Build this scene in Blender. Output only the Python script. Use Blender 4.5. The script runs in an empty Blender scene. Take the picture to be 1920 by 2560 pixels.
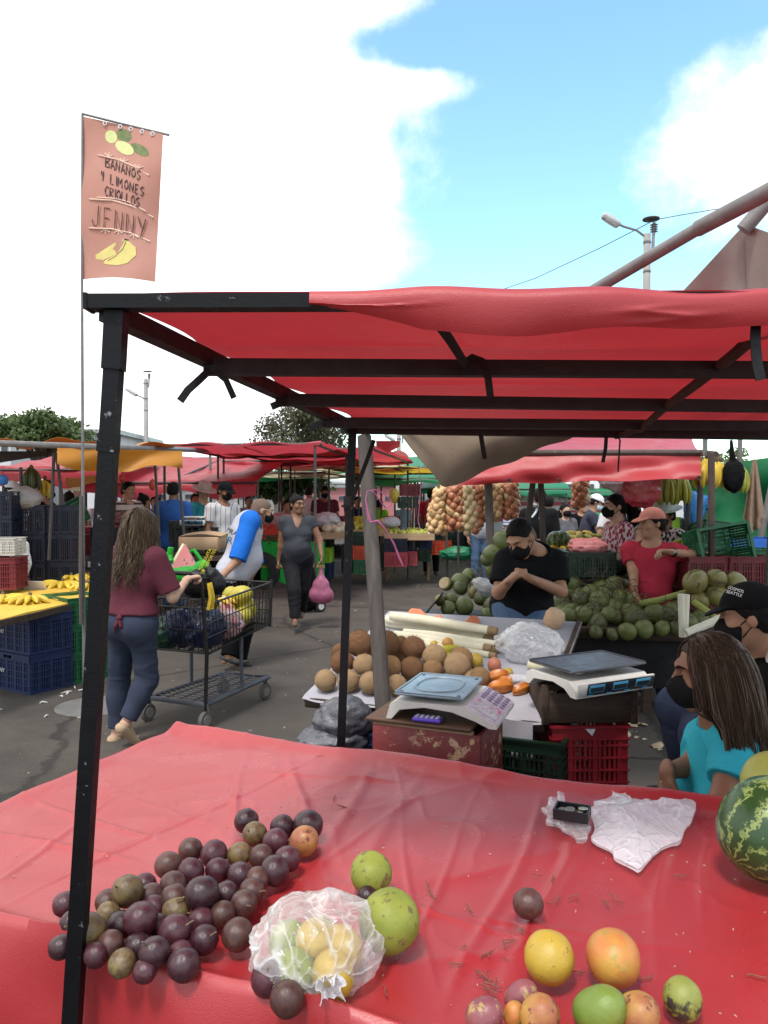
import bpy, math, random
import numpy as np
from mathutils import Vector, Matrix, Quaternion
random.seed(7); RNG = np.random.default_rng(7)
SC = bpy.context.scene; COL = SC.collection
R = math.radians; PI = math.pi
# ---------------------------------------------------------------- camera, world, sun, exposure
CAMH, FPX, TILT = 1.62, 1923.0, R(1.19)
cd = bpy.data.cameras.new('camera'); cam = bpy.data.objects.new('camera', cd); COL.objects.link(cam)
cam.location = (0, 0, CAMH); cam.rotation_euler = (R(90) - TILT, 0, 0)
cd.sensor_fit = 'VERTICAL'; cd.sensor_height = 24.0; cd.lens = 24.0 * FPX / 2560.0
cd.clip_start = 0.05; cd.clip_end = 3000
SC.camera = cam
SUN_EL, SUN_AZ = R(62), R(202)      # azimuth measured from +Y (away from the camera) clockwise
SUN_STRENGTH, SUN_ANGLE, SKY_STRENGTH = 1.5, R(10), 0.10
CLOUD_RADIANCE = .84
world = bpy.data.worlds.new('World'); SC.world = world; world.use_nodes = True
def build_world():
    nt = world.node_tree; nt.nodes.clear(); L = nt.links
    def N(t, **k):
        n = nt.nodes.new(t)
        for a, b in k.items(): setattr(n, a, b)
        return n
    def mt(op, a, b=None, c=None, clamp=False):
        n = N('ShaderNodeMath', operation=op, use_clamp=clamp)
        for i, v in enumerate((a, b, c)):
            if v is None: continue
            if isinstance(v, (int, float)): n.inputs[i].default_value = v
            else: L.new(v, n.inputs[i])
        return n.outputs[0]
    tc = N('ShaderNodeTexCoord'); sep = N('ShaderNodeSeparateXYZ'); L.new(tc.outputs['Generated'], sep.inputs[0])
    x, y, z = sep.outputs
    az = mt('ARCTAN2', x, y); el = mt('ARCSINE', z)
    sky = N('ShaderNodeTexSky'); sky.sky_type = 'NISHITA'; sky.sun_disc = False
    sky.sun_elevation = SUN_EL; sky.sun_rotation = SUN_AZ; sky.altitude = 1100; sky.air_density = 1.1; sky.dust_density = 0.35; sky.ozone_density = 1.6
    bg = N('ShaderNodeBackground'); bg.inputs[1].default_value = SKY_STRENGTH
    tint = N('ShaderNodeMix', data_type='RGBA', blend_type='MULTIPLY'); tint.inputs[0].default_value = 1.0
    L.new(sky.outputs[0], tint.inputs[6]); tint.inputs[7].default_value = (1.62, 1.92, 1.58, 1); L.new(tint.outputs[2], bg.inputs[0])
    # cloud banks: a large one filling the left of the sky, a smaller one high on the right, loose cumulus elsewhere
    n1 = N('ShaderNodeTexNoise'); n1.inputs['Scale'].default_value = 3.4; n1.inputs['Detail'].default_value = 9; n1.inputs['Roughness'].default_value = .58
    L.new(tc.outputs['Generated'], n1.inputs['Vector'])
    n2 = N('ShaderNodeTexNoise'); n2.inputs['Scale'].default_value = 11; n2.inputs['Detail'].default_value = 8; n2.inputs['Roughness'].default_value = .6
    L.new(tc.outputs['Generated'], n2.inputs['Vector'])
    wob = mt('ADD', mt('MULTIPLY', mt('SUBTRACT', n1.outputs[0], .5), .26), mt('MULTIPLY', mt('SUBTRACT', n2.outputs[0], .5), .50))
    fc = N('ShaderNodeFloatCurve'); cu = fc.mapping.curves[0]; L.new(el, fc.inputs['Value'])
    for e, a in ((.10, -.05), (.255, -.055), (.285, .02), (.325, .01), (.37, .0), (.405, .018), (.435, .012), (.458, .03), (.483, .085), (.505, .0), (.524, -.05), (.545, -.01), (.575, .045), (.8, .12)): cu.points.new(e, .5 + a)
    cu.points[0].location = (0, .47); cu.points[len(cu.points) - 1].location = (1, .65); fc.mapping.update()
    left = mt('MINIMUM', mt('SUBTRACT', mt('SUBTRACT', fc.outputs[0], .5), az), mt('ADD', az, 2.3))   # positive inside the bank
    def blob(a0, e0, ra, re):
        u = mt('DIVIDE', mt('SUBTRACT', az, a0), ra); v = mt('DIVIDE', mt('SUBTRACT', el, e0), re)
        return mt('MULTIPLY', mt('SUBTRACT', 1.0, mt('SQRT', mt('ADD', mt('MULTIPLY', u, u), mt('MULTIPLY', v, v)))), 0.22)
    right = blob(0.66, 0.392, .31, .118)
    far = mt('SUBTRACT', mt('ABSOLUTE', az), .62); loose = mt('MINIMUM', far, mt('SUBTRACT', mt('MULTIPLY', n1.outputs[0], .7), .30))
    d = mt('MAXIMUM', mt('MAXIMUM', left, right), loose)
    d = mt('ADD', d, mt('MULTIPLY', wob, .42))
    mask = N('ShaderNodeMapRange', interpolation_type='SMOOTHSTEP'); mask.inputs[1].default_value = -.05; mask.inputs[2].default_value = .06
    L.new(d, mask.inputs[0])
    cl = N('ShaderNodeMix', data_type='RGBA'); cl.inputs[6].default_value = (.93, .95, 1.0, 1); cl.inputs[7].default_value = (1, .995, .985, 1)
    core = N('ShaderNodeMapRange'); core.inputs[1].default_value = .03; core.inputs[2].default_value = .3; L.new(d, core.inputs[0]); L.new(core.outputs[0], cl.inputs[0])
    bc = N('ShaderNodeBackground'); L.new(cl.outputs[2], bc.inputs[0]); bc.inputs[1].default_value = CLOUD_RADIANCE
    mix = N('ShaderNodeMixShader'); L.new(mask.outputs[0], mix.inputs[0]); L.new(bg.outputs[0], mix.inputs[1]); L.new(bc.outputs[0], mix.inputs[2])
    out = N('ShaderNodeOutputWorld'); L.new(mix.outputs[0], out.inputs[0])
build_world()
sl = bpy.data.lights.new('sun', 'SUN'); sl.energy = SUN_STRENGTH; sl.angle = SUN_ANGLE; sl.color = (1, .955, .89)
sun = bpy.data.objects.new('sun', sl); COL.objects.link(sun)
sd = Vector((math.sin(SUN_AZ) * math.cos(SUN_EL), math.cos(SUN_AZ) * math.cos(SUN_EL), math.sin(SUN_EL)))
sun.rotation_euler = sd.to_track_quat('Z', 'Y').to_euler(); sun.location = sd * 30
SC.view_settings.view_transform = 'Standard'; SC.view_settings.look = 'None'
SC.view_settings.exposure = 1.10; SC.view_settings.gamma = 1.0; SC.view_settings.use_curve_mapping = False
SC.render.engine = 'CYCLES'; SC.cycles.max_bounces = 8; SC.cycles.transparent_max_bounces = 16
# ---------------------------------------------------------------- where things stand
def at(px, py, Y):
    a = (px - 960) / FPX; b = (1280 - py) / FPX
    dy = math.cos(TILT) + b * math.sin(TILT); dz = -math.sin(TILT) + b * math.cos(TILT)
    return Vector((a * Y / dy, Y, CAMH + dz * Y / dy))
def on(px, py, z=0.0):
    a = (px - 960) / FPX; b = (1280 - py) / FPX
    dy = math.cos(TILT) + b * math.sin(TILT); dz = -math.sin(TILT) + b * math.cos(TILT)
    t = (z - CAMH) / dz
    return Vector((a * t, dy * t, z))
V = Vector
# ---------------------------------------------------------------- objects
def tag(o, label=None, cat=None, group=None, kind=None):
    for k, v in (('label', label), ('category', cat), ('group', group), ('kind', kind)):
        if v: o[k] = v
    return o
def link(name, me, mats=None, parent=None, loc=None, rot=None):
    o = bpy.data.objects.new(name, me); COL.objects.link(o)
    if mats is not None and me is not None and len(me.materials) == 0:
        for m in (mats if isinstance(mats, (list, tuple)) else [mats]): me.materials.append(m)
    if parent: o.parent = parent
    if loc is not None: o.location = loc
    if rot is not None: o.rotation_euler = rot
    return o
def thing(name, label, cat, loc=(0, 0, 0), rz=0.0, group=None):
    o = bpy.data.objects.new(name, None); COL.objects.link(o); o.empty_display_size = .1
    o.location = loc; o.rotation_euler = (0, 0, rz) if isinstance(rz, (int, float)) else rz
    return tag(o, label, cat, group)
def dup(root, loc=None, rot=None, label=None, group=None, scale=None):
    def cp(o, par):
        c = o.copy(); COL.objects.link(c)
        if par: c.parent = par
        for ch in o.children: cp(ch, c)
        return c
    c = cp(root, None)
    if loc is not None: c.location = loc
    if rot is not None: c.rotation_euler = (0, 0, rot) if isinstance(rot, (int, float)) else rot
    if scale is not None: c.scale = (scale,) * 3 if isinstance(scale, (int, float)) else scale
    tag(c, label, None, group)
    return c
class MB:
    """collects shapes into one mesh"""
    def __init__(s): s.v = []; s.f = []; s.m = []; s.n = 0; s.mi = 0
    def add(s, verts, faces):
        s.v.extend([tuple(p) for p in verts]); s.f.extend([tuple(i + s.n for i in f) for f in faces]); s.m.extend([s.mi] * len(faces)); s.n += len(verts); return s
    def box(s, c, size, rot=None, b=0.0):
        hx, hy, hz = size[0] / 2, size[1] / 2, size[2] / 2
        if b <= 0:
            P = [(x, y, z) for z in (-hz, hz) for y in (-hy, hy) for x in (-hx, hx)]
            F = [(0, 2, 3, 1), (4, 5, 7, 6), (0, 1, 5, 4), (2, 6, 7, 3), (0, 4, 6, 2), (1, 3, 7, 5)]
        else:
            b = min(b, hx * .9, hy * .9, hz * .9); P = []; F = []
            ring = lambda dx, dy, z: [(-dx + b, -dy, z), (dx - b, -dy, z), (dx, -dy + b, z), (dx, dy - b, z), (dx - b, dy, z), (-dx + b, dy, z), (-dx, dy - b, z), (-dx, -dy + b, z)]
            for (i, z) in ((b * .7, -hz), (0, -hz + b), (0, hz - b), (b * .7, hz)):
                P += [(x * (1 - i / hx), y * (1 - i / hy), z) for x, y, z in ring(hx, hy, z)]
            for k in range(3):
                for j in range(8): F.append((k * 8 + j, k * 8 + (j + 1) % 8, k * 8 + 8 + (j + 1) % 8, k * 8 + 8 + j))
            F.append(tuple(range(7, -1, -1))); F.append(tuple(range(24, 32)))
        c = V(c)
        if rot is not None:
            M = rot if isinstance(rot, Matrix) else Matrix.Rotation(rot, 3, 'Z')
            P = [M @ V(p) + c for p in P]
        else: P = [V(p) + c for p in P]
        return s.add(P, F)
    def bar(s, a, b, w, h=None, up=(0, 0, 1)):
        """square bar from a to b"""
        a, b = V(a), V(b); d = (b - a); L = d.length; d.normalize(); h = h or w; up = V(up)
        if abs(d.dot(up)) > .95: up = V((0, 1, 0))
        sx = d.cross(up).normalized(); uz = sx.cross(d)
        return s.box((a + b) / 2, (w, L, h), Matrix((sx, d, uz)).transposed())
    def tube(s, pts, r, seg=8, cap=True):
        pts = [V(p) for p in pts]; n = len(pts); rr = r if isinstance(r, (list, tuple)) else [r] * n
        d0 = (pts[1] - pts[0]).normalized(); up = V((0, 0, 1)) if abs(d0.z) < .9 else V((0, 1, 0)); x = d0.cross(up).normalized()
        P = []; F = []
        for i in range(n):
            d = (pts[min(i + 1, n - 1)] - pts[max(i - 1, 0)]).normalized()
            x = (x - d * x.dot(d)).normalized(); y = d.cross(x)
            for k in range(seg):
                a = 2 * PI * k / seg; P.append(pts[i] + (x * math.cos(a) + y * math.sin(a)) * rr[i])
        for i in range(n - 1):
            for k in range(seg): F.append((i * seg + k, i * seg + (k + 1) % seg, (i + 1) * seg + (k + 1) % seg, (i + 1) * seg + k))
        if cap: F.append(tuple(range(seg - 1, -1, -1))); F.append(tuple((n - 1) * seg + k for k in range(seg)))
        return s.add(P, F)
    def lathe(s, prof, seg=24, c=(0, 0, 0), M=None):
        """prof: list of (r, z)"""
        P = []; F = []; c = V(c); n = len(prof)
        for r, z in prof:
            for k in range(seg):
                a = 2 * PI * k / seg; p = V((r * math.cos(a), r * math.sin(a), z)); P.append((M @ p if M else p) + c)
        for i in range(n - 1):
            for k in range(seg): F.append((i * seg + k, i * seg + (k + 1) % seg, (i + 1) * seg + (k + 1) % seg, (i + 1) * seg + k))
        F.append(tuple(range(seg - 1, -1, -1))); F.append(tuple((n - 1) * seg + k for k in range(seg)))
        return s.add(P, F)
    def ball(s, c, r, seg=16, rings=10, M=None, fn=None):
        rx, ry, rz = (r, r, r) if isinstance(r, (int, float)) else r; c = V(c); P = []; F = []
        for i in range(rings + 1):
            t = PI * i / rings
            for k in range(seg):
                a = 2 * PI * k / seg; n = V((math.sin(t) * math.cos(a), math.sin(t) * math.sin(a), -math.cos(t)))
                q = 1.0 if fn is None else fn(n); p = V((n.x * rx, n.y * ry, n.z * rz)) * q; P.append((M @ p if M else p) + c)
        for i in range(rings):
            for k in range(seg): F.append((i * seg + k, i * seg + (k + 1) % seg, (i + 1) * seg + (k + 1) % seg, (i + 1) * seg + k))
        return s.add(P, F)
    def grid(s, fn, nu, nv, thick=0.0):
        """fn(u,v) -> point; optional thickness along the normal"""
        P = [V(fn(i / nu, j / nv)) for j in range(nv + 1) for i in range(nu + 1)]; W = nu + 1
        F = [(j * W + i, j * W + i + 1, (j + 1) * W + i + 1, (j + 1) * W + i) for j in range(nv) for i in range(nu)]
        if thick:
            n0 = len(P); Q = []
            for j in range(nv + 1):
                for i in range(nu + 1):
                    du = P[j * W + min(i + 1, nu)] - P[j * W + max(i - 1, 0)]; dv = P[min(j + 1, nv) * W + i] - P[max(j - 1, 0) * W + i]
                    n = du.cross(dv); n = n.normalized() if n.length > 1e-9 else V((0, 0, 1)); Q.append(P[j * W + i] - n * thick)
            F2 = [tuple(n0 + k for k in reversed(f)) for f in F]
            rim = [j * W for j in range(nv, 0, -1)] + list(range(0, nu)) + [j * W + nu for j in range(nv)] + [nv * W + i for i in range(nu, 0, -1)]
            F3 = [(rim[k], n0 + rim[k], n0 + rim[(k + 1) % len(rim)], rim[(k + 1) % len(rim)]) for k in range(len(rim))]
            P += Q; F = F + F2 + F3
        return s.add(P, F)
    def prism(s, poly, z0, z1, M=None, c=(0, 0, 0)):
        c = V(c); n = len(poly); P = [V((x, y, z)) for z in (z0, z1) for x, y in poly]; P = [(M @ p if M else p) + c for p in P]
        F = [(k, (k + 1) % n, n + (k + 1) % n, n + k) for k in range(n)] + [tuple(range(n - 1, -1, -1)), tuple(range(n, 2 * n))]
        return s.add(P, F)
    def mesh(s, name, mats, smooth=True, angle=40):
        me = bpy.data.meshes.new(name); me.from_pydata(s.v, [], s.f)
        for m in (mats if isinstance(mats, (list, tuple)) else [mats]): me.materials.append(m)
        if any(s.m): me.polygons.foreach_set('material_index', s.m)
        if smooth:
            me.polygons.foreach_set('use_smooth', [True] * len(me.polygons))
            try: me.set_sharp_from_angle(angle=R(angle))
            except Exception: pass
        me.update(); return me
    def build(s, name, mats, parent=None, loc=None, rot=None, smooth=True, angle=40):
        return link(name, s.mesh(name, mats, smooth, angle), None, parent, loc, rot)
# ---------------------------------------------------------------- materials
MAT = {}
def mat(name, c, c2=None, scale=6.0, rough=.6, bump=0.0, bscale=60.0, spec=.4, metal=0.0, transl=0.0, rand=0.0, amt=.5, wear=None, wscale=9.0, wamt=.5, coat=0.0, stretch=None, alpha=1.0, sheen=0.0, sss=0.0, emit=None, trans=0.0, pattern=None):
    if name in MAT: return MAT[name]
    m = bpy.data.materials.new(name); m.use_nodes = True; nt = m.node_tree; L = nt.links; P = nt.nodes['Principled BSDF']; out = nt.nodes['Material Output']
    def N(t, **k):
        n = nt.nodes.new(t)
        for a, b in k.items(): setattr(n, a, b)
        return n
    tc = N('ShaderNodeTexCoord'); vec = tc.outputs['Object']
    oi = N('ShaderNodeObjectInfo')
    sh = N('ShaderNodeVectorMath', operation='ADD'); L.new(vec, sh.inputs[0])
    mul = N('ShaderNodeMath', operation='MULTIPLY'); L.new(oi.outputs['Random'], mul.inputs[0]); mul.inputs[1].default_value = 37.0; L.new(mul.outputs[0], sh.inputs[1])
    vv = sh.outputs[0]
    if stretch:
        mp = N('ShaderNodeMapping'); mp.inputs['Scale'].default_value = stretch; L.new(vv, mp.inputs[0]); vv = mp.outputs[0]
    def noise(sc, det=5, ro=.6):
        n = N('ShaderNodeTexNoise'); n.inputs['Scale'].default_value = sc; n.inputs['Detail'].default_value = det; n.inputs['Roughness'].default_value = ro; L.new(vv, n.inputs['Vector']); return n.outputs[0]
    def mapr(src, a, b, c0=0, c1=1):
        r = N('ShaderNodeMapRange'); r.inputs[1].default_value = a; r.inputs[2].default_value = b; r.inputs[3].default_value = c0; r.inputs[4].default_value = c1; L.new(src, r.inputs[0]); return r.outputs[0]
    def mixc(f, a, b, bt='MIX'):
        x = N('ShaderNodeMix', data_type='RGBA', blend_type=bt)
        for i, q in ((0, f), (6, a), (7, b)):
            if isinstance(q, (int, float)): x.inputs[i].default_value = q
            elif isinstance(q, tuple): x.inputs[i].default_value = (*q, 1)
            else: L.new(q, x.inputs[i])
        return x.outputs[2]
    c2 = c2 or tuple(k * .72 for k in c)
    col = mixc(mapr(noise(scale), .5 - amt * .4, .5 + amt * .4), c, c2)
    if pattern: col = pattern(N, L, mixc, mapr, tc, col)
    if rand:
        hs = N('ShaderNodeHueSaturation'); L.new(col, hs.inputs['Color']); L.new(mapr(oi.outputs['Random'], 0, 1, 1 - rand, 1 + rand), hs.inputs['Value']); col = hs.outputs[0]
    rg = mapr(noise(scale * 2.3), .3, .7, max(rough - .09, .02), min(rough + .09, 1)); L.new(rg, P.inputs['Roughness'])
    if wear:
        col = mixc(mapr(noise(wscale, 9, .7), 1 - wamt - .02, 1 - wamt + .03), col, wear)
    L.new(col, P.inputs['Base Color'])
    P.inputs['Specular IOR Level'].default_value = spec; P.inputs['Metallic'].default_value = metal; P.inputs['Coat Weight'].default_value = coat
    if sheen: P.inputs['Sheen Weight'].default_value = sheen
    if sss: P.inputs['Subsurface Weight'].default_value = sss; P.inputs['Subsurface Radius'].default_value = (.6, .3, .15); P.inputs['Subsurface Scale'].default_value = .02
    if trans: P.inputs['Transmission Weight'].default_value = trans
    if emit: P.inputs['Emission Color'].default_value = (*emit[:3], 1); P.inputs['Emission Strength'].default_value = emit[3]
    if bump:
        b = N('ShaderNodeBump'); b.inputs['Strength'].default_value = min(1, bump); b.inputs['Distance'].default_value = .012; L.new(noise(bscale, 6, .65), b.inputs['Height']); L.new(b.outputs[0], P.inputs['Normal'])
    surf = P.outputs[0]
    if transl:
        t = N('ShaderNodeBsdfTranslucent'); L.new(col, t.inputs[0]); x = N('ShaderNodeMixShader'); x.inputs[0].default_value = transl; L.new(surf, x.inputs[1]); L.new(t.outputs[0], x.inputs[2]); surf = x.outputs[0]
    if alpha < 1:
        t = N('ShaderNodeBsdfTransparent'); x = N('ShaderNodeMixShader'); L.new(mapr(noise(scale * 1.7), .35, .65, alpha * .75, min(1, alpha * 1.3)), x.inputs[0]); L.new(t.outputs[0], x.inputs[1]); L.new(surf, x.inputs[2]); surf = x.outputs[0]
    L.new(surf, out.inputs[0]); MAT[name] = m; return m
def stripes(axis, period, frac, color, off=0.0):
    """pattern callback: stripes along an object axis"""
    def f(N, L, mixc, mapr, tc, col):
        s = N('ShaderNodeSeparateXYZ'); L.new(tc.outputs['Object'], s.inputs[0])
        a = N('ShaderNodeMath', operation='MULTIPLY_ADD'); L.new(s.outputs[axis], a.inputs[0]); a.inputs[1].default_value = 1 / period; a.inputs[2].default_value = off
        b = N('ShaderNodeMath', operation='FRACT'); L.new(a.outputs[0], b.inputs[0])
        c = N('ShaderNodeMath', operation='LESS_THAN'); L.new(b.outputs[0], c.inputs[0]); c.inputs[1].default_value = frac
        return mixc(c.outputs[0], col, color)
    return f
def film(name, c, base=.2, streak=.7, scale=16, rough=.14):
    """thin clear plastic: transparent, glossy, white where it is creased"""
    m = bpy.data.materials.new('film_' + name); m.use_nodes = True; nt = m.node_tree; L = nt.links; P = nt.nodes['Principled BSDF']; out = nt.nodes['Material Output']; N = nt.nodes.new
    P.inputs['Base Color'].default_value = (*c, 1); P.inputs['Roughness'].default_value = rough; P.inputs['Specular IOR Level'].default_value = .9; P.inputs['Coat Weight'].default_value = .5
    tc = N('ShaderNodeTexCoord'); lw = N('ShaderNodeLayerWeight'); lw.inputs[0].default_value = .35; fac = None
    def mth(op, a, b):
        n = N('ShaderNodeMath'); n.operation = op
        for i, q in enumerate((a, b)):
            if isinstance(q, (int, float)): n.inputs[i].default_value = q
            else: L.new(q, n.inputs[i])
        return n.outputs[0]
    tot = mth('MULTIPLY_ADD', lw.outputs['Facing'], .55); tot.node.inputs[2].default_value = base; hgt = 0.0
    for k, (sc, w) in enumerate(((scale, 1.0), (scale * 2.1, .7))):
        n = N('ShaderNodeTexNoise'); n.inputs['Scale'].default_value = sc; n.inputs['Detail'].default_value = 2; n.inputs['Distortion'].default_value = 1.2; L.new(tc.outputs['Object'], n.inputs['Vector'])
        a = mth('ABSOLUTE', mth('SUBTRACT', n.outputs[0], .5), 0); r = N('ShaderNodeMapRange'); r.inputs[1].default_value = .05; r.inputs[2].default_value = .0; L.new(a, r.inputs[0]); q = mth('POWER', r.outputs[0], 1.6); tot = mth('ADD', tot, mth('MULTIPLY', q, streak * w)); hgt = mth('ADD', q, hgt)
    b = N('ShaderNodeBump'); b.inputs['Strength'].default_value = .45; b.inputs['Distance'].default_value = .006; L.new(hgt, b.inputs['Height']); L.new(b.outputs[0], P.inputs['Normal'])
    t = N('ShaderNodeBsdfTransparent'); x = N('ShaderNodeMixShader'); tr = N('ShaderNodeBsdfTranslucent'); tr.inputs[0].default_value = (*c, 1); y = N('ShaderNodeMixShader'); y.inputs[0].default_value = .3; L.new(P.outputs[0], y.inputs[1]); L.new(tr.outputs[0], y.inputs[2])
    cl = mth('MINIMUM', tot, 1.0); L.new(cl, x.inputs[0]); L.new(t.outputs[0], x.inputs[1]); L.new(y.outputs[0], x.inputs[2]); L.new(x.outputs[0], out.inputs[0]); return m
# ---------------------------------------------------------------- numpy noise and implicit surfaces
def vnoise(P, seed=0):
    P = np.asarray(P, dtype=np.float64); i = np.floor(P).astype(np.int64); f = P - i; f = f * f * (3 - 2 * f)
    def h(a, b, c):
        n = (a * 73856093) ^ (b * 19349663) ^ (c * 83492791) ^ (seed * 2654435761 + 12345)
        n = (n ^ (n >> 13)) * 1274126177; n = n ^ (n >> 16); return (n & 0xffff) / 65535.0
    x, y, z = i[..., 0], i[..., 1], i[..., 2]; r = 0
    for dx in (0, 1):
        wx = f[..., 0] if dx else 1 - f[..., 0]
        for dy in (0, 1):
            wy = f[..., 1] if dy else 1 - f[..., 1]
            for dz in (0, 1):
                wz = f[..., 2] if dz else 1 - f[..., 2]
                r = r + wx * wy * wz * h(x + dx, y + dy, z + dz)
    return r * 2 - 1
def fbm(P, oct=3, seed=0):
    P = np.asarray(P, dtype=np.float64); r = 0; a = 1.0; t = 0
    for k in range(oct): r = r + a * vnoise(P * (2 ** k), seed + k); t += a; a *= .5
    return r / t
class SDF:
    def __init__(s, lo, hi, res):
        s.lo = np.array(lo, float); s.res = res; s.n = np.maximum(np.ceil((np.array(hi, float) - s.lo) / res).astype(int) + 1, 3)
        s.d = np.full(tuple(s.n), .15, np.float32)
    def sub(s, lo, hi):
        a = np.clip(np.floor((np.array(lo) - s.lo) / s.res).astype(int), 0, s.n - 1); b = np.clip(np.ceil((np.array(hi) - s.lo) / s.res).astype(int) + 1, 1, s.n)
        if np.any(b <= a): return None, None
        sl_ = tuple(slice(i, j) for i, j in zip(a, b))
        ax = [s.lo[k] + s.res * np.arange(a[k], b[k]) for k in range(3)]
        return sl_, np.stack(np.meshgrid(*ax, indexing='ij'), -1)
    def put(s, sl_, d, k, op='u'):
        c = s.d[sl_]
        if op == 'u':
            h = np.maximum(k - np.abs(c - d), 0) / max(k, 1e-6); s.d[sl_] = np.minimum(c, d) - h * h * k * .25
        else:
            h = np.maximum(k - np.abs(c + d), 0) / max(k, 1e-6); s.d[sl_] = np.maximum(c, -d) + h * h * k * .25
    def cap(s, a, b, ra, rb=None, k=.02, op='u', clip=None, flat=None):
        """round cone; clip=list of (point, normal) half spaces cut off; flat=(axis vector, ratio) squashes it"""
        a, b = np.array(a, float), np.array(b, float); rb = ra if rb is None else rb; m = max(ra, rb) * 1.1 + k + .02
        sl_, P = s.sub(np.minimum(a, b) - m, np.maximum(a, b) + m)
        if sl_ is None: return s
        q, ba = P - a, b - a
        if flat is not None:
            n = np.array(flat[0], float); n /= np.linalg.norm(n); e = (q @ n)[..., None] * n; q = q + e * (1 / flat[1] - 1); ba = ba + (ba @ n) * n * (1 / flat[1] - 1)
        t = np.clip((q @ ba) / max(ba @ ba, 1e-9), 0, 1); d = np.linalg.norm(q - t[..., None] * ba, axis=-1) - (ra + (rb - ra) * t)
        if flat is not None: d = d * (.5 + .5 * flat[1])
        if clip:
            for p, n in clip: d = np.maximum(d, (P - np.array(p, float)) @ np.array(n, float))
        s.put(sl_, d, k, op); return s
    def ell(s, c, r, M=None, k=.02, op='u', clip=None):
        c = np.array(c, float); r = np.array(r, float); m = r.max() + k + .02; sl_, P = s.sub(c - m, c + m)
        if sl_ is None: return s
        q = P - c
        if M is not None: q = q @ M          # columns of M are the local axes
        k0 = np.linalg.norm(q / r, axis=-1); k1 = np.linalg.norm(q / (r * r), axis=-1); d = k0 * (k0 - 1) / np.maximum(k1, 1e-6)
        if clip:
            for p, n in clip: d = np.maximum(d, (P - np.array(p, float)) @ np.array(n, float))
        s.put(sl_, d, k, op); return s
    def cut(s, p, n):
        P = s.grid(); s.d = np.maximum(s.d, (P - np.array(p, float)) @ np.array(n, float)).astype(np.float32); return s
    def grid(s):
        return np.stack(np.meshgrid(*[s.lo[k] + s.res * np.arange(s.n[k]) for k in range(3)], indexing='ij'), -1)
    def warp(s, fn):
        """adds fn(points) to the distance near the surface"""
        w = np.where(np.abs(s.d) < .06); P = s.lo + s.res * np.stack(w, -1); s.d[w] += fn(P); return s
    def mesh(s, name, mats, origin=(0, 0, 0), post=None):
        D = np.pad(s.d, 1, constant_values=.15); neg = D < 0
        if not neg.any(): return bpy.data.meshes.new(name)
        c = np.zeros(tuple(np.array(D.shape) - 1), np.int8); offs = [(i, j, k) for i in (0, 1) for j in (0, 1) for k in (0, 1)]; sh = D.shape
        V8 = lambda A, o: A[o[0]:sh[0] - 1 + o[0], o[1]:sh[1] - 1 + o[1], o[2]:sh[2] - 1 + o[2]]
        for o in offs: c += V8(neg, o)
        act = (c > 0) & (c < 8); idx = np.full(act.shape, -1, np.int64); w = np.stack(np.where(act), -1); idx[act] = np.arange(len(w))
        acc = np.zeros((len(w), 3)); cnt = np.zeros(len(w)); W = [w[:, 0], w[:, 1], w[:, 2]]
        val = {o: D[W[0] + o[0], W[1] + o[1], W[2] + o[2]] for o in offs}
        for o in offs:
            for ax in range(3):
                if o[ax]: continue
                o2 = tuple(1 if i == ax else o[i] for i in range(3)); A, B = val[o], val[o2]; x = (A < 0) != (B < 0)
                t = A[x] / (A[x] - B[x]); p = np.tile(np.array(o, float), (x.sum(), 1)); p[:, ax] = t; acc[x] += p; cnt[x] += 1
        v = s.lo + s.res * (w + acc / cnt[:, None] - 1) - np.array(origin, float)
        if post is not None: v = post(v)
        Q = []
        for ax in range(3):
            b, c_ = (ax + 1) % 3, (ax + 2) % 3
            A = neg.take(range(0, sh[ax] - 1), ax); B = neg.take(range(1, sh[ax]), ax); e = np.stack(np.where(A != B), -1)
            e = e[(e[:, b] > 0) & (e[:, c_] > 0) & (e[:, b] < sh[b] - 1) & (e[:, c_] < sh[c_] - 1)]
            if not len(e): continue
            def g(db, dc):
                q = e.copy(); q[:, b] -= db; q[:, c_] -= dc; return idx[q[:, 0], q[:, 1], q[:, 2]]
            q = np.stack([g(1, 1), g(0, 1), g(0, 0), g(1, 0)], -1); fl = neg[e[:, 0], e[:, 1], e[:, 2]]
            q[~fl] = q[~fl][:, ::-1]; Q.append(q)
        Q = np.concatenate(Q); Q = Q[(Q >= 0).all(1)]
        me = bpy.data.meshes.new(name); me.vertices.add(len(v)); me.vertices.foreach_set('co', v.astype(np.float32).ravel())
        me.loops.add(len(Q) * 4); me.loops.foreach_set('vertex_index', Q.astype(np.int32).ravel())
        me.polygons.add(len(Q)); me.polygons.foreach_set('loop_start', np.arange(0, len(Q) * 4, 4, dtype=np.int32)); me.polygons.foreach_set('loop_total', np.full(len(Q), 4, np.int32))
        me.update(calc_edges=True); me.polygons.foreach_set('use_smooth', np.ones(len(Q), bool))
        for m in (mats if isinstance(mats, (list, tuple)) else [mats]): me.materials.append(m)
        return me
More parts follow.
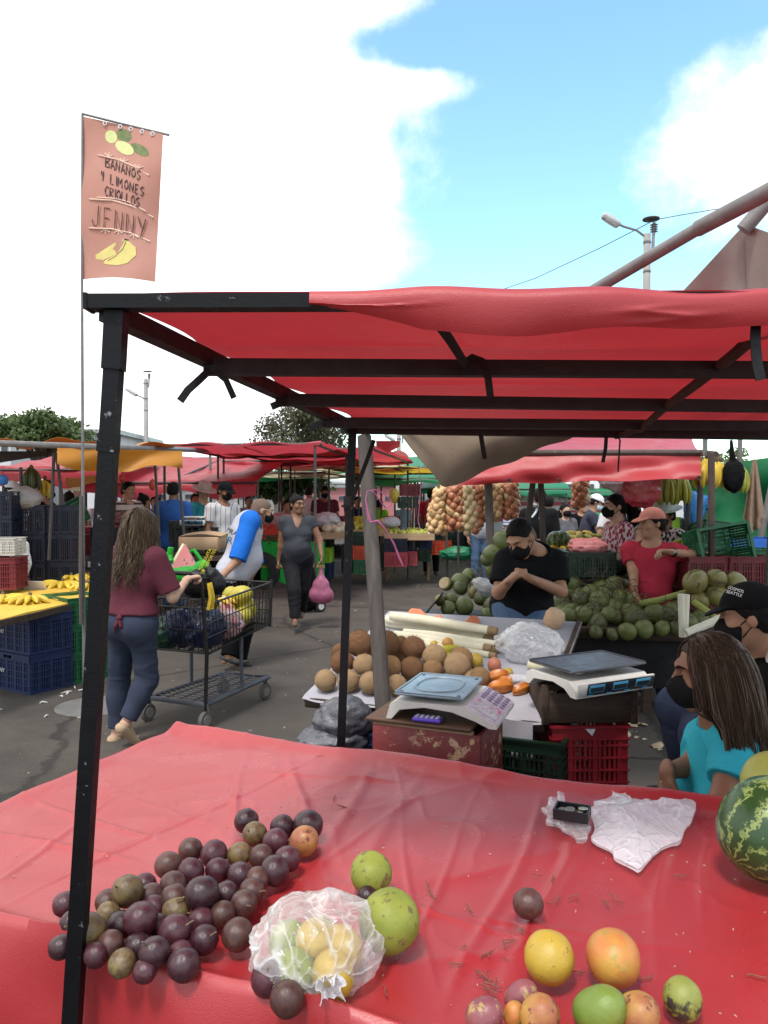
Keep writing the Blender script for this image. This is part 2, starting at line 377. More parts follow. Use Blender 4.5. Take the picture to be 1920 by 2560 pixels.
# ---------------------------------------------------------------- people
A = lambda v: np.array(v, float)
def nrm(v): v = A(v); return v / max(np.linalg.norm(v), 1e-9)
def skin(name, c): return mat(name, c, tuple(k * .8 for k in c), 14, .55, .05, 150, .35, sss=.08)
SKIN = {'light': skin('skin_light', (.50, .30, .21)), 'tan': skin('skin_tan', (.36, .19, .115)), 'brown': skin('skin_brown', (.22, .105, .06)), 'dark': skin('skin_dark', (.10, .045, .028))}
HAIR = {'black': mat('hair_black', (.004, .0035, .003), (.009, .008, .007), 60, .62, .5, 300, .12, stretch=(1, 1, .12)), 'brown': mat('hair_brown', (.040, .026, .017), (.07, .047, .03), 60, .55, .4, 300, .12, stretch=(1, 1, .1)),
        'blond': mat('hair_highlight', (.125, .085, .05), (.07, .046, .028), 60, .48, .3, 300, .3, stretch=(1, 1, .1)), 'shaved': mat('hair_shaved', (.15, .09, .06), (.10, .06, .042), 90, .7, .3, 400), 'grey': mat('hair_ash', (.17, .125, .10), (.09, .065, .053), 60, .4, .3, 300, stretch=(1, 1, .1))}
M_EYE = mat('eye_white', (.33, .30, .28), rough=.3); M_IRIS = mat('eye_iris', (.02, .012, .008), rough=.15)
M_MASK = mat('mask_cloth_black', (.006, .006, .007), (.009, .009, .010), 30, .85, .2, 300, .12)
M_MASKB = mat('mask_cloth_pale_blue', (.5, .62, .68), None, 30, .8, .2, 300)
M_LIP = mat('lip_skin', (.20, .075, .06), rough=.4)
def cloth(name, c, c2=None, **k):
    k.setdefault('rough', .85); k.setdefault('bump', .25); k.setdefault('bscale', 500); k.setdefault('spec', .2); k.setdefault('scale', 5); return mat('cloth_' + name, c, c2 or tuple(q * .8 for q in c), **k)
DENIM = cloth('denim_blue', (.045, .085, .16), (.09, .14, .22), scale=9); DENIM_D = cloth('denim_dark', (.022, .03, .058), (.035, .045, .08), scale=9)
BLACK = cloth('black', (.005, .005, .006), spec=.1); NAVY = cloth('navy', (.018, .022, .07)); WHITE = cloth('white', (.62, .62, .64))
M_SHOE = mat('shoe_dark', (.03, .03, .03), rough=.6, bump=.2); M_SHOE_TAN = mat('shoe_tan_canvas', (.42, .30, .19), (.36, .25, .16), 20, .8, .3, 200); M_SOLE = mat('shoe_sole_pale', (.5, .48, .45), rough=.7)
def pose(x, y, h, yaw, lean=0.0, turn=0.0, nod=0.0, arms='down', z0=0.0, bend=None):
    """joints in world space; yaw 0 faces the camera, 90 faces picture right"""
    k = h / 1.75; a = R(yaw); f = A((math.sin(a), -math.cos(a), 0)); u = A((0, 0, 1)); l = np.cross(u, f); b = A((x, y, z0))
    J = dict(k=k, f=f, l=l, u=u, base=b); g = lambda L_, F_, U_: b + (l * L_ + f * F_ + u * U_) * k
    t = math.tan(R(lean)); s = lambda z: max(0, z - .95) * t
    J['P'] = g(0, 0, .95); J['C'] = g(0, s(1.27), 1.27); J['N'] = g(0, s(1.46), 1.46); J['H'] = g(0, s(1.63) + .02, 1.635)
    hy = a + R(turn); hf = A((math.sin(hy), -math.cos(hy), 0)); nd = R(nod); hu = u * math.cos(nd) + hf * math.sin(nd); J['hf'] = hf * math.cos(nd) - u * math.sin(nd); J['hu'] = hu
    for q, sg in (('L', 1), ('R', -1)):
        J['S' + q] = g(.185 * sg, s(1.41), 1.415); J['hip' + q] = g(.088 * sg, 0, .90); J['K' + q] = g(.095 * sg, .02, .50); J['A' + q] = g(.10 * sg, 0, .085); J['T' + q] = g(.12 * sg, .15, .035)
        if arms == 'down': e, w = (.225 * sg, s(1.2) - .02, 1.13), (.235 * sg, s(1.0) + .05, .88)
        elif arms == 'work': e, w = (.235 * sg, s(1.2) + .02, 1.13), (.11 * sg, s(1.2) + .25, 1.02)
        elif arms == 'reach': e, w = (.22 * sg, s(1.3) + .14, 1.18), (.15 * sg, s(1.3) + .38, 1.10)
        elif arms == 'hips': e, w = (.33 * sg, s(1.2) - .03, 1.17), (.19 * sg, s(1.1) + .06, 1.0)
        J['E' + q] = g(*e); J['W' + q] = g(*w); J['hd' + q] = nrm(J['W' + q] - J['E' + q]); J['hn' + q] = -u if arms in ('work', 'reach') else -l * sg; J['curl' + q] = .35
    return J
def hand(S, J, q, k):
    W, d, n = J['W' + q], nrm(J['hd' + q]), A(J['hn' + q]); n = nrm(n - d * (n @ d)); th = np.cross(n, d) if q == 'L' else np.cross(d, n); c = J['curl' + q]
    S.cap(W - d * .01, W + d * .075 * k, .034 * k, .040 * k, .02, flat=(n, .42))
    for i, (o, ln) in enumerate(((.030, .072), (.010, .082), (-.010, .076), (-.029, .060))):
        p = W + (d * .082 + th * o) * k; ang = 0.0; r = .0092 * k
        for sgm, fr in enumerate((.45, .32, .26)):
            ang += c * (1.35 if sgm else 1.0) * (1 + .06 * i); q2 = p + (d * math.cos(ang) + n * math.sin(ang) + th * o * .6) * ln * fr * k; S.cap(p, q2, r, r * .92, .006); p = q2; r *= .93
    p = W + (d * .025 + th * .032) * k; p2 = p + (d * .03 + th * .022 + n * .012) * k; p3 = p2 + (d * .030 + th * .004 + n * (.008 + .02 * c)) * k
    S.cap(p, p2, .0125 * k, .011 * k, .014); S.cap(p2, p3, .0105 * k, .009 * k, .006)
def torso(S, J, g, fem, t=0.0, clip=None, k=None, belly=0.0):
    k = J['k']; P, C, N, f, l = J['P'], J['C'], J['N'], J['f'], J['l']; ax = nrm(C - P); fl = nrm(f - ax * (f @ ax)); M = np.stack([l, fl, ax], 1)
    r = lambda v: v * k + t
    S.cap(P - l * .055 * k * g, P + l * .055 * k * g, r(.112 * g), None, .05, clip=clip)
    S.cap(P, C - ax * .04 * k, r(.135 * g), r(.142 * g), .06, clip=clip, flat=(fl, .76))
    S.ell(C + ax * .02 * k, (r(.165 * g), r(.112 * g), r(.175)), M, .05, clip=clip)
    S.cap(J['SL'] - l * .02, J['SR'] + l * .02, r(.058), None, .05, clip=clip)
    S.cap(C + ax * .1 * k, N, r(.095), r(.06), .05, clip=clip)
    for sg in (1, -1):
        if fem:
            S.ell(C + (l * .075 * sg * g + fl * .085 * g) * k - ax * .02 * k, (r(.068 * g), r(.062 * g), r(.07 * g)), M, .035, clip=clip)
        S.ell(P + (l * .075 * sg * g - fl * .055 * g) * k - A((0, 0, .05 * k)), (r(.092 * g), r(.085 * g), r(.095 * g)), None, .05, clip=clip)
    if belly: S.ell(P * .62 + C * .38 + fl * (.06 + belly * .5) * k, (r(.135 * g), r(.085 + belly * .5), r(.14)), M, .06, clip=clip)
def legs(S, J, g, t=0.0, clips=(None, None), loose=0.0):
    k = J['k']
    for q, cp in zip('LR', clips):
        h, K, An = J['hip' + q], J['K' + q], J['A' + q]; d = nrm(An - K); bk = np.cross(J['l'], d); bk = bk if bk @ J['f'] < 0 else -bk
        S.cap(h, K, .088 * k * g + t, .056 * k * g + t + loose * .4, .05, clip=cp)
        S.cap(K, An, .054 * k * g + t + loose * .4, .036 * k + t + loose, .03, clip=cp)
        S.ell(K * .68 + An * .32 + bk * .018 * k, (.050 * k * g + t,) * 2 + (.10 * k,), None, .04, clip=cp)
def bounds(J, pad=.16):
    pts = np.array([v for kk, v in J.items() if kk[0] in 'PCNHSEWKAT' and kk != 'k' and len(np.shape(v)) == 1] + [J['H'] + J['hu'] * .14]); return pts.min(0) - pad, pts.max(0) + pad
def head_frame(J): hf, hu = nrm(J['hf']), J['hu']; hu = nrm(hu - hf * (hu @ hf)); return J['H'], hf, hu, np.cross(hu, hf)
def head_prims(S, J, face=True):
    H, f, u, l = head_frame(J); k = .96 * J.get('hk', 1.0); M = np.stack([l, f, u], 1); p = lambda a, b, c: H + (l * a + f * b + u * c) * k
    S.ell(p(0, -.014, .028), (.077 * k, .096 * k, .088 * k), M, .02); S.ell(p(0, .024, -.045), (.060 * k, .068 * k, .070 * k), M, .03)
    S.cap(p(-.02, .066, -.092), p(.02, .066, -.092), .020 * k, None, .03)
    if face:
        S.cap(p(0, .090, .020), p(0, .110, -.018), .0085 * k, .0135 * k, .012)
        for s in (1, -1):
            S.ell(p(.012 * s, .100, -.022), (.010 * k, .010 * k, .008 * k), M, .008)
            S.cap(p(.012 * s, .086, .036), p(.05 * s, .070, .036), .011 * k, .009 * k, .015)
            S.ell(p(.031 * s, .094, .014), (.017 * k, .014 * k, .012 * k), M, .012, op='s')
            S.ell(p(.031 * s, .073, .013), (.0145 * k,) * 3, M, .004)
            S.ell(p(.042 * s, .062, -.018), (.024 * k, .024 * k, .024 * k), M, .02)
        S.cap(p(-.018, .086, -.050), p(.018, .086, -.050), .0075 * k, None, .008); S.cap(p(-.016, .085, -.062), p(.016, .085, -.062), .009 * k, None, .008)
        S.cap(p(-.022, .096, -.0555), p(.022, .096, -.0555), .0025 * k, None, .005, op='s')
    for s in (1, -1): S.ell(p(.079 * s, -.012, -.004), (.011 * k, .021 * k, .032 * k), M, .01)
    S.cap(p(0, -.022, -.06), J['N'], .052 * k, .060 * J['k'], .03)
    return p
def wrinkle(amp, seed=0, fold=.0):
    def f(P):
        n = fbm(P * A((9, 9, 7)), 3, seed); m = fbm(P * 3.1, 2, seed + 9)
        r1 = (1 - np.abs(vnoise(P * A((6, 6, 15)) + fbm(P * 4, 2, seed + 3)[:, None] * 1.6, seed + 5))) ** 4
        return amp * n - fold * 2.6 * (r1 - .2) * np.clip(.45 + 1.2 * m, 0, 1)
    return f
def strands(J, n, length, wave, seed, spread=1.0, mats=None, lift=.016, w=.0012, back=None):
    """long hair: thin tapered locks rooted on the scalp that fall with gravity"""
    H, f, u, l = head_frame(J); rg = np.random.default_rng(seed); k = .96; rad = A((.077, .096, .088)) * k; bk = nrm(back) if back is not None else -J['f']; B = np.stack([l, f, u]); off = A((0, -.014, .028))
    v = rg.normal(size=(n * 4, 3)); v /= np.linalg.norm(v, axis=1)[:, None]; v = v[(v[:, 2] > -.15) & (v[:, 1] * .8 - v[:, 2] * .35 < .22)][:n]; n = len(v)
    P = H + ((v * rad + off) @ B) * 1.10; pts = [P.copy()]; ln = (length * rg.uniform(.72, 1.05, n) / 13)[:, None]; ph = rg.uniform(0, 6.28, (n, 2)); out = v @ B; un = lambda q: q / np.maximum(np.linalg.norm(q, axis=1), 1e-9)[:, None]
    clump = np.sin(v @ A((9, 7, 5)))[:, None] * .5; d = un(out * .5 + bk * .5 * (v[:, 2:] > .4) + l * np.sign(v[:, :1]) * .35 + A((0, 0, -.35))); R2 = rad + lift * spread
    for j in range(13):
        d = un(d * .55 + A((0, 0, -.55)) + bk * .08); P = P + d * ln; q = (P - H) @ B.T - off; e = q / R2; m = np.linalg.norm(e, axis=1)[:, None]; ins = (m < 1) & (q[:, 2:] > -.14)
        P = np.where(ins, H + ((e / np.maximum(m, .2)) * R2 + off) @ B, P); hb = ((P - H) @ bk)[:, None]; low = (((P - H) @ u)[:, None] < -.10) & (hb < .045 * spread); P = P + bk * np.where(low, (.045 * spread - hb) * .6, 0)
        a = wave * (j / 13); pts.append(P + l * (a * np.sin(ph[:, :1] * .35 + clump * 6 + j * .9)) + bk * (a * .6 * np.sin(ph[:, 1:] * .5 + clump * 5 + j * .8)))
    Q = np.stack(pts, 1); T = np.gradient(Q, axis=1); T /= np.maximum(np.linalg.norm(T, axis=2), 1e-9)[..., None]; X = np.cross(T, bk); X /= np.maximum(np.linalg.norm(X, axis=2), 1e-9)[..., None]; Y = np.cross(T, X)
    r = w * np.array([.7] + [1.1] * 10 + [.9, .6, .25]); r = (r[None] * rg.uniform(.6, 1.5, (n, 1)))[..., None]; ring = np.stack([Q + (X * math.cos(t) + Y * math.sin(t)) * r for t in (0, 2.09, 4.19)], 2).reshape(-1, 3)
    b = (np.arange(n)[:, None, None] * 42 + np.arange(13)[None, :, None] * 3); kk = np.arange(3)[None, None]; k2 = (kk + 1) % 3; F = np.stack([b + kk, b + k2, b + 3 + k2, b + 3 + kk], -1).reshape(-1, 4)
    mb = MB(); mb.v = ring; mb.f = F.tolist(); mb.m = np.repeat((rg.random(n) < .24).astype(int), 39).tolist() if len(mats) > 1 else [0]; return mb
def person(label, J, sk='tan', top=None, bottom=None, hair='short', hairc='black', mask=None, cap=None, shoes=M_SHOE, g=1.0, fem=False, belly=0.0, res=.0085, group=None, face=True, eyes=True, seed=0, gaze=True, extra=None, sleeve=.55, hem=-.06, neck='crew', leglen=1.0, sleeves_mat=None, loose=.012, legloose=.012, fold=.0022, glasses=None, sandals=False, torso_skin=False):
    k = J['k']; base = J['base']; root = thing('person', label, 'person', tuple(base), 0, group); root['who'] = 'body'
    lo, hi = bounds(J); O = base
    S = SDF(lo, hi, res); torso(S, J, g, fem, 0, belly=belly); legs(S, J, g); p = head_prims(S, J, face)
    for q in 'LR':
        S.cap(J['S' + q], J['E' + q], .050 * k * (.5 + .5 * g), .039 * k * (.5 + .5 * g), .03); S.cap(J['E' + q], J['W' + q], .039 * k * (.5 + .5 * g), .026 * k, .02); hand(S, J, q, max(k, .92))
        S.cap(J['A' + q], J['T' + q], .036 * k, .026 * k, .02, flat=(A((0, 0, 1)), .8)); S.cap(J['A' + q], J['A' + q] - J['f'] * .04 * k - A((0, 0, .045 * k)), .033 * k, .03 * k, .02)
    del root['who']
    link('body', S.mesh('body', SKIN[sk], O), None, root)
    if top is not None:
        S = SDF(lo, hi, res); ax = nrm(J['C'] - J['P']); cl = [(J['P'] + ax * hem * k, -ax)]
        torso(S, J, g, fem, loose, cl, belly=belly)
        cut_n = 'v' if neck == 'v' else 'crew'; H, hf, hu, hl = head_frame(J)
        nf = nrm(J['f'] * .8 + A((0, 0, .3)))
        if neck == 'v':
            for sft in (0, 1, 2): S.cap(J['N'] + J['f'] * .02 + A((0, 0, .05)) - A((0, 0, .05 * sft)) + J['f'] * .01 * sft, J['N'] + J['f'] * .22 - A((0, 0, .03 + .045 * sft)), .075 * k - .022 * sft, None, .01, op='s')
        else: S.ell(J['N'] + J['f'] * .035 + A((0, 0, .03)), (.085 * k, .085 * k, .062 * k), None, .012, op='s')
        if neck == 'collar':
            for sg in (1, -1): S.cap(J['N'] + J['l'] * .055 * sg - J['f'] * .03 + A((0, 0, .02)), J['N'] + J['l'] * .04 * sg + J['f'] * .075 - A((0, 0, .03)), .016, .014, .01)
        sm = None
        if sleeve > 0 and sleeves_mat is None:
            sleeve_prims(S, J, g, k, sleeve, loose)
        S.warp(wrinkle(.0035, seed, fold)); link('shirt', S.mesh('shirt', top, O), None, root)
        if sleeves_mat is not None:
            S = SDF(lo, hi, res); sleeve_prims(S, J, g, k, sleeve, loose + .004, True); S.warp(wrinkle(.0035, seed + 4, fold)); link('sleeve', S.mesh('sleeve', sleeves_mat, O), None, root)
    if bottom is not None:
        S = SDF(lo, hi, res); ax = nrm(J['C'] - J['P']); wc = (J['P'] + ax * .10 * k, ax); cps = []
        for q in 'LR': d = nrm(J['A' + q] - J['K' + q]); cps.append([(J['K' + q] * (1 - leglen) + J['A' + q] * leglen, d)])
        torso(S, J, g, fem, .007, [wc], belly=belly * .6); legs(S, J, g, .010, cps, legloose)
        S.warp(wrinkle(.003, seed + 1, fold * .8)); link('trousers', S.mesh('trousers', bottom, O), None, root)
    if shoes is not None:
        for q in 'LR':
            An, T = J['A' + q], J['T' + q]; d = nrm((T - An) * A((1, 1, .6))); lo2, hi2 = np.minimum(An, T) - .14, np.maximum(An, T) + .14; S = SDF(lo2, hi2, min(res, .008)); h = An - J['f'] * 0 - d * .05 * k - A((0, 0, .045 * k))
            S.cap(h, T, .043 * k, .037 * k, .02, flat=(nrm(np.cross(d, J['l'])), .85)); S.cap(h, An - A((0, 0, .035)), .037 * k, .036 * k, .02); S.cut(tuple(T - A((0, 0, .034 * k)) - d * .1), tuple(nrm(np.cross(d, J['l'])) * (1 if np.cross(d, J['l'])[2] < 0 else -1)))
            link('shoe', S.mesh('shoe', shoes, O), None, root)
    H, f, u, l = head_frame(J); M = np.stack([l, f, u], 1)
    lo3, hi3 = H - .2, H + .2; hr = min(res, .007)
    def hairline(S, off, lowz=-.065, front=.008):
        S.ell(p(0, -.014, .028), (.077 * .96 + off, .096 * .96 + off, .088 * .96 + off), M, .01); S.ell(p(0, -.055, -.03), (.060 + off, .045 + off, .055 + off), M, .03)
        S.cut(p(0, 0, lowz), -u); n = nrm(f * .75 - u * .62); S.cut(H + n * front, n)
    if hair in ('short', 'shaved'):
        S = SDF(lo3, hi3, hr); hairline(S, .004 if hair == 'shaved' else .012); S.warp(lambda P: .004 * fbm(P * 70, 2, seed) if hair == 'short' else 0 * P[:, 0]); link('hair', S.mesh('hair', HAIR[hairc], O), None, root)
    elif hair == 'fade':
        S = SDF(lo3, hi3, hr); hairline(S, .003, -.055, .0); S.warp(lambda P: .001 * fbm(P * 90, 2, seed)); link('hair', S.mesh('hair', HAIR['shaved'], O), None, root)
        S = SDF(lo3, hi3, hr); S.ell(p(0, -.016, .034), (.080, .102, .098), M, .01); n = nrm(f * .75 - u * .62); S.cut(H + n * .003, n); S.cut(p(0, 0, .026), nrm(-u - f * .25)); S.warp(lambda P: .006 * fbm(P * 60, 3, seed)); link('hair_top', S.mesh('hair_top', HAIR[hairc], O), None, root)
    elif hair in ('bun', 'pony'):
        S = SDF(lo3, hi3, hr); hairline(S, .009, -.07, .010)
        if hair == 'bun': S.ell(p(0, -.06, .115), (.036, .036, .03), M, .012); S.cap(p(0, -.05, .09), p(0, -.06, .12), .02, None, .01)
        S.warp(lambda P: .002 * fbm(P * 60, 2, seed)); link('hair', S.mesh('hair', HAIR[hairc], O), None, root)
        if hair == 'pony':
            mb = MB(); rg = random.Random(seed + 5); st = V(p(0, -.105, .045)); bk = V(-f)
            for i in range(70):
                a = V((rg.gauss(0, .012), rg.gauss(0, .012), rg.gauss(0, .012))); pts = [st + a * .5]
                for j in range(1, 9): q = j / 8; pts.append(st + bk * (.075 * math.sin(q * 2.2)) + V((0, 0, .02 * q - .27 * q ** 1.5)) + a * (1 + 1.6 * math.sin(q * 3.0)))
                mb.tube(pts, [.004, .006, .006, .006, .006, .006, .005, .004, .001], 4, False)
            mb.build('ponytail', HAIR[hairc], root, tuple(-V(O)))
    if cap:
        S = SDF(lo3, hi3, hr)
        S.ell(p(0, -.012, .034), (.077 * .96 + .014, .096 * .96 + .014, .095), M, .01); n = nrm(-u + f * .10); S.cut(p(0, 0, .034), n)
        S.cap(p(-.035, .085, .045), p(.035, .085, .045), .042, None, .02, flat=(nrm(u + f * .25), .16)); S.cap(p(-.03, .125, .037), p(.03, .125, .037), .035, None, .02, flat=(nrm(u + f * .3), .14))
        link('cap', S.mesh('cap', cap, O), None, root)
    if mask:
        S = SDF(lo3, hi3, min(hr, .005)); S.ell(p(0, .050, -.045), (.066, .074, .062), M, .02); S.cap(p(0, .09, -.005), p(0, .108, -.03), .014, .022, .02); S.cut(p(0, .0, .002), nrm(u - f * .05)); S.cut(p(0, .022, 0), nrm(-f - u * .25))
        S.warp(lambda P: .0015 * fbm(P * 40, 2, 3)); m = link('mask', S.mesh('mask', mask, O), None, root)
        mb = MB()
        for s in (1, -1):
            mb.tube([p(.058 * s, .045, -.03), p(.073 * s, .01, -.005), p(.084 * s, -.02, .012)], .0022, 5); mb.tube([p(.056 * s, .035, -.07), p(.074 * s, .005, -.04), p(.084 * s, -.022, -.02)], .0022, 5)
        mb.build('strap', mask, m, tuple(-V(O)))
    if face and eyes == 'brow':
        mbb = MB(); [mbb.tube([p(.014 * s, .097, .031), p(.034 * s, .092, .038), p(.052 * s, .076, .033)], [.0022, .003, .0015], 6) for s in (1, -1)]; mbb.build('eyebrow', HAIR[hairc], root, tuple(-V(O)))
    elif face and eyes:
        mbi = MB(); mbb = MB(); mbw = MB()
        for s in (1, -1):
            mbw.ball(p(.031 * s, .0745, .012), .0120, 12, 8); mbi.ball(p(.031 * s, .0800, .011), .0080, 10, 6)
            mbb.tube([p(.014 * s, .098, .033), p(.034 * s, .094, .041), p(.052 * s, .078, .035)], [.0035, .004, .002], 6)
        e = mbw.build('eye', M_EYE, root, tuple(-V(O))); mbi.build('iris', M_IRIS, e); mbb.build('eyebrow', HAIR[hairc if hairc != 'blond' else 'brown'], root, tuple(-V(O)))
        if not mask:
            mb = MB(); mb.tube([p(-.022, .089, -.052), p(0, .0935, -.049), p(.022, .089, -.052)], [.002, .0055, .002], 6); mb.tube([p(-.02, .087, -.060), p(0, .0925, -.062), p(.02, .087, -.060)], [.002, .0065, .002], 6); mb.build('lips', M_LIP, root, tuple(-V(O)))
    if glasses:
        mb = MB()
        for s in (1, -1):
            for z in (.026, .0): mb.tube([p(.008 * s, .112, z), p(.05 * s, .10, z)], .0022, 5)
            mb.tube([p(.05 * s, .10, .026), p(.052 * s, .098, .0)], .0022, 5); mb.tube([p(.052 * s, .099, .022), p(.078 * s, .03, .024), p(.085 * s, -.02, .016)], .0028, 5)
        mb.build('glasses', glasses, root, tuple(-V(O)))
    if extra: extra(root, J, p, O)
    return root
def sleeve_prims(S, J, g, k, sleeve, loose, sh=False):
    for q in 'LR':
        Sh, E, W = J['S' + q], J['E' + q], J['W' + q]; ra = .050 * k * (.5 + .5 * g) + loose; re = .042 * k * (.5 + .5 * g) + loose; d = nrm(E - Sh)
        if sh: S.cap(Sh - d * .02 + (J['N'] - Sh) * .35, Sh, ra + .006, None, .02)
        if sleeve <= 1: S.cap(Sh, E, ra + .004, re + .004, .03, clip=[(Sh + (E - Sh) * sleeve, d)])
        else:
            d2 = nrm(W - E); S.cap(Sh, E, ra, re, .03); S.cap(E, W, re, .034 * k + loose, .02, clip=[(E + (W - E) * (sleeve - 1), d2)])
# ---------------------------------------------------------------- shared materials
def vinyl(name, c, transl=.3, rough=.42, wear=None, spec=.45):
    return mat('tarp_' + name, c, tuple(q * .86 for q in c), 3.0, rough, .18, 420, spec, transl=transl, wear=wear, wscale=14, wamt=.30)
RED = vinyl('red', (.50, .034, .042), .27, .38, None, .7); RED_TABLE = vinyl('red_table', (.36, .024, .029), .03, .33, (.38, .085, .085), .8); RED2 = vinyl('red_faded', (.50, .05, .07), .4); ORANGE = vinyl('orange', (.60, .26, .03), .4); YELLOW = vinyl('yellow', (.66, .44, .04), .4)
GREEN = vinyl('green', (.02, .24, .11), .35); CREAM = vinyl('cream', (.62, .54, .36), .4); WHITE_T = vinyl('white', (.7, .69, .66), .4); GREY_T = mat('canvas_grey', (.38, .35, .325), (.27, .245, .225), 4, .9, .25, 300, .2, transl=.15, wear=(.10, .085, .07), wscale=7, wamt=.36)
BEIGE = mat('canvas_beige', (.22, .165, .12), (.16, .115, .08), 3.5, .92, .3, 400, .2, transl=.12, wear=(.13, .09, .06), wscale=6, wamt=.36)
def paint(name, c, rough=.42, wear=(.25, .24, .22), wamt=.32): return mat('paint_' + name, c, tuple(q * .8 for q in c), 12, rough, .12, 120, .5, wear=wear, wscale=38, wamt=wamt)
BLACKPAINT = paint('black', (.0035, .0035, .005), .46, (.22, .22, .23), .335); BLACKPAINT.node_tree.nodes['Principled BSDF'].inputs['Specular IOR Level'].default_value = .2; RAFTER = paint('black_rafter', (.004, .0035, .004), .6, (.03, .03, .03), .25)
STEEL = mat('galvanised_steel', (.19, .18, .18), (.12, .115, .11), 14, .5, .1, 100, .4, metal=.15, wear=(.16, .11, .08), wscale=24, wamt=.30)
RUST = mat('rusty_pipe', (.09, .06, .05), (.055, .04, .036), 18, .7, .25, 140, .4, wear=(.18, .16, .15), wscale=20, wamt=.33); DARKPIPE = mat('dark_pipe', (.035, .03, .03), (.06, .05, .048), 16, .55, .15, 140, .4)
WOODGREY = mat('wood_grey', (.115, .10, .09), (.06, .05, .045), 5, .85, .4, 60, .2, stretch=(5, 5, .5), wear=(.05, .04, .035), wscale=7, wamt=.36)
WOODDARK = mat('wood_dark', (.075, .05, .036), (.04, .028, .022), 6, .85, .4, 70, .2, stretch=(.6, 5, 5)); WOODPALE = mat('wood_pale', (.42, .29, .17), (.31, .20, .115), 6, .8, .3, 70, .2, stretch=(.6, 5, 5))
STRAP = mat('strap_black', (.005, .005, .006), None, 30, .7, .2, 300)
# ---------------------------------------------------------------- ground
def asphalt():
    def pat(N, L, mixc, mapr, tc, col):
        n = N('ShaderNodeTexNoise'); n.inputs['Scale'].default_value = .55; n.inputs['Detail'].default_value = 8; n.inputs['Roughness'].default_value = .72; L.new(tc.outputs['Object'], n.inputs['Vector']); col = mixc(mapr(n.outputs[0], .50, .68, 0, .75), col, (.030, .026, .024))
        v = N('ShaderNodeTexVoronoi'); v.feature = 'DISTANCE_TO_EDGE'; v.inputs['Scale'].default_value = .55; w = N('ShaderNodeMix', data_type='VECTOR'); w.inputs[0].default_value = .35; L.new(tc.outputs['Object'], w.inputs[4]); L.new(n.outputs[1], w.inputs[5]); L.new(w.outputs[1], v.inputs['Vector']); return mixc(mapr(v.outputs['Distance'], .004, .012, .8, 0), col, (.022, .02, .018))
    m = mat('asphalt', (.086, .072, .061), (.056, .047, .040), 1.3, .88, .6, 130, .3, wear=(.17, .15, .135), wscale=70, wamt=.36, pattern=pat)
    return m
g = MB(); g.grid(lambda u, v: ((u - .5) * 900, -20 + v * 900, .012 * math.sin(u * 40) * 0), 60, 60); tag(g.build('ground', asphalt()), kind='structure')
# ---------------------------------------------------------------- the stall in front: table
TC, TU, TV, TZ = V((-.68, 2.51, 0)), V((.924, -.382, 0)), V((-.387, -.92, 0)).normalized(), .85
TW, TD = 2.3, 1.07
CREASES = [(1.22, .02, .006, .010), (1.30, .03, .005, .012), (1.36, -.03, .007, .014), (1.52, .01, .007, .012), (.86, .10, .008, .018), (.70, .16, .006, .016), (.28, .35, .006, .010), (.42, .42, .005, .016), (1.62, -.02, .004, .008), (1.05, .06, .004, .007), (.98, -.12, .004, .008), (.56, -.10, .004, .008), (.14, .10, .004, .008), (1.80, .05, .006, .012), (.76, .30, .004, .006)]
CROSS = [(.30, -.16, .005, .010), (.62, .10, .004, .008), (.47, .22, .003, .007), (.82, -.08, .004, .009)]
def tzn(u, v):
    """relief of the sheet that covers the table: raised rims, folds and creases"""
    e = lambda d, w, h: h * np.exp(-(d / w) ** 2); P = lambda *a: np.stack(np.broadcast_arrays(*a), -1)
    z = e(v, .035, .022 + .006 * np.sin(u * 9)) + e(TD - v, .03, .030 + .004 * np.sin(u * 13)) + e(u, .04, .012)
    z = z + .008 * fbm(P(u * 2.6 + v * .9, v * 2.2, .3 + 0 * u), 3, 2) + .0035 * (1 - np.abs(vnoise(P(u * 4 + v * 3, v * 2.5 - u * 2, 3.1 + 0 * u), 8))) ** 4 + .0022 * (1 - np.abs(vnoise(P(u * 9 - v * 4, v * 7 + u * 3, 7.7 + 0 * u), 9))) ** 5
    n1 = vnoise(P(u * 3, v * 3, 5. + 0 * u), 12)
    for u0, s, h, w in CREASES: z = z + e(u - u0 - s * v * 1.6 - .012 * np.sin(v * 7 + u0 * 9), w, h * np.minimum(1, v * 3) * np.clip((TD - v) * 6, 0, 1) * np.clip(.7 + .9 * n1, .05, 1.3))
    for v0, s, h, w in CROSS: z = z + e(v - v0 - s * u - .015 * np.sin(u * 5 + v0 * 20), w, h * np.clip(n1 * 2.2, 0, 1.2))
    return z
def tz(u, v): return float(tzn(np.array(u, float), np.array(v, float)))
def tpt(u, v, h=0.0): p = TC + TU * u + TV * v; return V((p.x, p.y, TZ + tz(min(max(u, 0), TW), min(max(v, 0), TD)) + h))
tb = thing('market_table', 'long low market table under a red vinyl cover, closest to the viewer', 'table', tuple(TC))
m = MB(); m.box((0, 0, 0), (TW - .06, TD - .06, .03)); ang = math.atan2(TU.y, TU.x)
cen = TC + TU * TW / 2 + TV * TD / 2
def tloc(u, v, z): return V((TU * u + TV * v)) + V((0, 0, z))
m = MB(); m.box(tloc(TW / 2, TD / 2, TZ - .045), (TW - .06, TD - .06, .03), ang); m.build('tabletop', WOODPALE, tb)
for u in (.1, TW - .1):
    for v in (.08, TD - .08):
        m = MB(); m.bar(tloc(u, v, 0), tloc(u, v, TZ - .06), .06); m.build('leg', WOODGREY, tb)
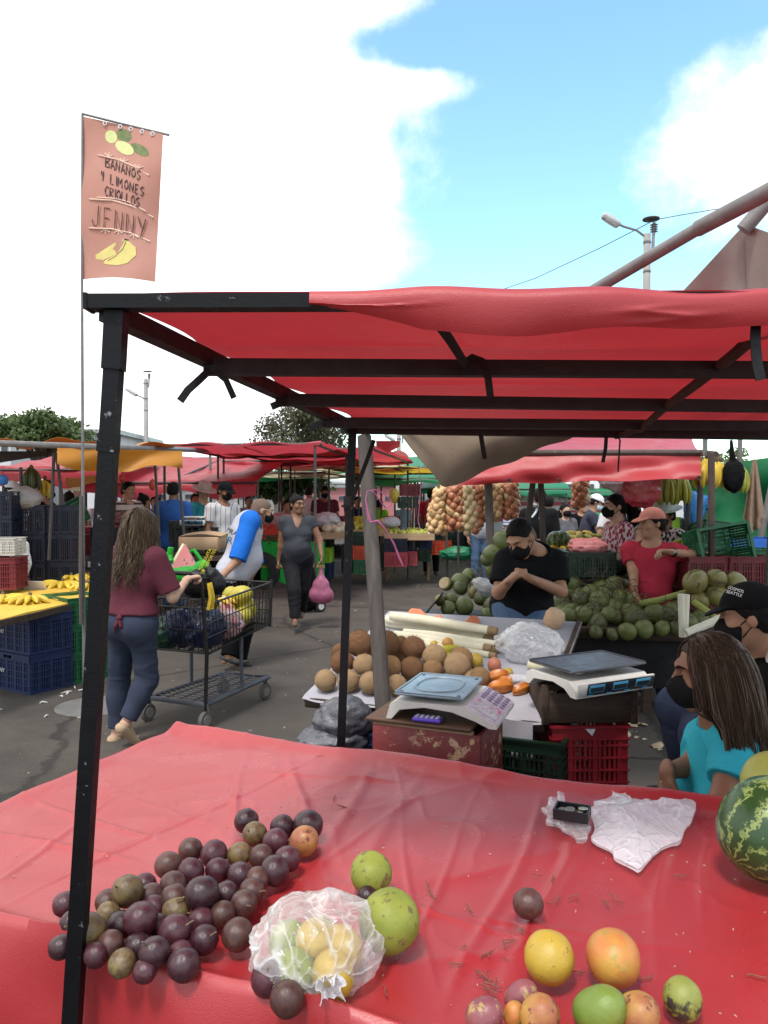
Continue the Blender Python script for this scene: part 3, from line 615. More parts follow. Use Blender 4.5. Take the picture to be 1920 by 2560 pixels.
def sheet_mesh(nu, nv):
    a = lambda lo, mid, hi, n, k: np.concatenate([np.linspace(lo, 0, k, endpoint=False), np.linspace(0, mid, n), np.linspace(mid, hi, k + 1)[1:]])
    hu, hv = np.meshgrid(a(-.34, TW, TW + .34, nu, 16), a(-.30, TD, TD + .32, nv, 16)); cu, cv = np.clip(hu, 0, TW), np.clip(hv, 0, TD); du, dv = hu - cu, hv - cv; dr = np.maximum(np.abs(du), np.abs(dv)); z = TZ + tzn(cu, cv)
    b = np.exp(-dr * 26); wob = np.where(dv != 0, .014 * np.sin(hu * 17 + 1.3 * np.sin(hu * 5)), .014 * np.sin(hv * 15)) * np.minimum(1, dr * 8) + .006 * fbm(np.stack([hu * 7, hv * 7, 0 * hu], -1), 2, 14) * np.minimum(1, dr * 12); o = np.where(dr > 0, .014 * (1 - b) + wob + .035 * dr, 0)
    x = TC.x + TU.x * cu + TV.x * cv + o * (TU.x * np.sign(du) + TV.x * np.sign(dv)); y = TC.y + TU.y * cu + TV.y * cv + o * (TU.y * np.sign(du) + TV.y * np.sign(dv)); z = z - np.where(dr > 0, dr - .006 * (1 - b), 0)
    H, W = hu.shape; idx = np.arange(H * W).reshape(H, W); m = MB(); m.add(np.stack([x, y, z], -1).reshape(-1, 3).tolist(), np.stack([idx[:-1, :-1], idx[:-1, 1:], idx[1:, 1:], idx[1:, :-1]], -1).reshape(-1, 4).tolist()); return m
m = sheet_mesh(380, 200); tc_ = m.build('table_cover', RED_TABLE, None, smooth=True, angle=80)
tag(tc_, 'large red vinyl sheet draped over the nearest table, creased and dusty', 'table cover')
# ---------------------------------------------------------------- the stall in front: canopy
cn = thing('stall_canopy', 'black metal canopy frame roofed with red vinyl, over the nearest table', 'canopy', (-.49, 1.22, 0))
O0 = V(cn.location)
def CB(pts=None): return MB()
def cbuild(mb, name, mats, **k):
    mb.v = [tuple(V(p) - O0) for p in mb.v]; return mb.build(name, mats, cn, **k)
ptop, pbot = at(293, 792, 1.225), at(180, 2560, 1.235); pb = pbot + (pbot - ptop) * (pbot.z / (ptop.z - pbot.z))
m = MB(); m.bar(pb, ptop, .0255, up=(0, 1, 0)); cbuild(m, 'pole', BLACKPAINT)
m = MB(); m.bar(at(284, 925, 1.225), at(292, 780, 1.225), .0300, up=(0, 1, 0)); cbuild(m, 'pole_sleeve', BLACKPAINT); m = MB(); m.bar(at(270, 1130, 1.226), at(273, 1085, 1.226), .0280, up=(0, 1, 0)); cbuild(m, 'tape_band', BLACKPAINT)
q0, q1 = at(882, 1062, 2.55), at(852, 1885, 2.50); qb = q1 + (q1 - q0) * (q1.z / (q0.z - q1.z))
m = MB(); m.bar(qb, q0, .0265, up=(0, 1, 0)); cbuild(m, 'pole', BLACKPAINT)
fb0 = at(218, 758, 1.215); fb1 = at(2200, 752, 1.20)
m = MB(); m.bar(fb0, fb1, .034, .022); m.bar(fb0 + V((.0, 0, 0)), fb0 + V((.006, 0, 0)), .037, .025); cbuild(m, 'beam', BLACKPAINT)
rl0, rl1 = at(268, 778, 1.225), at(878, 1066, 2.56)
m = MB(); m.bar(rl0, rl1, .03, .03); cbuild(m, 'rail', RAFTER)
RAFT = []
for (px, py, Y, py2, th) in ((512, 918, 1.563, 926, .032), (690, 1000, 1.96, 1018, .03), (800, 1056, 2.33, 1066, .03), (852, 1072, 2.56, 1090, .032)):
    a, b = at(px, py, Y), at(2060, py2, Y + .03); RAFT.append((a, b)); m = MB(); m.bar(a, b, th, th); cbuild(m, 'rafter', RAFTER)
m = MB(); pts = [at(1960, 775, 1.36), at(1830, 890, 1.5), at(1740, 960, 1.75), at(1660, 1020, 2.0), at(1600, 1075, 2.4), at(1540, 1092, 2.6)]; m.tube(pts, [.013, .012, .012, .011, .01, .009], 7); cbuild(m, 'cross_stick', mat('bark_stick', (.07, .045, .03), (.04, .027, .02), 20, .85, .4, 120))
# roof sheet: rests on the beams, sags between them, its front edge rolled over the front beam
def roof(u, v):
    x = u * 1.95; fy = v
    # left border follows the rail
    yk = [1.20, 1.563, 1.96, 2.33, 2.60]; s = fy * 4; i = min(int(s), 3); t = s - i; y = yk[i] * (1 - t) + yk[i + 1] * t
    rl = (y - rl0.y) / (rl1.y - rl0.y); xl = rl0.x + (rl1.x - rl0.x) * rl; zl = rl0.z + (rl1.z - rl0.z) * rl
    z = zl + .022 + .010 * u * (1 - fy) - .022 * u * fy * .6; sag = .020 * math.sin(PI * t) * (1.3 if i == 0 else .8); sag *= min(1, u * 6)
    z += -sag + .006 * float(fbm((x * 3, y * 3, 0), 2, 5)) + .009 * math.sin(x * 6.5) * math.sin(PI * t) * (i == 0)
    bow = -.03 * math.sin(PI * t) * max(0, 1 - u * 9)         # scalloped left edge pulled in by the ties
    return V((xl - .012 - bow + x, y, z))
m = MB(); m.grid(roof, 70, 36); 
def flap(u, v):
    x = -.115 + u * 1.75; sx = min(1, u * 10); drop = (.034 + .010 * math.sin(x * 4.2 + .3) + .007 * math.sin(x * 11)) * sx
    zt = fb0.z + (fb1.z - fb0.z) * ((x - fb0.x) / (fb1.x - fb0.x)) + .0165 + .003 * math.sin(x * 23) * sx + .003 * math.sin(x * 9)
    a = v * 1.0; r = .021 + .004 * math.sin(x * 7) * sx; yc = fb0.y + (fb1.y - fb0.y) * ((x - fb0.x) / (fb1.x - fb0.x)) - .004
    if a < .35: th = a / .35 * PI / 2; return V((x, yc - r * math.sin(th), zt - r * (1 - math.cos(th)) + .002))
    q = (a - .35) / .65; return V((x, yc - r - .0045 * float(1 - abs(vnoise((x * 5.5 + q * 1.5, q * 1.3, 2.), 21))) ** 5 * math.sin(PI * q) + .012 * q * q + .002 * math.sin(x * 30) * q, zt - r - drop * q))
m2 = MB(); m2.grid(flap, 240, 20); cr = cbuild(m, 'roof_sheet', RED, angle=80); cbuild(m2, 'rolled_edge', RED, angle=80)
m = MB(); m.grid(lambda u, v: V(at(1000 - 60 * u, 1102 + 2 * v, 2.6)) + V((0, .05 * v, 0)) + V((0, 0, -.035 * v * (1 - abs(u - .5) * 1.2))), 8, 5); cbuild(m, 'corner_scrap', RED)
def strap(pts, w=.007): 
    mb = MB(); pts = [V(p) for p in pts]
    P = []; F = []
    for i, p in enumerate(pts):
        d = (pts[min(i + 1, len(pts) - 1)] - pts[max(i - 1, 0)]).normalized(); s = d.cross(V((0, 1, .2))).normalized()
        if s.length < .1: s = V((1, 0, 0))
        n = d.cross(s); P += [p + s * w + n * .0012, p - s * w + n * .0012, p - s * w - n * .0012, p + s * w - n * .0012]
    for i in range(len(pts) - 1):
        for k in range(4): F.append((i * 4 + k, i * 4 + (k + 1) % 4, i * 4 + 4 + (k + 1) % 4, i * 4 + 4 + k))
    F += [(3, 2, 1, 0), tuple(len(P) - 4 + k for k in range(4))]
    mb.add(P, F); cbuild(mb, 'strap', STRAP, smooth=False)
strap([at(1085, 800, 1.2), at(1100, 815, 1.21), at(1125, 850, 1.3), at(1155, 898, 1.45), at(1168, 915, 1.54)], .008)
strap([at(1165, 935, 1.54), at(1160, 905, 1.535), at(1180, 893, 1.53), at(1205, 902, 1.52), at(1220, 945, 1.51), at(1226, 992, 1.51)], .007)
strap([at(524, 925, 1.54), at(500, 948, 1.53), at(470, 975, 1.53), at(450, 1003, 1.53)], .0075); strap([at(535, 925, 1.55), at(565, 950, 1.54), at(585, 995, 1.54)], .006)
strap([at(716, 1005, 1.94), at(695, 1010, 1.93), at(678, 1017, 1.93)], .009); strap([at(805, 1055, 2.3), at(780, 1068, 2.3), at(772, 1070, 2.3)], .009)
strap([at(1200, 1075, 2.33), at(1204, 1100, 2.33), at(1212, 1148, 2.33)], .007); strap([at(1516, 1085, 2.55), at(1514, 1120, 2.55), at(1507, 1156, 2.55)], .006); strap([at(1542, 1088, 2.55), at(1550, 1100, 2.55), at(1545, 1180, 2.55)], .0025)
strap([at(1890, 800, 1.22), at(1888, 850, 1.21), at(1893, 910, 1.21), at(1902, 950, 1.21)], .008)
strap([at(935, 1100, 2.55), at(925, 1130, 2.55), at(880, 1250, 2.52), at(868, 1275, 2.5)], .007); strap([at(868, 1240, 2.49), at(868, 1265, 2.48), at(872, 1300, 2.48), at(880, 1325, 2.48)], .012)
m = MB(); m.bar(at(868, 1268, 2.49), at(868, 1262, 2.49), .036, .033, up=(0, 1, 0)); cbuild(m, 'strap', STRAP)
# ---------------------------------------------------------------- fruit on the red table
def lumpy(seed, a=.03, f=2.2): return lambda n: 1 + a * float(fbm((n.x * f + seed, n.y * f, n.z * f), 2, seed))
def fruitmat(name, c, c2, c3, **k):
    return mat('fruit_' + name, c, c2, k.pop('scale', 22), k.pop('rough', .42), k.pop('bump', .14), k.pop('bscale', 150), k.pop('spec', .45), wear=c3, wscale=k.pop('wscale', 48), wamt=k.pop('wamt', .34), **k)
PF = [fruitmat('passion_dark', (.050, .017, .022), (.024, .009, .014), (.11, .07, .05), scale=3, wscale=9, rough=.30, rand=.25), fruitmat('passion_wine', (.085, .022, .030), (.035, .011, .018), (.15, .09, .06), scale=3, wscale=9, rough=.32, rand=.25), fruitmat('passion_brown', (.095, .040, .030), (.045, .018, .018), (.17, .12, .08), scale=3, wscale=9, rough=.36, rand=.2), fruitmat('passion_olive', (.19, .14, .05), (.075, .035, .025), (.22, .18, .08), scale=2, wscale=9, rough=.36, rand=.2)]
STEM = mat('stem_dry', (.22, .15, .085), (.13, .09, .05), 40, .85, .3, 200)
pfm = [MB().ball((0, 0, 0), (1, 1, 1.04), 22, 14, fn=lumpy(s, .035)).mesh('passion_fruit', PF[0]) for s in range(3)]
pfm = [[None] * 4 for _ in range(3)]
for s in range(3):
    for c in range(4): pfm[s][c] = MB().ball((0, 0, 0), (1, 1, 1.05), 22, 14, fn=lumpy(s + 1, .05)).mesh('passion_fruit', PF[c])
stm = MB(); stm.tube([(0, 0, .97), (.03, 0, 1.12), (.10, .02, 1.28), (.16, .02, 1.5)], [.09, .055, .05, .06], 6); stm = stm.mesh('stem', STEM)
PFLABEL = ['dark purple passion fruit in the big heap on the red table', 'wine red passion fruit in the big heap on the red table', 'brownish passion fruit in the big heap on the red table', 'olive green passion fruit in the big heap on the red table']
def rndrot(rg): return (rg.uniform(0, 6.28), rg.uniform(0, 6.28), rg.uniform(0, 6.28))
def onz(px, py, z): return on(px, py, z)
def passion(px, py, r, c, label=None, lift=0.0, stem=False, group='passion fruits in a heap', sd=0):
    rg = random.Random(px * 31 + py); Y = on(px, py, TZ + .03).y; rad = r * Y / FPX; p = on(px, py, TZ + .012 + rad + lift)
    o = link('passion_fruit', pfm[(px + py) % 3][c], None, None, p, rndrot(rg)); o.scale = (rad,) * 3; w = 'at the left end by the black pole' if px < 300 else 'at the far right end of the heap' if py < 2120 else 'along the near edge of the table' if py > 2335 else 'in the upper half of the heap' if py < 2225 else 'in the middle of the heap'; tag(o, label or ('large ' if r > 37 else 'small ' if r < 29 else '') + ('dark purple', 'wine red', 'brownish', 'olive green')[c] + ' passion fruit ' + w, 'passion fruit', group)
    if stem:
        s = link('stem', stm, None, o); o.rotation_euler = (rg.uniform(.6, 1.6), 0, rg.uniform(-1.2, 1.6))
    return o
# pixel centre, pixel radius, colour class, lift
HEAP = [(616, 2052, 29, 0, 0, 0), (637, 2085, 28, 3, 0, 1), (706, 2068, 23, 0, 0, 0), (770, 2063, 36, 0, 0, 0), (689, 2104, 32, 1, 0, 1), (477, 2125, 28, 2, 0, 0), (535, 2135, 34, 1, 0, 0), (598, 2136, 28, 3, 0, 0), (653, 2142, 28, 2, 0, 0), (718, 2148, 32, 1, 0, 0), (687, 2177, 36, 0, 0, 0),
        (421, 2163, 33, 2, 0, 0), (477, 2180, 33, 1, 0, 0), (545, 2176, 28, 1, 0, 0), (600, 2188, 32, 0, 0, 1), (643, 2198, 28, 2, 0, 0), (432, 2215, 34, 2, 0, 0), (505, 2235, 41, 0, .02, 1), (566, 2235, 28, 0, 0, 0), (630, 2228, 32, 2, 0, 1), (610, 2260, 34, 2, 0, 1), (360, 2215, 27, 1, 0, 0), (318, 2228, 38, 3, .015, 1), (437, 2247, 34, 2, .01, 0), (378, 2240, 26, 2, 0, 0),
        (268, 2255, 28, 2, 0, 0), (162, 2261, 28, 1, 0, 1), (385, 2268, 28, 1, 0, 0), (270, 2285, 30, 3, 0, 0), (440, 2277, 34, 3, 0, 1), (503, 2300, 31, 1, 0, 0), (556, 2286, 32, 2, 0, 0), (352, 2298, 40, 1, .02, 0), (303, 2312, 34, 0, 0, 0), (180, 2307, 26, 0, 0, 0), (395, 2315, 30, 0, 0, 0), (437, 2328, 40, 1, .01, 1), (510, 2350, 36, 0, 0, 1), (594, 2336, 39, 2, 0, 0),
        (222, 2325, 40, 3, .01, 1), (275, 2362, 34, 2, 0, 0), (345, 2366, 33, 0, 0, 0), (386, 2382, 38, 0, .012, 1), (450, 2385, 32, 1, 0, 0), (460, 2412, 41, 0, 0, 0), (240, 2388, 30, 1, 0, 0), (152, 2368, 30, 0, 0, 1), (305, 2408, 34, 3, 0, 0), (362, 2428, 30, 1, 0, 0)]
for (px, py, r, c, lf, st) in HEAP: passion(px, py, max(r, 30), c, None, lf, bool(st))
passion(672, 2446, 45, 1, 'purple passion fruit beside the tied bag, the farther of two', 0, True, None); passion(718, 2497, 43, 2, 'brown purple passion fruit at the near edge in front of the tied bag', 0, True, None)
passion(918, 2240, 24, 0, 'small dark passion fruit wedged between two green melons', 0, False, None); passion(1320, 2259, 37, 2, 'lone brown wrinkled passion fruit in the middle of the red table', 0, False, None)
def fruit(name, label, cat, px, py, rx, rz, m, rot, seed, stem=None, group=None, lift=0.0, shape=None, base=TZ + .012):
    Y = on(px, py, base + .05).y; a, b = rx * Y / FPX, rz * Y / FPX; p = on(px, py, base + min(a, b) + lift)
    L = lumpy(seed, .035, 1.7); fn = (lambda n: L(n) * shape(n)) if shape else L
    o = MB().ball((0, 0, 0), (a, a, b), 32, 22, fn=fn).build(name, m, None, p, rot); tag(o, label, cat, group)
    if stem:
        s = MB(); s.lathe([(a * .13, b * .93), (a * .10, b * .99), (a * .05, b * 1.0), (a * .06, b * 1.06), (a * .02, b * 1.07)], 8); s.build('stem', STEM, o)
    return o
GP = fruitmat('green_melon', (.25, .27, .045), (.17, .205, .035), (.13, .10, .035), wamt=.42, bscale=30, rough=.55, spec=.3); GY = fruitmat('gold', (.46, .30, .035), (.36, .25, .035), (.16, .09, .03), wamt=.36); PEACH = fruitmat('peach_mango', (.46, .25, .045), (.46, .135, .045), (.30, .22, .04), scale=15, wamt=.42)
MAUVE = fruitmat('mauve_mango', (.26, .075, .075), (.16, .045, .065), (.34, .22, .08), scale=20, wamt=.44); GRM = fruitmat('green_mango', (.10, .18, .025), (.16, .21, .035), (.06, .10, .02), scale=14, wamt=.25); BRUISED = fruitmat('bruised', (.26, .28, .05), (.18, .20, .04), (.035, .028, .02), scale=15, wscale=20, wamt=.50)
RIPE = fruitmat('ripe_mango', (.26, .06, .05), (.42, .25, .045), (.13, .03, .03), scale=16, wamt=.42)
fruit('mango', 'red and yellow mango at the far right end of the passion fruit heap', 'mango', 760, 2103, 37, 42, RIPE, (.5, .4, .2), 3, True)
pear = lambda n: 1 + .05 * n.z; dent = lambda n: 1 - .10 * math.exp(-((1 - n.z) / .1))
fruit('green_melon', 'smaller yellow green round melon behind the larger green one', 'melon', 928, 2182, 54, 52, GP, (.3, .1, 0), 5, False, shape=dent)
fruit('green_melon', 'larger smooth green round melon beside the tied bag', 'melon', 973, 2303, 76, 82, GP, (.5, .3, .4), 8, False, shape=dent)
fruit('yellow_melon', 'yellow round fruit with a dark navel at the near edge', 'melon', 1373, 2393, 64, 66, GY, (-1.15, .25, 0), 11, True, shape=dent)
fruit('yellow_melon', 'orange yellow oval fruit right of the yellow one', 'melon', 1533, 2394, 68, 80, PEACH, (-1.9, -.9, .2), 13, True, shape=dent)
MS = lambda n: 1 + .12 * n.x * (1 - abs(n.z)) + .05 * n.z
for (lab, px, py, rx, rz, mt_, rot, sd) in (('mauve mango with brown spots, top left of the near mango group', 1300, 2490, 36, 48, MAUVE, (.4, .9, .5), 17), ('dull mauve mango at the bottom edge, leftmost of its group', 1208, 2537, 44, 52, MAUVE, (.2, 1.2, .3), 19), ('small yellowish mango squeezed between two mauve ones', 1283, 2536, 28, 34, PEACH, (.2, .3, .2), 21), ('pink and cream mango in the middle of the near group', 1347, 2540, 50, 54, RIPE, (.6, .5, 1), 23), ('green oval mango lying under the orange fruit', 1495, 2523, 58, 74, GRM, (.2, 1.0, -.3), 29), ('pink flushed yellow mango right of the green mango', 1592, 2533, 54, 58, RIPE, (.9, .7, .2), 31)):
    fruit('mango', lab, 'mango', px, py, rx, rz, mt_, rot, sd, shape=MS)
fruit('bruised_fruit', 'green round fruit with a black rotten patch, near right', 'fruit', 1706, 2497, 50, 54, BRUISED, (.4, .3, 2.2), 37, False)
def melon_stripes(N, L, mixc, mapr, tc, col):
    s = N('ShaderNodeSeparateXYZ'); L.new(tc.outputs['Object'], s.inputs[0]); a = N('ShaderNodeMath', operation='ARCTAN2'); L.new(s.outputs[0], a.inputs[0]); L.new(s.outputs[1], a.inputs[1])
    n = N('ShaderNodeTexNoise'); n.inputs['Scale'].default_value = 30; n.inputs['Detail'].default_value = 9; n.inputs['Roughness'].default_value = .7; L.new(tc.outputs['Object'], n.inputs['Vector'])
    b = N('ShaderNodeMath', operation='MULTIPLY_ADD'); L.new(n.outputs[0], b.inputs[0]); b.inputs[1].default_value = 1.9; L.new(a.outputs[0], b.inputs[2])
    c = N('ShaderNodeMath', operation='MULTIPLY'); L.new(b.outputs[0], c.inputs[0]); c.inputs[1].default_value = 11; d = N('ShaderNodeMath', operation='SINE'); L.new(c.outputs[0], d.inputs[0])
    e = N('ShaderNodeMath', operation='ADD'); L.new(d.outputs[0], e.inputs[0]); f = N('ShaderNodeMath', operation='MULTIPLY'); L.new(n.outputs[0], f.inputs[0]); f.inputs[1].default_value = 2.2; L.new(f.outputs[0], e.inputs[1])
    return mixc(mapr(e.outputs[0], 1.65, 2.1), col, (.20, .26, .075))
WM = mat('watermelon_rind', (.012, .042, .010), (.022, .06, .014), 12, .32, .05, 60, .5, pattern=melon_stripes)
o = fruit('watermelon', 'striped dark green watermelon at the right edge of the red table', 'watermelon', 1932, 2072, 118, 128, WM, (.15, 1.1, .5), 41, True); 
fruit('watermelon', 'paler yellowish watermelon partly hidden behind the striped one', 'watermelon', 1925, 1945, 60, 70, fruitmat('pale_melon', (.40, .40, .08), (.28, .33, .07), (.16, .22, .06)), (.2, 1.0, .1), 43, False, lift=.02)
# twigs and crumbs on the cover
tw = []
rg = random.Random(4)
for s in range(3):
    mb = MB(); mb.tube([(-.02, 0, .003), (-.006, .002, .004), (.008, -.001, .003), (.02, .003, .004)], [.0016, .0021, .0018, .0012], 5); 
    if s: mb.tube([(-.004, .001, .004), (.002, .008 * (1 if s == 1 else -1), .006), (.004, .013 * (1 if s == 1 else -1), .004)], [.0016, .0013, .0012], 5)
    if s == 2: mb.tube([(.006, 0, .003), (.013, .008, .005)], [.0015, .001], 5)
    tw.append(mb.mesh('dry_twig', mat('twig', (.23, .07, .05), (.14, .05, .035), 60, .8)))
for (px, py) in [(835, 1994), (857, 2017), (800, 1860 + 30), (1070, 2215), (1080, 2238), (1173, 2270), (1215, 2385), (1262, 2360), (1275, 2350), (1295, 2318), (1310, 2333), (1264, 2395), (1140, 2410), (1210, 2440), (1232, 2465), (1222, 2472), (1240, 2455), (963, 2475), (1343, 2187), (1380, 2198), (1372, 2256), (1395, 2250), (1435, 2240), (1520, 2260), (1512, 2252), (1540, 2248), (1445, 2430), (1615, 2447), (1160, 2365), (1045, 2330), (1700, 2190), (660, 2235), (1890, 2440), (1585, 2365)]:
    p = on(px, py, TZ + .01); o = link('dry_twig', tw[rg.randrange(3)], None, None, (p.x, p.y, TZ + .008), (rg.uniform(-.1, .1), 0, rg.uniform(0, 6.28))); o.scale = (rg.uniform(.4, .95),) * 3
    tag(o, 'short dry reddish twig scattered on the red table cover', 'twig', 'twigs scattered on the red table')
mb = MB()
for i in range(260):
    p = tpt(rg.uniform(.1, 2.2), rg.uniform(.05, 1.0), .001); s = rg.uniform(.0006, .0018); mb.box(p, (s * rg.uniform(1, 4), s, s), rg.uniform(0, 3))
tag(mb.build('crumbs', mat('crumb', (.5, .36, .27), None, 50, .9)), 'tiny pale plant crumbs over the red cover', kind='stuff')
# ---------------------------------------------------------------- thin plastic bags
def plastic(name, c, alpha=.45, rough=.12, transl=.25):
    return mat('plastic_' + name, c, tuple(q * .85 for q in c), 22, rough, .45, 45, .6, transl=transl, alpha=alpha)
def ridge(p, s): return (1 - abs(float(vnoise(p, s)))) ** 5
def crumple(n, seed, a): 
    x = fbm((n.x * 1.7 + seed, n.y * 1.7, n.z * 1.7), 2, seed); y = ridge((n.x * 2.4 + seed, n.y * 2.4 - seed, n.z * 2.4), seed + 7); z = ridge((n.x * 4.5 - seed, n.y * 4.5 + seed, n.z * 3.2), seed + 3); return 1 + a * float(x) + a * (.45 * y + .25 * z)
def bag(name, label, c, r, m, seed, a=.22, rot=None, seg=56, rings=36, knot=None, parent=None, group=None, cat='plastic bag', flat=False):
    mb = MB(); mb.ball((0, 0, 0), r, seg, rings, fn=lambda n: crumple(n, seed, a)); o = mb.build(name, m, parent, tuple(c), rot, angle=70)
    if not parent: tag(o, label, cat, group)
    return o
CLEAR = film('clear', (.80, .79, .80), .12, .38, 7, .1); FILM = film('white', (.82, .81, .85), .50, .14, 7, .28)
# tied clear bag with yellow fruit, passion fruit heap's right side
c0 = on(790, 2370, TZ + .055); kb = on(818, 2462, TZ + .05) - c0
def tied(n):
    t = math.acos(max(-1, min(1, n.z))); ph_ = math.atan2(n.y, n.x); g_ = math.exp(-(t / .75) ** 2)
    return (1 + .30 * g_) * (1 - .62 * math.exp(-(math.sin(t) / .30) ** 2) * 0) * (1 + .055 * math.sin(15 * ph_ + 3 * n.z) * (.15 + g_) + .10 * float(fbm((n.x * 1.8, n.y * 1.8, n.z * 1.8), 2, 6)) + .10 * ridge((ph_ * 2.6, n.z * 1.3, .5), 4) + .06 * ridge((n.x * 3.3, n.y * 3.3, n.z * 3.3), 5) + .05 * ridge((ph_ * 5.5, n.z * 1.6, 2.5), 9))
def tied_bag(name, label, c, knot, r, m):
    ax = V(knot).normalized(); Mq = ax.to_track_quat('Z', 'Y').to_matrix(); L0 = V(knot).length; mb = MB(); seg, rings = 130, 60; P = []
    for i in range(rings + 1):
        t = PI * i / rings
        for k in range(seg):
            a = 2 * PI * k / seg; n = V((math.sin(t) * math.cos(a), math.sin(t) * math.sin(a), math.cos(t))); q = tied(n); rr = math.sin(t) ** (1.0 if t > 1.57 else 1.45); p = Mq @ V((rr * math.cos(a) * r[0] * q, rr * math.sin(a) * r[1] * q, (n.z * L0 if n.z > 0 else n.z * r[2]))); p.z = max(p.z, -.052 + .006 * math.sin(a * 9)); P.append(p)
    mb.add(P, [(i * seg + k, (i + 1) * seg + k, (i + 1) * seg + (k + 1) % seg, i * seg + (k + 1) % seg) for i in range(rings) for k in range(seg)]); o = mb.build(name, m, None, c, angle=60); tag(o, label, 'plastic bag'); mb = MB()
    def ruff(u, v): a = 2 * PI * u; f = 1 + .35 * math.sin(a * 7) * v; rr = .006 + .013 * v * f; return V(knot) * (.97 + .34 * v * (1 - .3 * math.sin(a * 3))) + Mq @ V((math.cos(a) * rr, math.sin(a) * rr, .006 * math.sin(a * 9) * v)) + V((0, 0, .012 * v))
    mb.grid(ruff, 56, 6, .0006); mb.build('knot', FILM, o, angle=60); return o
tr = tied_bag('clear_bag', 'tied clear plastic bag of yellow fruit on the near edge of the table', c0, kb, (.098, .070, .10), CLEAR)
for i, (dx, dy, dz) in enumerate(((-.045, .02, -.005), (.04, -.0, .0), (.0, .045, -.01), (.03, -.05, -.012), (-.03, -.04, -.012), (0, 0, .012))):
    o = MB().ball((0, 0, 0), (.033, .033, .037), 16, 10).build('yellow_fruit', GY if i % 2 else GP, None, c0 + V((dx, dy, dz)), (i, i * 2, 0)); tag(o, 'small yellow green fruit inside the tied clear bag', 'fruit', 'fruit in the tied clear bag')
# clear white bag and coin tray, far right of the table
c1 = on(1570, 2085, TZ + .03)
def sheetbag(pts, z0, hgt, name, label, m, seed):
    """crumpled film: a closed pad over an outline given on the table"""
    P = [on(x, y, TZ + .004) for x, y in pts]; c = sum(P, V((0, 0, 0))) / len(P); mb = MB(); n = 72; rings = 22
    import bisect
    def edge(t):
        s = t * len(P); i = int(s) % len(P); f = s - int(s); return P[i].lerp(P[(i + 1) % len(P)], f * f * (3 - 2 * f)) + V((.006 * math.sin(t * 61), .006 * math.sin(t * 83), 0))
    Vv = []; Ff = []
    for side in (1, 0):
        for j in range(rings + 1):
            q = j / rings
            for k in range(n):
                p = c.lerp(edge(k / n), q); d = float(fbm((p.x * 13, p.y * 13, seed + side), 3, seed)); w = abs(float(vnoise((p.x * 32, p.y * 32, seed), seed))); ez = .010 * (1 - side) * 0
                h = hgt * .8 * (1 - q ** 2.4) * (.8 + .7 * float(fbm((p.x * 7, p.y * 7, seed), 2, seed))) + .011 * ridge((p.x * 9, p.y * 8, seed), seed) * (1 - q * .4) + .005 * ridge((p.x * 17, p.y * 13, 4.), seed + 1) + .004 * q; p = p + V((0, 0, .008 + (h if side else 0))); Vv.append(p - c)
    W = n
    for side in (0, 1):
        b = side * (rings + 1) * n
        for j in range(rings):
            for k in range(n):
                f = (b + j * W + k, b + j * W + (k + 1) % W, b + (j + 1) * W + (k + 1) % W, b + (j + 1) * W + k); Ff.append(f if side == 0 else f[::-1])
    mb.add(Vv, Ff); o = mb.build(name, m, None, c, angle=55); tag(o, label, 'plastic bag'); return o
sheetbag([(1475, 2038), (1490, 2018), (1535, 1992), (1560, 1995), (1590, 2018), (1660, 2028), (1738, 2018), (1728, 2070), (1690, 2120), (1585, 2190), (1530, 2150), (1482, 2110)], 0, .055, 'clear_bag', 'empty crumpled clear bag lying flat at the far right of the red table', FILM, 5)
sheetbag([(1355, 2035), (1380, 2010), (1404, 1995), (1412, 2030), (1440, 2060), (1475, 2078), (1470, 2100), (1450, 2120), (1410, 2090), (1370, 2070)], 0, .02, 'clear_bag', 'small clear bag under the black coin tray', CLEAR, 8)
ct = thing('coin_tray', 'small black tray holding coins, left of the crumpled bag', 'tray', tuple(on(1430, 2050, TZ + .02)), ang); m = MB(); m.box((0, 0, .008), (.075, .05, .004)); [m.box(p, s) for p, s in (((0, .025, .018), (.079, .004, .024)), ((0, -.025, .018), (.079, .004, .024)), ((.037, 0, .018), (.004, .046, .024)), ((-.037, 0, .018), (.004, .046, .024)))]; m.build('tray', mat('plastic_black', (.012, .012, .014), rough=.4), ct)
for i in range(9):
    o = MB().lathe([(.011, 0), (.0115, .0008), (.011, .0018)], 14).build('coin', mat('coin_metal', (.45, .40, .30), (.35, .3, .22), 40, .35, metal=.9), None, V(ct.location) + V((rg.uniform(-.026, .026), rg.uniform(-.014, .014), .011 + .0022 * i)), (rg.uniform(-.15, .15), 0, 0)); tag(o, 'small metal coin heaped in the black coin tray', 'coin', 'coins in the tray')
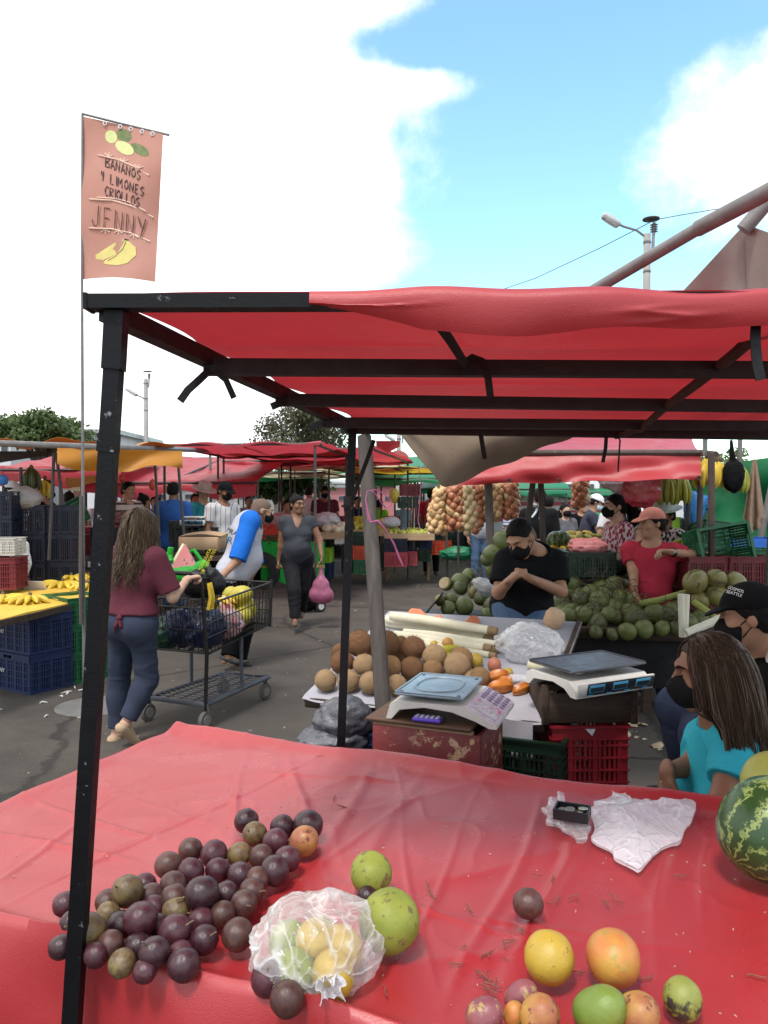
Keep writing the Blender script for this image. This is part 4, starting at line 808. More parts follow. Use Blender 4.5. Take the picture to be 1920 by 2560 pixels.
# ---------------------------------------------------------------- crates and other shared builders
def plast(name, c, rough=.45): return mat('crate_' + name, c, tuple(q * .75 for q in c), 7, rough, .08, 90, .4, wear=tuple(min(1, q * 1.5 + .05) for q in c), wscale=30, wamt=.30)
CR = dict(navy=plast('navy', (.006, .009, .026)), blue=plast('blue', (.012, .024, .085)), bright=plast('bright_blue', (.02, .12, .50)), dgreen=plast('dark_green', (.005, .026, .013)), green=plast('green', (.012, .12, .045)), lime=plast('lime', (.32, .55, .03)), red=plast('red', (.25, .012, .02)), dred=plast('dark_red', (.16, .014, .022)), orange=plast('orange', (.62, .075, .025)), black=plast('black', (.006, .006, .008)), grey=plast('grey', (.16, .16, .17)), rose=plast('rose', (.36, .05, .06)), white=plast('white', (.55, .53, .48)), yellow=plast('yellow', (.55, .40, .03)))
CRM = {}
def crate_meshes(w, d, h):
    key = (round(w, 3), round(d, 3), round(h, 3))
    if key in CRM: return CRM[key]
    def side(L, hand):
        m = MB(); t = .006; m.box((0, 0, h * .035), (L, t * 1.6, h * .07))
        if hand:
            hw = min(.11, L * .34); m.box((-(L / 4 + hw / 4), 0, h * .89), (L / 2 - hw / 2, t, h * .14)); m.box((L / 4 + hw / 4, 0, h * .89), (L / 2 - hw / 2, t, h * .14)); m.box((0, 0, h * .945), (hw, t, h * .03)); m.box((0, 0, h * .835), (hw, t, h * .03))
        else: m.box((0, 0, h * .89), (L, t, h * .14))
        m.box((0, -.004, h * .985), (L + .012, t + .016, h * .03))
        for s in (-1, 1): m.box((s * (L / 2 - .012), 0, h / 2 - .001), (.024, t + .001, h * .93))
        for z in (.22, .39, .56, .73, .82): m.box((0, -.005, h * z), (L + .006, t + .009, h * .022))
        n = max(6, int(L / .024)); gap = (L - .048) / n
        for i in range(n):
            x = -L / 2 + .024 + gap * (i + .5)
            if i % 5 == 2: m.box((x, -.002, h * .445), (gap, t + .006, h * .76))
            else: m.box((x, 0, h * .445), (gap * .55, t, h * .76))
        return m
    a = side(w, False); b = side(d, True); f = MB()
    for i in range(9): f.box((0, -d / 2 + d * (i + .5) / 9, .006), (w - .01, d / 9 * .62, .006))
    for s in (-.35, 0, .35): f.box((s * w, 0, .012), (.012, d - .01, .006))
    CRM[key] = (a, b, f); return CRM[key]
CRME = {}
def crate(label, x, y, z, w, d, h, color, rz=0.0, group=None, near=False, rot=None, name='crate'):
    a, b, f = crate_meshes(w, d, h); mt_ = CR[color]
    if near:
        t = thing(name, label, 'crate', (x, y, z), rot if rot is not None else rz, group); key = (round(w, 3), round(d, 3), round(h, 3), color)
        if key not in CRME: CRME[key] = (a.mesh('side_panel', mt_, False), b.mesh('end_panel', mt_, False), f.mesh('base_slats', mt_, False))
        A_, B_, F_ = CRME[key]
        link('side_panel', A_, None, t, (0, -d / 2 + .004, 0)); link('side_panel', A_, None, t, (0, d / 2 - .004, 0), (0, 0, PI)); link('end_panel', B_, None, t, (w / 2 - .004, 0, 0), (0, 0, PI / 2)); link('end_panel', B_, None, t, (-w / 2 + .004, 0, 0), (0, 0, -PI / 2)); link('base', F_, None, t)
        return t
    key = (round(w, 3), round(d, 3), round(h, 3), color, 1)
    if key not in CRME:
        m = MB()
        for (src, ofs, r) in ((a, (0, -d / 2 + .004, 0), 0), (a, (0, d / 2 - .004, 0), PI), (b, (w / 2 - .004, 0, 0), PI / 2), (b, (-w / 2 + .004, 0, 0), -PI / 2), (f, (0, 0, 0), 0)):
            M = Matrix.Rotation(r, 3, 'Z'); m.add([M @ V(p) + V(ofs) for p in src.v], src.f)
        CRME[key] = m.mesh('crate', mt_, False)
    o = link(name, CRME[key], None, None, (x, y, z), rot if rot is not None else (0, 0, rz)); return tag(o, label, 'crate', group)
def text(s, size, m, parent=None, loc=(0, 0, 0), rot=(0, 0, 0), ext=.0008, name='lettering', shear=0.0, width=1.0):
    c = bpy.data.curves.new('t', 'FONT'); c.body = s; c.size = size; c.extrude = ext; c.align_x = 'CENTER'; c.align_y = 'CENTER'; c.shear = shear; c.space_character = width; c.resolution_u = 3
    o = bpy.data.objects.new('t', c); COL.objects.link(o); me = bpy.data.meshes.new_from_object(o.evaluated_get(bpy.context.evaluated_depsgraph_get())); bpy.data.objects.remove(o); bpy.data.curves.remove(c)
    me.name = name; me.materials.clear(); return link(name, me, m, parent, loc, rot)
INK_W = mat('print_white', (.72, .72, .70), rough=.7); INK_K = mat('print_black', (.02, .02, .022), rough=.7); INK_B = mat('print_blue', (.03, .12, .38), rough=.7); INK_Y = mat('print_yellow', (.75, .60, .03), rough=.7)
ROW = math.atan2(-.382, .924)
def ploc(px, py, p0, n):
    d = at(px, py, 1.0) - V((0, 0, CAMH)); o = V((0, 0, CAMH)); return o + d * ((V(p0) - o).dot(n) / d.dot(n))
# ---------------------------------------------------------------- coconut stall, right behind the red table
NL, U2, V2 = V((-.356, 3.70, .655)), V((.935, -.355, .0)).normalized(), V((.37, .905, .225)).normalized(); N2 = U2.cross(V2).normalized()
CW, CD = 1.10, 1.12
st = thing('coconut_table', 'sloping wooden table covered with a white cloth, full of brown coconuts', 'table', (NL.x, NL.y, 0)); sO = V(st.location)
def sb(mb, name, m, **k): mb.v = [tuple(V(p) - sO) for p in mb.v]; return mb.build(name, m, st, **k)
c2 = lambda a, b, h=0: NL + U2 * a + V2 * b + N2 * h
MR = Matrix((U2, V2, N2)).transposed()
m = MB(); m.box(c2(CW / 2, CD / 2, -.022), (CW, CD, .02), MR); sb(m, 'tabletop', WOODGREY)
m = MB(); m.box(c2(CW / 2, -.012, -.028), (CW + .05, .022, .05), MR, .003); sb(m, 'front_board', WOODDARK)
m = MB(); m.box(c2(CW + .012, CD / 2, -.012), (.022, CD, .06), MR, .003); sb(m, 'side_board', WOODDARK)
for (a, b) in ((.08, .1), (CW - .08, .1), (.08, CD - .1), (CW - .08, CD - .1)):
    p = c2(a, b, -.04); m = MB(); m.bar((p.x, p.y, 0), p, .05); sb(m, 'leg', WOODGREY)
CLOTHW = mat('cloth_white_cotton', (.36, .35, .39), (.30, .29, .32), 5, .9, .2, 300, .2)
def wc(u, v):
    a, b = -.03 + u * (CW + .06), -.025 + v * (CD + .03); h = .004 + .006 * max(0, float(fbm((a * 5, b * 5, 1), 3, 4))); ov = a - CW
    dn = 0
    if b < -.012: dn = .012 * (1 + math.sin(a * 20))
    p = c2(a, max(b, -.02), h); 
    if v == 0: p = p - V((0, 0, .012 + .008 * math.sin(a * 25))) - V2 * .008
    return p
m = MB(); m.grid(wc, 50, 50, .0015); wcl = m.build('table_cloth', CLOTHW); tag(wcl, 'white cloth with a dark spot spread on the sloping coconut table', 'tablecloth')
def wdrop(u, v):
    a = .66 + u * .42; p = c2(a, -.028, .004) - V((0, 0, v * (.09 + .03 * math.sin(u * 9) + .05 * u))); return p - V2 * (.012 + .012 * math.sin(u * 14 + v * 2) * v)
m = MB(); m.grid(wdrop, 30, 10, .0015); o = m.build('white_rag', CLOTHW); tag(o, 'white rag hanging over the front edge of the coconut table', 'rag')
def fibres(mb, r, n, seed, ln=.25):
    rg = random.Random(seed)
    for i in range(n):
        v = V((rg.gauss(0, 1), rg.gauss(0, 1), rg.gauss(0, 1))).normalized(); t = v.cross(V((rg.gauss(0, 1), rg.gauss(0, 1), rg.gauss(0, 1)))).normalized()
        p = v * r * .985; q = (v * (1.0 + rg.uniform(.0, .12)) + t * rg.uniform(.05, ln)) * r; e = (v * (1.0 + rg.uniform(.0, .16)) + t * ln * rg.uniform(.6, 2.0)) * r; w = t.cross(v) * .015 * r
        mb.add([p - w, p + w, q + w, q - w, e], [(0, 1, 2, 3), (3, 2, 4)])
COCO = [mat('coconut_husk_%d' % i, a, b, 16, .95, .8, 90, .1, stretch=(3, 3, .35), wear=c, wscale=30, wamt=.40) for i, (a, b, c) in enumerate((((.40, .235, .12), (.29, .16, .075), (.48, .33, .19)), ((.29, .15, .08), (.19, .095, .05), (.38, .23, .13)), ((.50, .34, .20), (.40, .25, .13), (.34, .2, .1))))]
com = []
for i in range(3):
    mb = MB(); mb.ball((0, 0, 0), (1, 1, 1.03), 26, 18, fn=lambda n: 1 + .03 * float(fbm((n.x * 3, n.y * 3, n.z * 3), 3, 11 + i)) - .03 * math.exp(-abs(math.sin(1.5 * math.atan2(n.y, n.x))) / .05) * (1 - n.z * n.z)); fibres(mb, 1.0, (260, 460, 200)[i], i); com.append(mb.mesh('coconut', COCO[i], angle=70))
COLAB = ['tan husked coconut on the white cloth of the sloping table', 'dark hairy brown coconut on the white cloth of the sloping table', 'pale smooth husked coconut on the white cloth of the sloping table']
cocos = [(814, 1701, 28, 2, 0), (871, 1702, 29, 2, 0), (926, 1707, 29, 2, 0), (991, 1713, 27, 2, 0), (856, 1656, 30, 1, .02), (911, 1662, 28, 2, .03), (975, 1668, 29, 0, .03), (1029, 1671, 30, 1, 0), (1082, 1673, 26, 0, 0), (899, 1609, 32, 1, .08), (966, 1609, 32, 1, .07), (1033, 1621, 31, 1, .02), (1087, 1642, 31, 2, .02), (1143, 1664, 34, 2, 0), (1152, 1648, 31, 0, .015), (1199, 1694, 27, 0, 0), (1000, 1640, 22, 1, 0), (935, 1622, 26, 1, 0), (850, 1630, 22, 1, 0), (1182, 1697, 22, 2, -.005), (1003, 1605, 16, 1, 0)]
rg = random.Random(9)
special = {0: 'leftmost coconut, pale and round, at the front corner of the sloping table', 9: 'dark coconut with a pale top spot, highest on the left of the heap', 10: 'dark hairy coconut behind the grey wooden pole', 11: 'dark coconut with radiating fibres, highest right of the wooden pole', 13: 'largest pale coconut above the front weighing scale', 15: 'brown coconut at the right end of the heap beside the orange fruit'}
for i, (px, py, r, c, lf) in enumerate(cocos):
    Y = ploc(px, py, c2(0, 0, .055), N2).y; rad = r * Y / FPX; p = ploc(px, py, c2(0, 0, rad + .004 + lf), N2)
    o = link('coconut', com[c], None, None, p, rndrot(rg)); o.scale = (rad * .97,) * 3; tag(o, special.get(i, COLAB[c]), 'coconut', 'coconuts heaped on the sloping table')
PALM = mat('palm_heart', (.64, .60, .47), (.56, .50, .35), 4, .6, .2, 60, .3, stretch=(.4, 6, 6), wear=(.32, .22, .10), wscale=8, wamt=.33); PALMEND = mat('palm_bark', (.30, .20, .11), (.2, .13, .07), 20, .9, .5, 120)
ph = [((968, 1548), (1238, 1586), .030, .055), ((978, 1540), (1243, 1578), .028, .10), ((962, 1556), (1232, 1604), .030, .025), ((985, 1588), (1230, 1622), .030, .03), ((1000, 1602), (1248, 1626), .026, .02), ((1020, 1570), (1262, 1600), .024, .02), ((1035, 1610), (1240, 1640), .022, .015), ((1010, 1580), (1258, 1612), .022, .05)]
for i, (a, b, r, h) in enumerate(ph):
    p, q = ploc(*a, c2(0, 0, h), N2), ploc(*b, c2(0, 0, h), N2); d = q - p; t = thing('palm_heart', ('upper palm heart stalk at the back of the bundle', 'topmost palm heart stalk of the bundle', 'long palm heart stalk in the middle of the bundle', 'palm heart stalk lying just behind the coconuts', 'thinner palm heart stalk above the front one', 'palm heart stalk with a short bark end at the right', 'frontmost thin palm heart stalk on the white cloth', 'slim palm heart stalk wedged between larger ones')[i], 'palm heart', p, 0, 'palm hearts in a bundle')
    m = MB(); m.tube([(0, 0, 0), d * .3 + V((0, 0, .004)), d * .7, d * .93], [r * .92, r, r * .95, r * .8], 12); m.build('stalk', PALM, t); m = MB(); m.tube([d * .925, d * .97, d], [r * .86, r * .8, r * .7], 10); m.build('bark_end', PALMEND, t)
SQO = mat('squash_flesh', (.60, .20, .09), (.48, .13, .06), 9, .5, .3, 90); SQR = mat('squash_rind', (.55, .35, .2), (.4, .25, .14), 9, .6)
def wedge(label, px, py, s, rz, tilt):
    p = ploc(px, py, c2(0, 0, .05), N2); t = thing('squash_wedge', label, 'squash', p, (tilt, 0, rz), 'cut squash pieces'); m = MB(); n = 10; P = []
    for j, w in enumerate((-1, -.5, 0, .5, 1)):
        for i in range(n + 1): a = PI * i / n; P.append((w * s * .55 * math.sin(a) ** .6, math.cos(a) * s, -math.sin(a) * s * .55 * (1 - .25 * w * w)))
    W = n + 1; m.add(P, [(j * W + i, j * W + i + 1, (j + 1) * W + i + 1, (j + 1) * W + i) for j in range(4) for i in range(n)]); m.build('rind', SQR, t)
    m = MB(); e = [P[i] for i in range(W)]; f = [P[4 * W + i] for i in range(W)]; top = (0, 0, s * .28); m.add(e + [top], [(i, i + 1, W) for i in range(n)]); m.add(f + [top], [(i + 1, i, W) for i in range(n)]); m.build('flesh', SQO, t)
wedge('orange squash wedge standing behind the palm hearts, leftmost', 1050, 1532, .085, .6, .2); wedge('thin orange squash slice between two wedges', 1100, 1542, .05, .2, .1); wedge('squash wedge with a brown seedy middle, rightmost', 1176, 1548, .075, -.5, .15)
m = MB(); p = ploc(1385, 1547, c2(0, 0, .055), N2); m.lathe([(.035, -.05), (.053, -.03), (.056, .02), (.045, .048), (.02, .055)], 18); o = m.build('peeled_coconut', mat('coconut_peeled', (.55, .38, .24), (.42, .26, .15), 12, .8, .4, 90), None, p, (.4, .3, 0)); tag(o, 'peeled pale coconut on the back right corner of the white cloth', 'coconut')
def smallfruit(label, px, py, r, m_, sc=(1, 1, 1), rot=(0, 0, 0), name='fruit', cat='fruit', group=None, fn=None):
    Y = ploc(px, py, c2(0, 0, .04), N2).y; a = r * Y / FPX; p = ploc(px, py, c2(0, 0, a * min(sc)), N2); o = MB().ball((0, 0, 0), (a * sc[0], a * sc[1], a * sc[2]), 22, 14, fn=fn or lumpy(px, .05)).build(name, m_, None, p, rot); return tag(o, label, cat, group)
STAR = fruitmat('star', (.50, .17, .025), (.42, .12, .02), (.26, .09, .03), rough=.3); PLY = fruitmat('plantain_ripe', (.50, .42, .03), (.36, .32, .03), (.12, .08, .02), rough=.35)
ribs = lambda n: 1 - .22 * abs(math.cos(2.5 * math.atan2(n.y, n.x))) 
for (lab, px, py, r, rot) in (('orange star fruit, upper one of the group beside the scales', 1240, 1692, 22, (.4, 1.2, .3)), ('orange star fruit lying in front of its group', 1252, 1716, 22, (0, 1.5, .1)), ('deep orange star fruit at the right end of its group', 1303, 1722, 18, (0, 1.3, .4)), ('small orange star fruit at the back of its group', 1262, 1704, 18, (.3, 1.4, -.3))): smallfruit(lab, px, py, r, STAR, (.85, .85, 1.55), rot, 'star_fruit', 'star fruit', 'ripe star fruit', ribs)
smallfruit('small yellow fruit between the star fruits', 1270, 1683, 14, GY); smallfruit('bright yellow round fruit right of the coconut heap', 1189, 1651, 19, GY); smallfruit('reddish brown oval fruit beside the clear bag', 1236, 1662, 17, fruitmat('rust', (.42, .15, .08), (.33, .11, .06), (.25, .12, .08)), (1, 1, 1.15)); smallfruit('yellow fruit behind the coconut heap', 1086, 1613, 12, GY); smallfruit('orange yellow fruit behind the coconut heap', 1120, 1610, 16, PEACH)
for (px, py, rz) in ((1118, 1624, .3), (1140, 1640, .1), (1165, 1652, -.2)): smallfruit('yellow green ripe plantain behind the coconuts', px, py, 22, PLY, (.55, .55, 1.7), (.2, 1.45, rz), 'plantain', 'plantain', 'plantains behind the coconuts', lambda n: 1 - .08 * abs(math.cos(2 * math.atan2(n.y, n.x))))
p = ploc(1325, 1610, c2(0, 0, .06), N2); bag('clear_bag', 'big puffed clear bag of bags on the right of the white cloth', p, (.15, .165, .085), film('clear_dense', (.80, .80, .81), .22, .30, 7, .12), 15, .30, (.15, 0, .4))
p = ploc(1345, 1665, c2(0, 0, .03), N2); m = MB(); m.lathe([(.02, -.05), (.028, -.045), (.028, .045), (.02, .05)], 14); o = m.build('bag_roll', mat('paper_pale', (.55, .52, .36), None, 9, .7), None, p, (1.5, 0, .8)); tag(o, 'pale yellow roll beside the clear bag', 'roll')
p = ploc(1310, 1705, c2(0, 0, .02), N2); bag('white_bag', 'crumpled white printed bag behind the second scale', p, (.075, .06, .03), mat('plastic_bag_white', (.6, .6, .62), (.5, .46, .5), 20, .5, .4, 60, transl=.2), 18, .3)
# poles, canvas and pipe of this stall
w0, w1 = at(908, 1090, 3.72), at(956, 1742, 3.50); wb = w1 + (w1 - w0) * (w1.z / (w0.z - w1.z))
t = thing('awning_mast', 'grey wooden pole carrying a long steel pipe over the coconut stall', 'stall frame', tuple(wb))
m = MB(); m.tube([wb - wb, (w1 - wb), (w0 - wb) + V((.01, 0, 0)) * .5, w0 - wb], [.039, .037, .034, .032], 10); m.build('pole', WOODGREY, t)
for pp in ((1015, 1122), (1030, 1250)):
    pass
pa, pbp = at(1395, 778, 2.60), at(1990, 443, 1.93); pc = at(1748, 570, 2.18); dirp = (pbp - pa).normalized(); pst = w0 + V((0, 0, .02))
m = MB(); m.tube([pst - wb, pa - wb, pc - wb], .0185, 12); m.build('pipe', STEEL, t); m = MB(); m.tube([pc - dirp * .005 - wb, pbp - wb], .0225, 12); m.build('pipe_sleeve', STEEL, t)
m = MB(); m.tube([at(1858, 575, 2.22) - wb, at(1960, 455, 2.18) - wb], .022, 12); m.build('pipe', STEEL, t)
cvl = [at(1000, 1083, 3.5), at(1425, 1092, 3.25), at(1105, 1222, 3.35), at(1060, 1180, 3.42)]
def canv(u, v):
    a = at(1005 - 15 * 0, 1060, 3.55).lerp(at(1450, 1075, 3.2), u); s = (u * 455 + 995); yb = 1083 + (s - 1000) * 1.30 if s < 1108 else 1222 - (s - 1108) * .41; yb = max(yb, 1082)
    b = at(s, yb + 4 * math.sin(u * 22), 3.40 + .08 * math.sin(u * 3)); p = a.lerp(b, v); return p + V((0, -.06 * math.sin(PI * v) * math.sin(PI * u) + .02 * math.sin(u * 9 + v * 3) * v, 0))
m = MB(); m.grid(canv, 50, 18, .002); o = m.build('canvas_awning', BEIGE); m = MB(); m.grid(lambda u, v: V((.12 + 2.6 * u, 3.45 + 2.3 * v - .25 * u, 2.02 + .24 * v + .08 * math.sin(PI * u) - .05 * math.sin(PI * v) * math.sin(PI * u) + .02 * math.sin(u * 14))), 26, 20, .003); m.build('roof_sheet', BEIGE, o); tag(o, 'stained beige canvas hanging in a point under the red canopy', 'awning')
def greyt(u, v):
    top = at(1862, 560, 2.25); L_, Rr = at(1700, 745, 2.30), at(1990, 700, 2.05)
    a = top.lerp(at(1975, 600, 2.1), max(0, u - .5) * 2) if u > .5 else at(1700, 735, 2.3).lerp(top, u * 2); b = L_.lerp(at(1860, 800, 2.3), u * 2) if u < .5 else at(1860, 800, 2.3).lerp(at(2000, 790, 2.1), (u - .5) * 2)
    p = a.lerp(b, v); return p + V((.0, .03 * math.sin(u * 10) * v + (.05 * math.sin(PI * min(1, u * 2)) * v), 0)) + V((.02 * math.sin(PI * v) * (u < .5), 0, 0))
m = MB(); m.grid(greyt, 40, 18, .002); o = m.build('canvas_flap', GREY_T); tag(o, 'stained grey canvas flap hanging from the steel pipe at the upper right', 'canvas')
PINK = mat('string_pink', (.55, .16, .30), (.45, .10, .24), 20, .4, .2, 80, transl=.2)
t = thing('pink_string', 'pink plastic string looped and tied round the grey wooden pole', 'string', tuple(at(920, 1290, 3.6)), 0)
o0 = V(t.location); pp = lambda L_: [at(x, y, Y) - o0 for x, y, Y in L_]
m = MB(); m.tube(pp([(920, 1300, 3.55), (914, 1250, 3.55), (918, 1228, 3.55), (940, 1224, 3.6), (960, 1235, 3.62), (978, 1250, 3.62), (978, 1262, 3.62), (965, 1270, 3.62), (952, 1255, 3.58), (938, 1235, 3.56), (930, 1228, 3.55)]), .0028, 6); m.build('loop', PINK, t)
m = MB(); m.tube(pp([(914, 1250, 3.54), (918, 1270, 3.54), (926, 1305, 3.54), (945, 1302, 3.54), (965, 1325, 3.55), (985, 1360, 3.58), (1000, 1400, 3.6), (1008, 1415, 3.6)]), [.004, .004, .006, .006, .003, .0045, .005, .002], 6); m.build('tail', PINK, t)
m = MB(); m.tube(pp([(1046, 1165, 3.6), (1052, 1210, 3.6), (1048, 1270, 3.6), (1045, 1300, 3.6), (1051, 1325, 3.6)]), .0022, 5); m.build('hanging_end', PINK, t)
# ---------------------------------------------------------------- boxes, crates and scales in front of the coconut stall
REDWOOD = mat('painted_wood_red', (.15, .012, .014), (.10, .010, .011), 5, .5, .3, 80, .4, wear=(.36, .24, .14), wscale=13, wamt=.42)
b0 = V((.15, 3.0, 0)); 
bx = thing('wooden_box', 'worn dark red wooden box with a raised lid, under the front scale', 'box', (-.045, 2.96, .44), ROW)
m = MB(); m.box((.215, .008, .15), (.43, .016, .30), None, .002); m.build('front_board', REDWOOD, bx); m = MB(); m.box((.215, .332, .15), (.43, .016, .30)); m.build('back_board', REDWOOD, bx)
m = MB(); m.box((.008, .17, .15), (.016, .306, .30)); m.build('side_board', REDWOOD, bx); m = MB(); m.box((.422, .17, .135), (.016, .306, .33), None, .002); m.build('side_board', REDWOOD, bx)
m = MB(); m.box((.185, .17, .318), (.42, .36, .014), None, .003); m.build('lid', mat('wood_brown_lid', (.12, .06, .035), (.07, .035, .022), 5, .6, .3, 60, .4, stretch=(.5, 5, 5), wear=(.3, .2, .12), wscale=9, wamt=.33), bx); m = MB(); m.box((.2, .012, .305), (.40, .02, .012)); m.build('trim', mat('wood_raw_edge', (.36, .25, .15), (.26, .17, .1), 9, .8), bx)
crate('blue crate under the left corner of the coconut table', .05, 3.52, .0, .34, .34, .29, 'blue', ROW, None, True); crate('second blue crate standing on another under the coconut table', .05, 3.52, .29, .34, .34, .28, 'blue', ROW, None, True)
for z in (0, .22): crate('black green crate supporting the red wooden box', .16, 2.98, z, .40, .32, .215, 'dgreen', ROW, 'crates under the red wooden box', True)
for z in (.0, .30): crate('dark green slatted crate right of the red wooden box', .66, 3.42, z, .34, .40, .29, 'dgreen', ROW, 'green crates beside the red box', True)
c_ = at(1443, 1900, 3.46); crate('lower red crate half hidden behind the red table edge', c_.x, 3.46, .02, .325, .40, .31, 'red', .02, 'red crates under the wooden tray', True); rcr = crate('red crate with a yellow stain, directly under the old wooden box', c_.x, 3.46, .33, .325, .40, .31, 'red', .02, 'red crates under the wooden tray', True)
m = MB(); m.box((.0, -.207, .035), (.085, .003, .045), None, .001); m.build('stain', mat('stain_ochre', (.42, .16, .03), (.3, .08, .03), 40, .8), rcr)
m = MB(); m.add([(-.03, -.206, .31), (.03, -.206, .31), (.01, -.212, .27)], [(0, 2, 1)]); o = m.build('paper_scrap', mat('paper_white', (.65, .65, .66)), None, V(rcr.location)); tag(o, 'torn white paper tip poking out between box and red crate', 'paper')
wx = thing('wooden_tray_box', 'old dark wooden box without lid, carrying the right scale', 'box', (c_.x, 3.42, .645), .03)
for nm, cc, sz in (('front_board', (0, -.145, .068), (.40, .016, .125)), ('back_board', (0, .145, .068), (.40, .016, .125)), ('side_board', (-.192, 0, .075), (.018, .274, .15)), ('side_board', (.192, 0, .075), (.018, .274, .15)), ('bottom_board', (0, 0, .006), (.366, .274, .012))): m = MB(); m.box(cc, sz, None, .003); m.build(nm, WOODDARK, wx)
for s in (-1, 1): m = MB(); m.box((s * .192, -.150, .085), (.03, .02, .17), None, .003); m.build('corner_post', WOODDARK, wx)
for i in range(3): m = MB(); m.box((0, -.09 + .09 * i, .148), (.366, .05, .012)); m.build('top_slat', WOODDARK, wx)
SCW = mat('scale_body_white', (.62, .60, .56), (.52, .50, .46), 10, .42, .05, 60, wear=(.35, .30, .25), wscale=30, wamt=.28); SCM = mat('scale_platter', (.26, .32, .37), (.20, .25, .30), 9, .34, 0, 80, .5, metal=.35); SCD = mat('scale_platter_dark', (.06, .06, .072), (.045, .045, .055), 12, .38, .08, 80, .6, metal=.3, wear=(.2, .19, .19), wscale=30, wamt=.31); KEY = mat('scale_keypad', (.50, .46, .52), (.40, .24, .34), 30, .5); LCD = mat('scale_lcd', (.03, .045, .05), rough=.2); LCDB = mat('scale_lcd_frame', (.06, .30, .50), rough=.4); GLOSSK = mat('panel_black', (.02, .022, .028), rough=.22)
def scale(label, loc, rz, pw, pd, platm, keypad):
    t = thing('weighing_scale', label, 'scale', loc, rz)
    # local: x = long side of the platter, -y = display side
    m = MB(); prof = [(-pd * .62, 0), (-pd * .60, .03), (-pd * .45, .062), (pd * .45, .062), (pd * .55, .05), (pd * .56, 0), (pd * .48, 0), (pd * .36, .03), (-pd * .10, .042), (-pd * .36, .028), (-pd * .5, 0)] if not keypad else [(-pd * .98, 0), (-pd * .98, .014), (-pd * .55, .072), (pd * .46, .072), (pd * .56, .058), (pd * .62, .0), (pd * .54, 0), (pd * .42, .038), (pd * .05, .055), (-pd * .35, .048), (-pd * .68, .022), (-pd * .88, 0)]
    W = pw * 1.0
    M = Matrix(((0, 0, 1), (1, 0, 0), (0, 1, 0))); m.prism(prof, -W / 2, W / 2, M); m.build('housing', SCW, t, smooth=False)
    m = MB()
    if not keypad: m.box((0, -pd * .62 - .004, .034), (W * .99, .012, .058), Matrix.Rotation(R(12), 3, 'X'), .003)
    m.box((0, .0, .082), (.05, .05, .03)); 
    for s in (-1, 1): m.box((s * pw * .3, 0, .083), (.03, pd * .7, .01))
    m.build('support', SCW if not keypad else mat('scale_base_dark', (.03, .03, .035)), t)
    m = MB(); m.box((0, 0, .098), (pw, pd, .010), None, .004); m.box((0, pd / 2 - .004, .104), (pw * .98, .006, .006)); m.box((pw / 2 - .004, 0, .104), (.006, pd * .96, .006)); m.box((-pw / 2 + .004, 0, .104), (.006, pd * .96, .006)); pl = m.build('platter', platm, t)
    if keypad:
        m = MB(); n = 40; pts = []
        for i in range(n + 1): a = 2 * PI * i / n; q = .75; pts.append((pw * .34 * math.copysign(abs(math.cos(a)) ** q, math.cos(a)), pd * .33 * math.copysign(abs(math.sin(a)) ** q, math.sin(a)), .1045))
        m.tube(pts, .0045, 6, False); m.build('raised_ring', platm, pl)
        for (dx, dy) in ((.42, .42), (-.42, .42), (.42, -.42), (-.42, -.42)): m = MB(); m.lathe([(.008, .103), (.008, .105), (.004, .1055)], 10, (pw * dx, pd * dy, 0)); m.build('dimple', GLOSSK, pl)
        sl_ = math.atan2(.058, pd * .43); Mk = Matrix.Rotation(sl_, 3, 'X'); cy, cz = -pd * .765, .0445; m = MB(); m.box((0, cy, cz), (pw * .96, pd * .46, .004), Mk, .001); kp = m.build('keypad', KEY, t)
        m = MB(); m.box(V((-pw * .22, cy, cz)) + Mk @ V((0, 0, .003)), (pw * .40, pd * .38, .003), Mk); m.build('label_print', mat('label_photo', (.20, .17, .19), (.55, .48, .52), 60, .4, wear=(.42, .05, .15), wscale=20, wamt=.42), kp)
        for r_ in range(4):
            for c3 in range(5): m = MB(); m.lathe([(.010, 0), (.010, .004), (.007, .0055)], 10, V((pw * (.06 + .095 * c3), 0, 0)) * 0 + V((pw * (.06 + .095 * c3), cy, cz)) + Mk @ V((0, pd * (.155 - .10 * r_), .002)), Mk); m.build('key', mat('key_violet', (.16, .11, .18), (.30, .26, .33), 90, .5), kp, smooth=True)
    else:
        Mk = Matrix.Rotation(R(14), 3, 'X'); m = MB(); m.box((.02, -pd * .62 - .013, .034), (W * .86, .004, .05), Mk, .001); pn = m.build('display_panel', GLOSSK, t)
        for i, xx in enumerate((-.32, -.02, .28)):
            f = MB(); f.box((.02 + xx * W, -pd * .62 - .0158, .036), (W * .19, .003, .034), Mk, .0006); fr = f.build('display_frame', LCDB, pn); f = MB(); f.box((.02 + xx * W, -pd * .62 - .0173, .033), (W * .165, .002, .019), Mk); f.build('display', LCD, pn)
            text(('PESO', 'PRECIO', 'TOTAL')[i], .009, INK_W, pn, (.02 + xx * W, -pd * .62 - .0178, .0475), (R(90 + 0), 0, 0), .0003)
        for i in range(4): f = MB(); f.box((-.15 + .1 * i, -pd * .62 - .0158, .012), (.028, .003, .004), Mk); f.build('button', LCDB, pn)
    return t
c_s = (on(991, 1728, .868) + on(1204, 1701, .868) + on(1057, 1681, .868) + on(1151, 1753, .868)) / 4
scale('weighing scale with a bright steel platter and keypad, on the red wooden box', (c_s.x, c_s.y, .768), math.atan2(.315, .117) , .34, .268, SCM, True)
c_t = at(1468, 1648, 3.32); scale('weighing scale with a dark platter and three displays, on the old wooden box', (c_t.x, 3.32, .803), R(27), .42, .275, SCD, False)
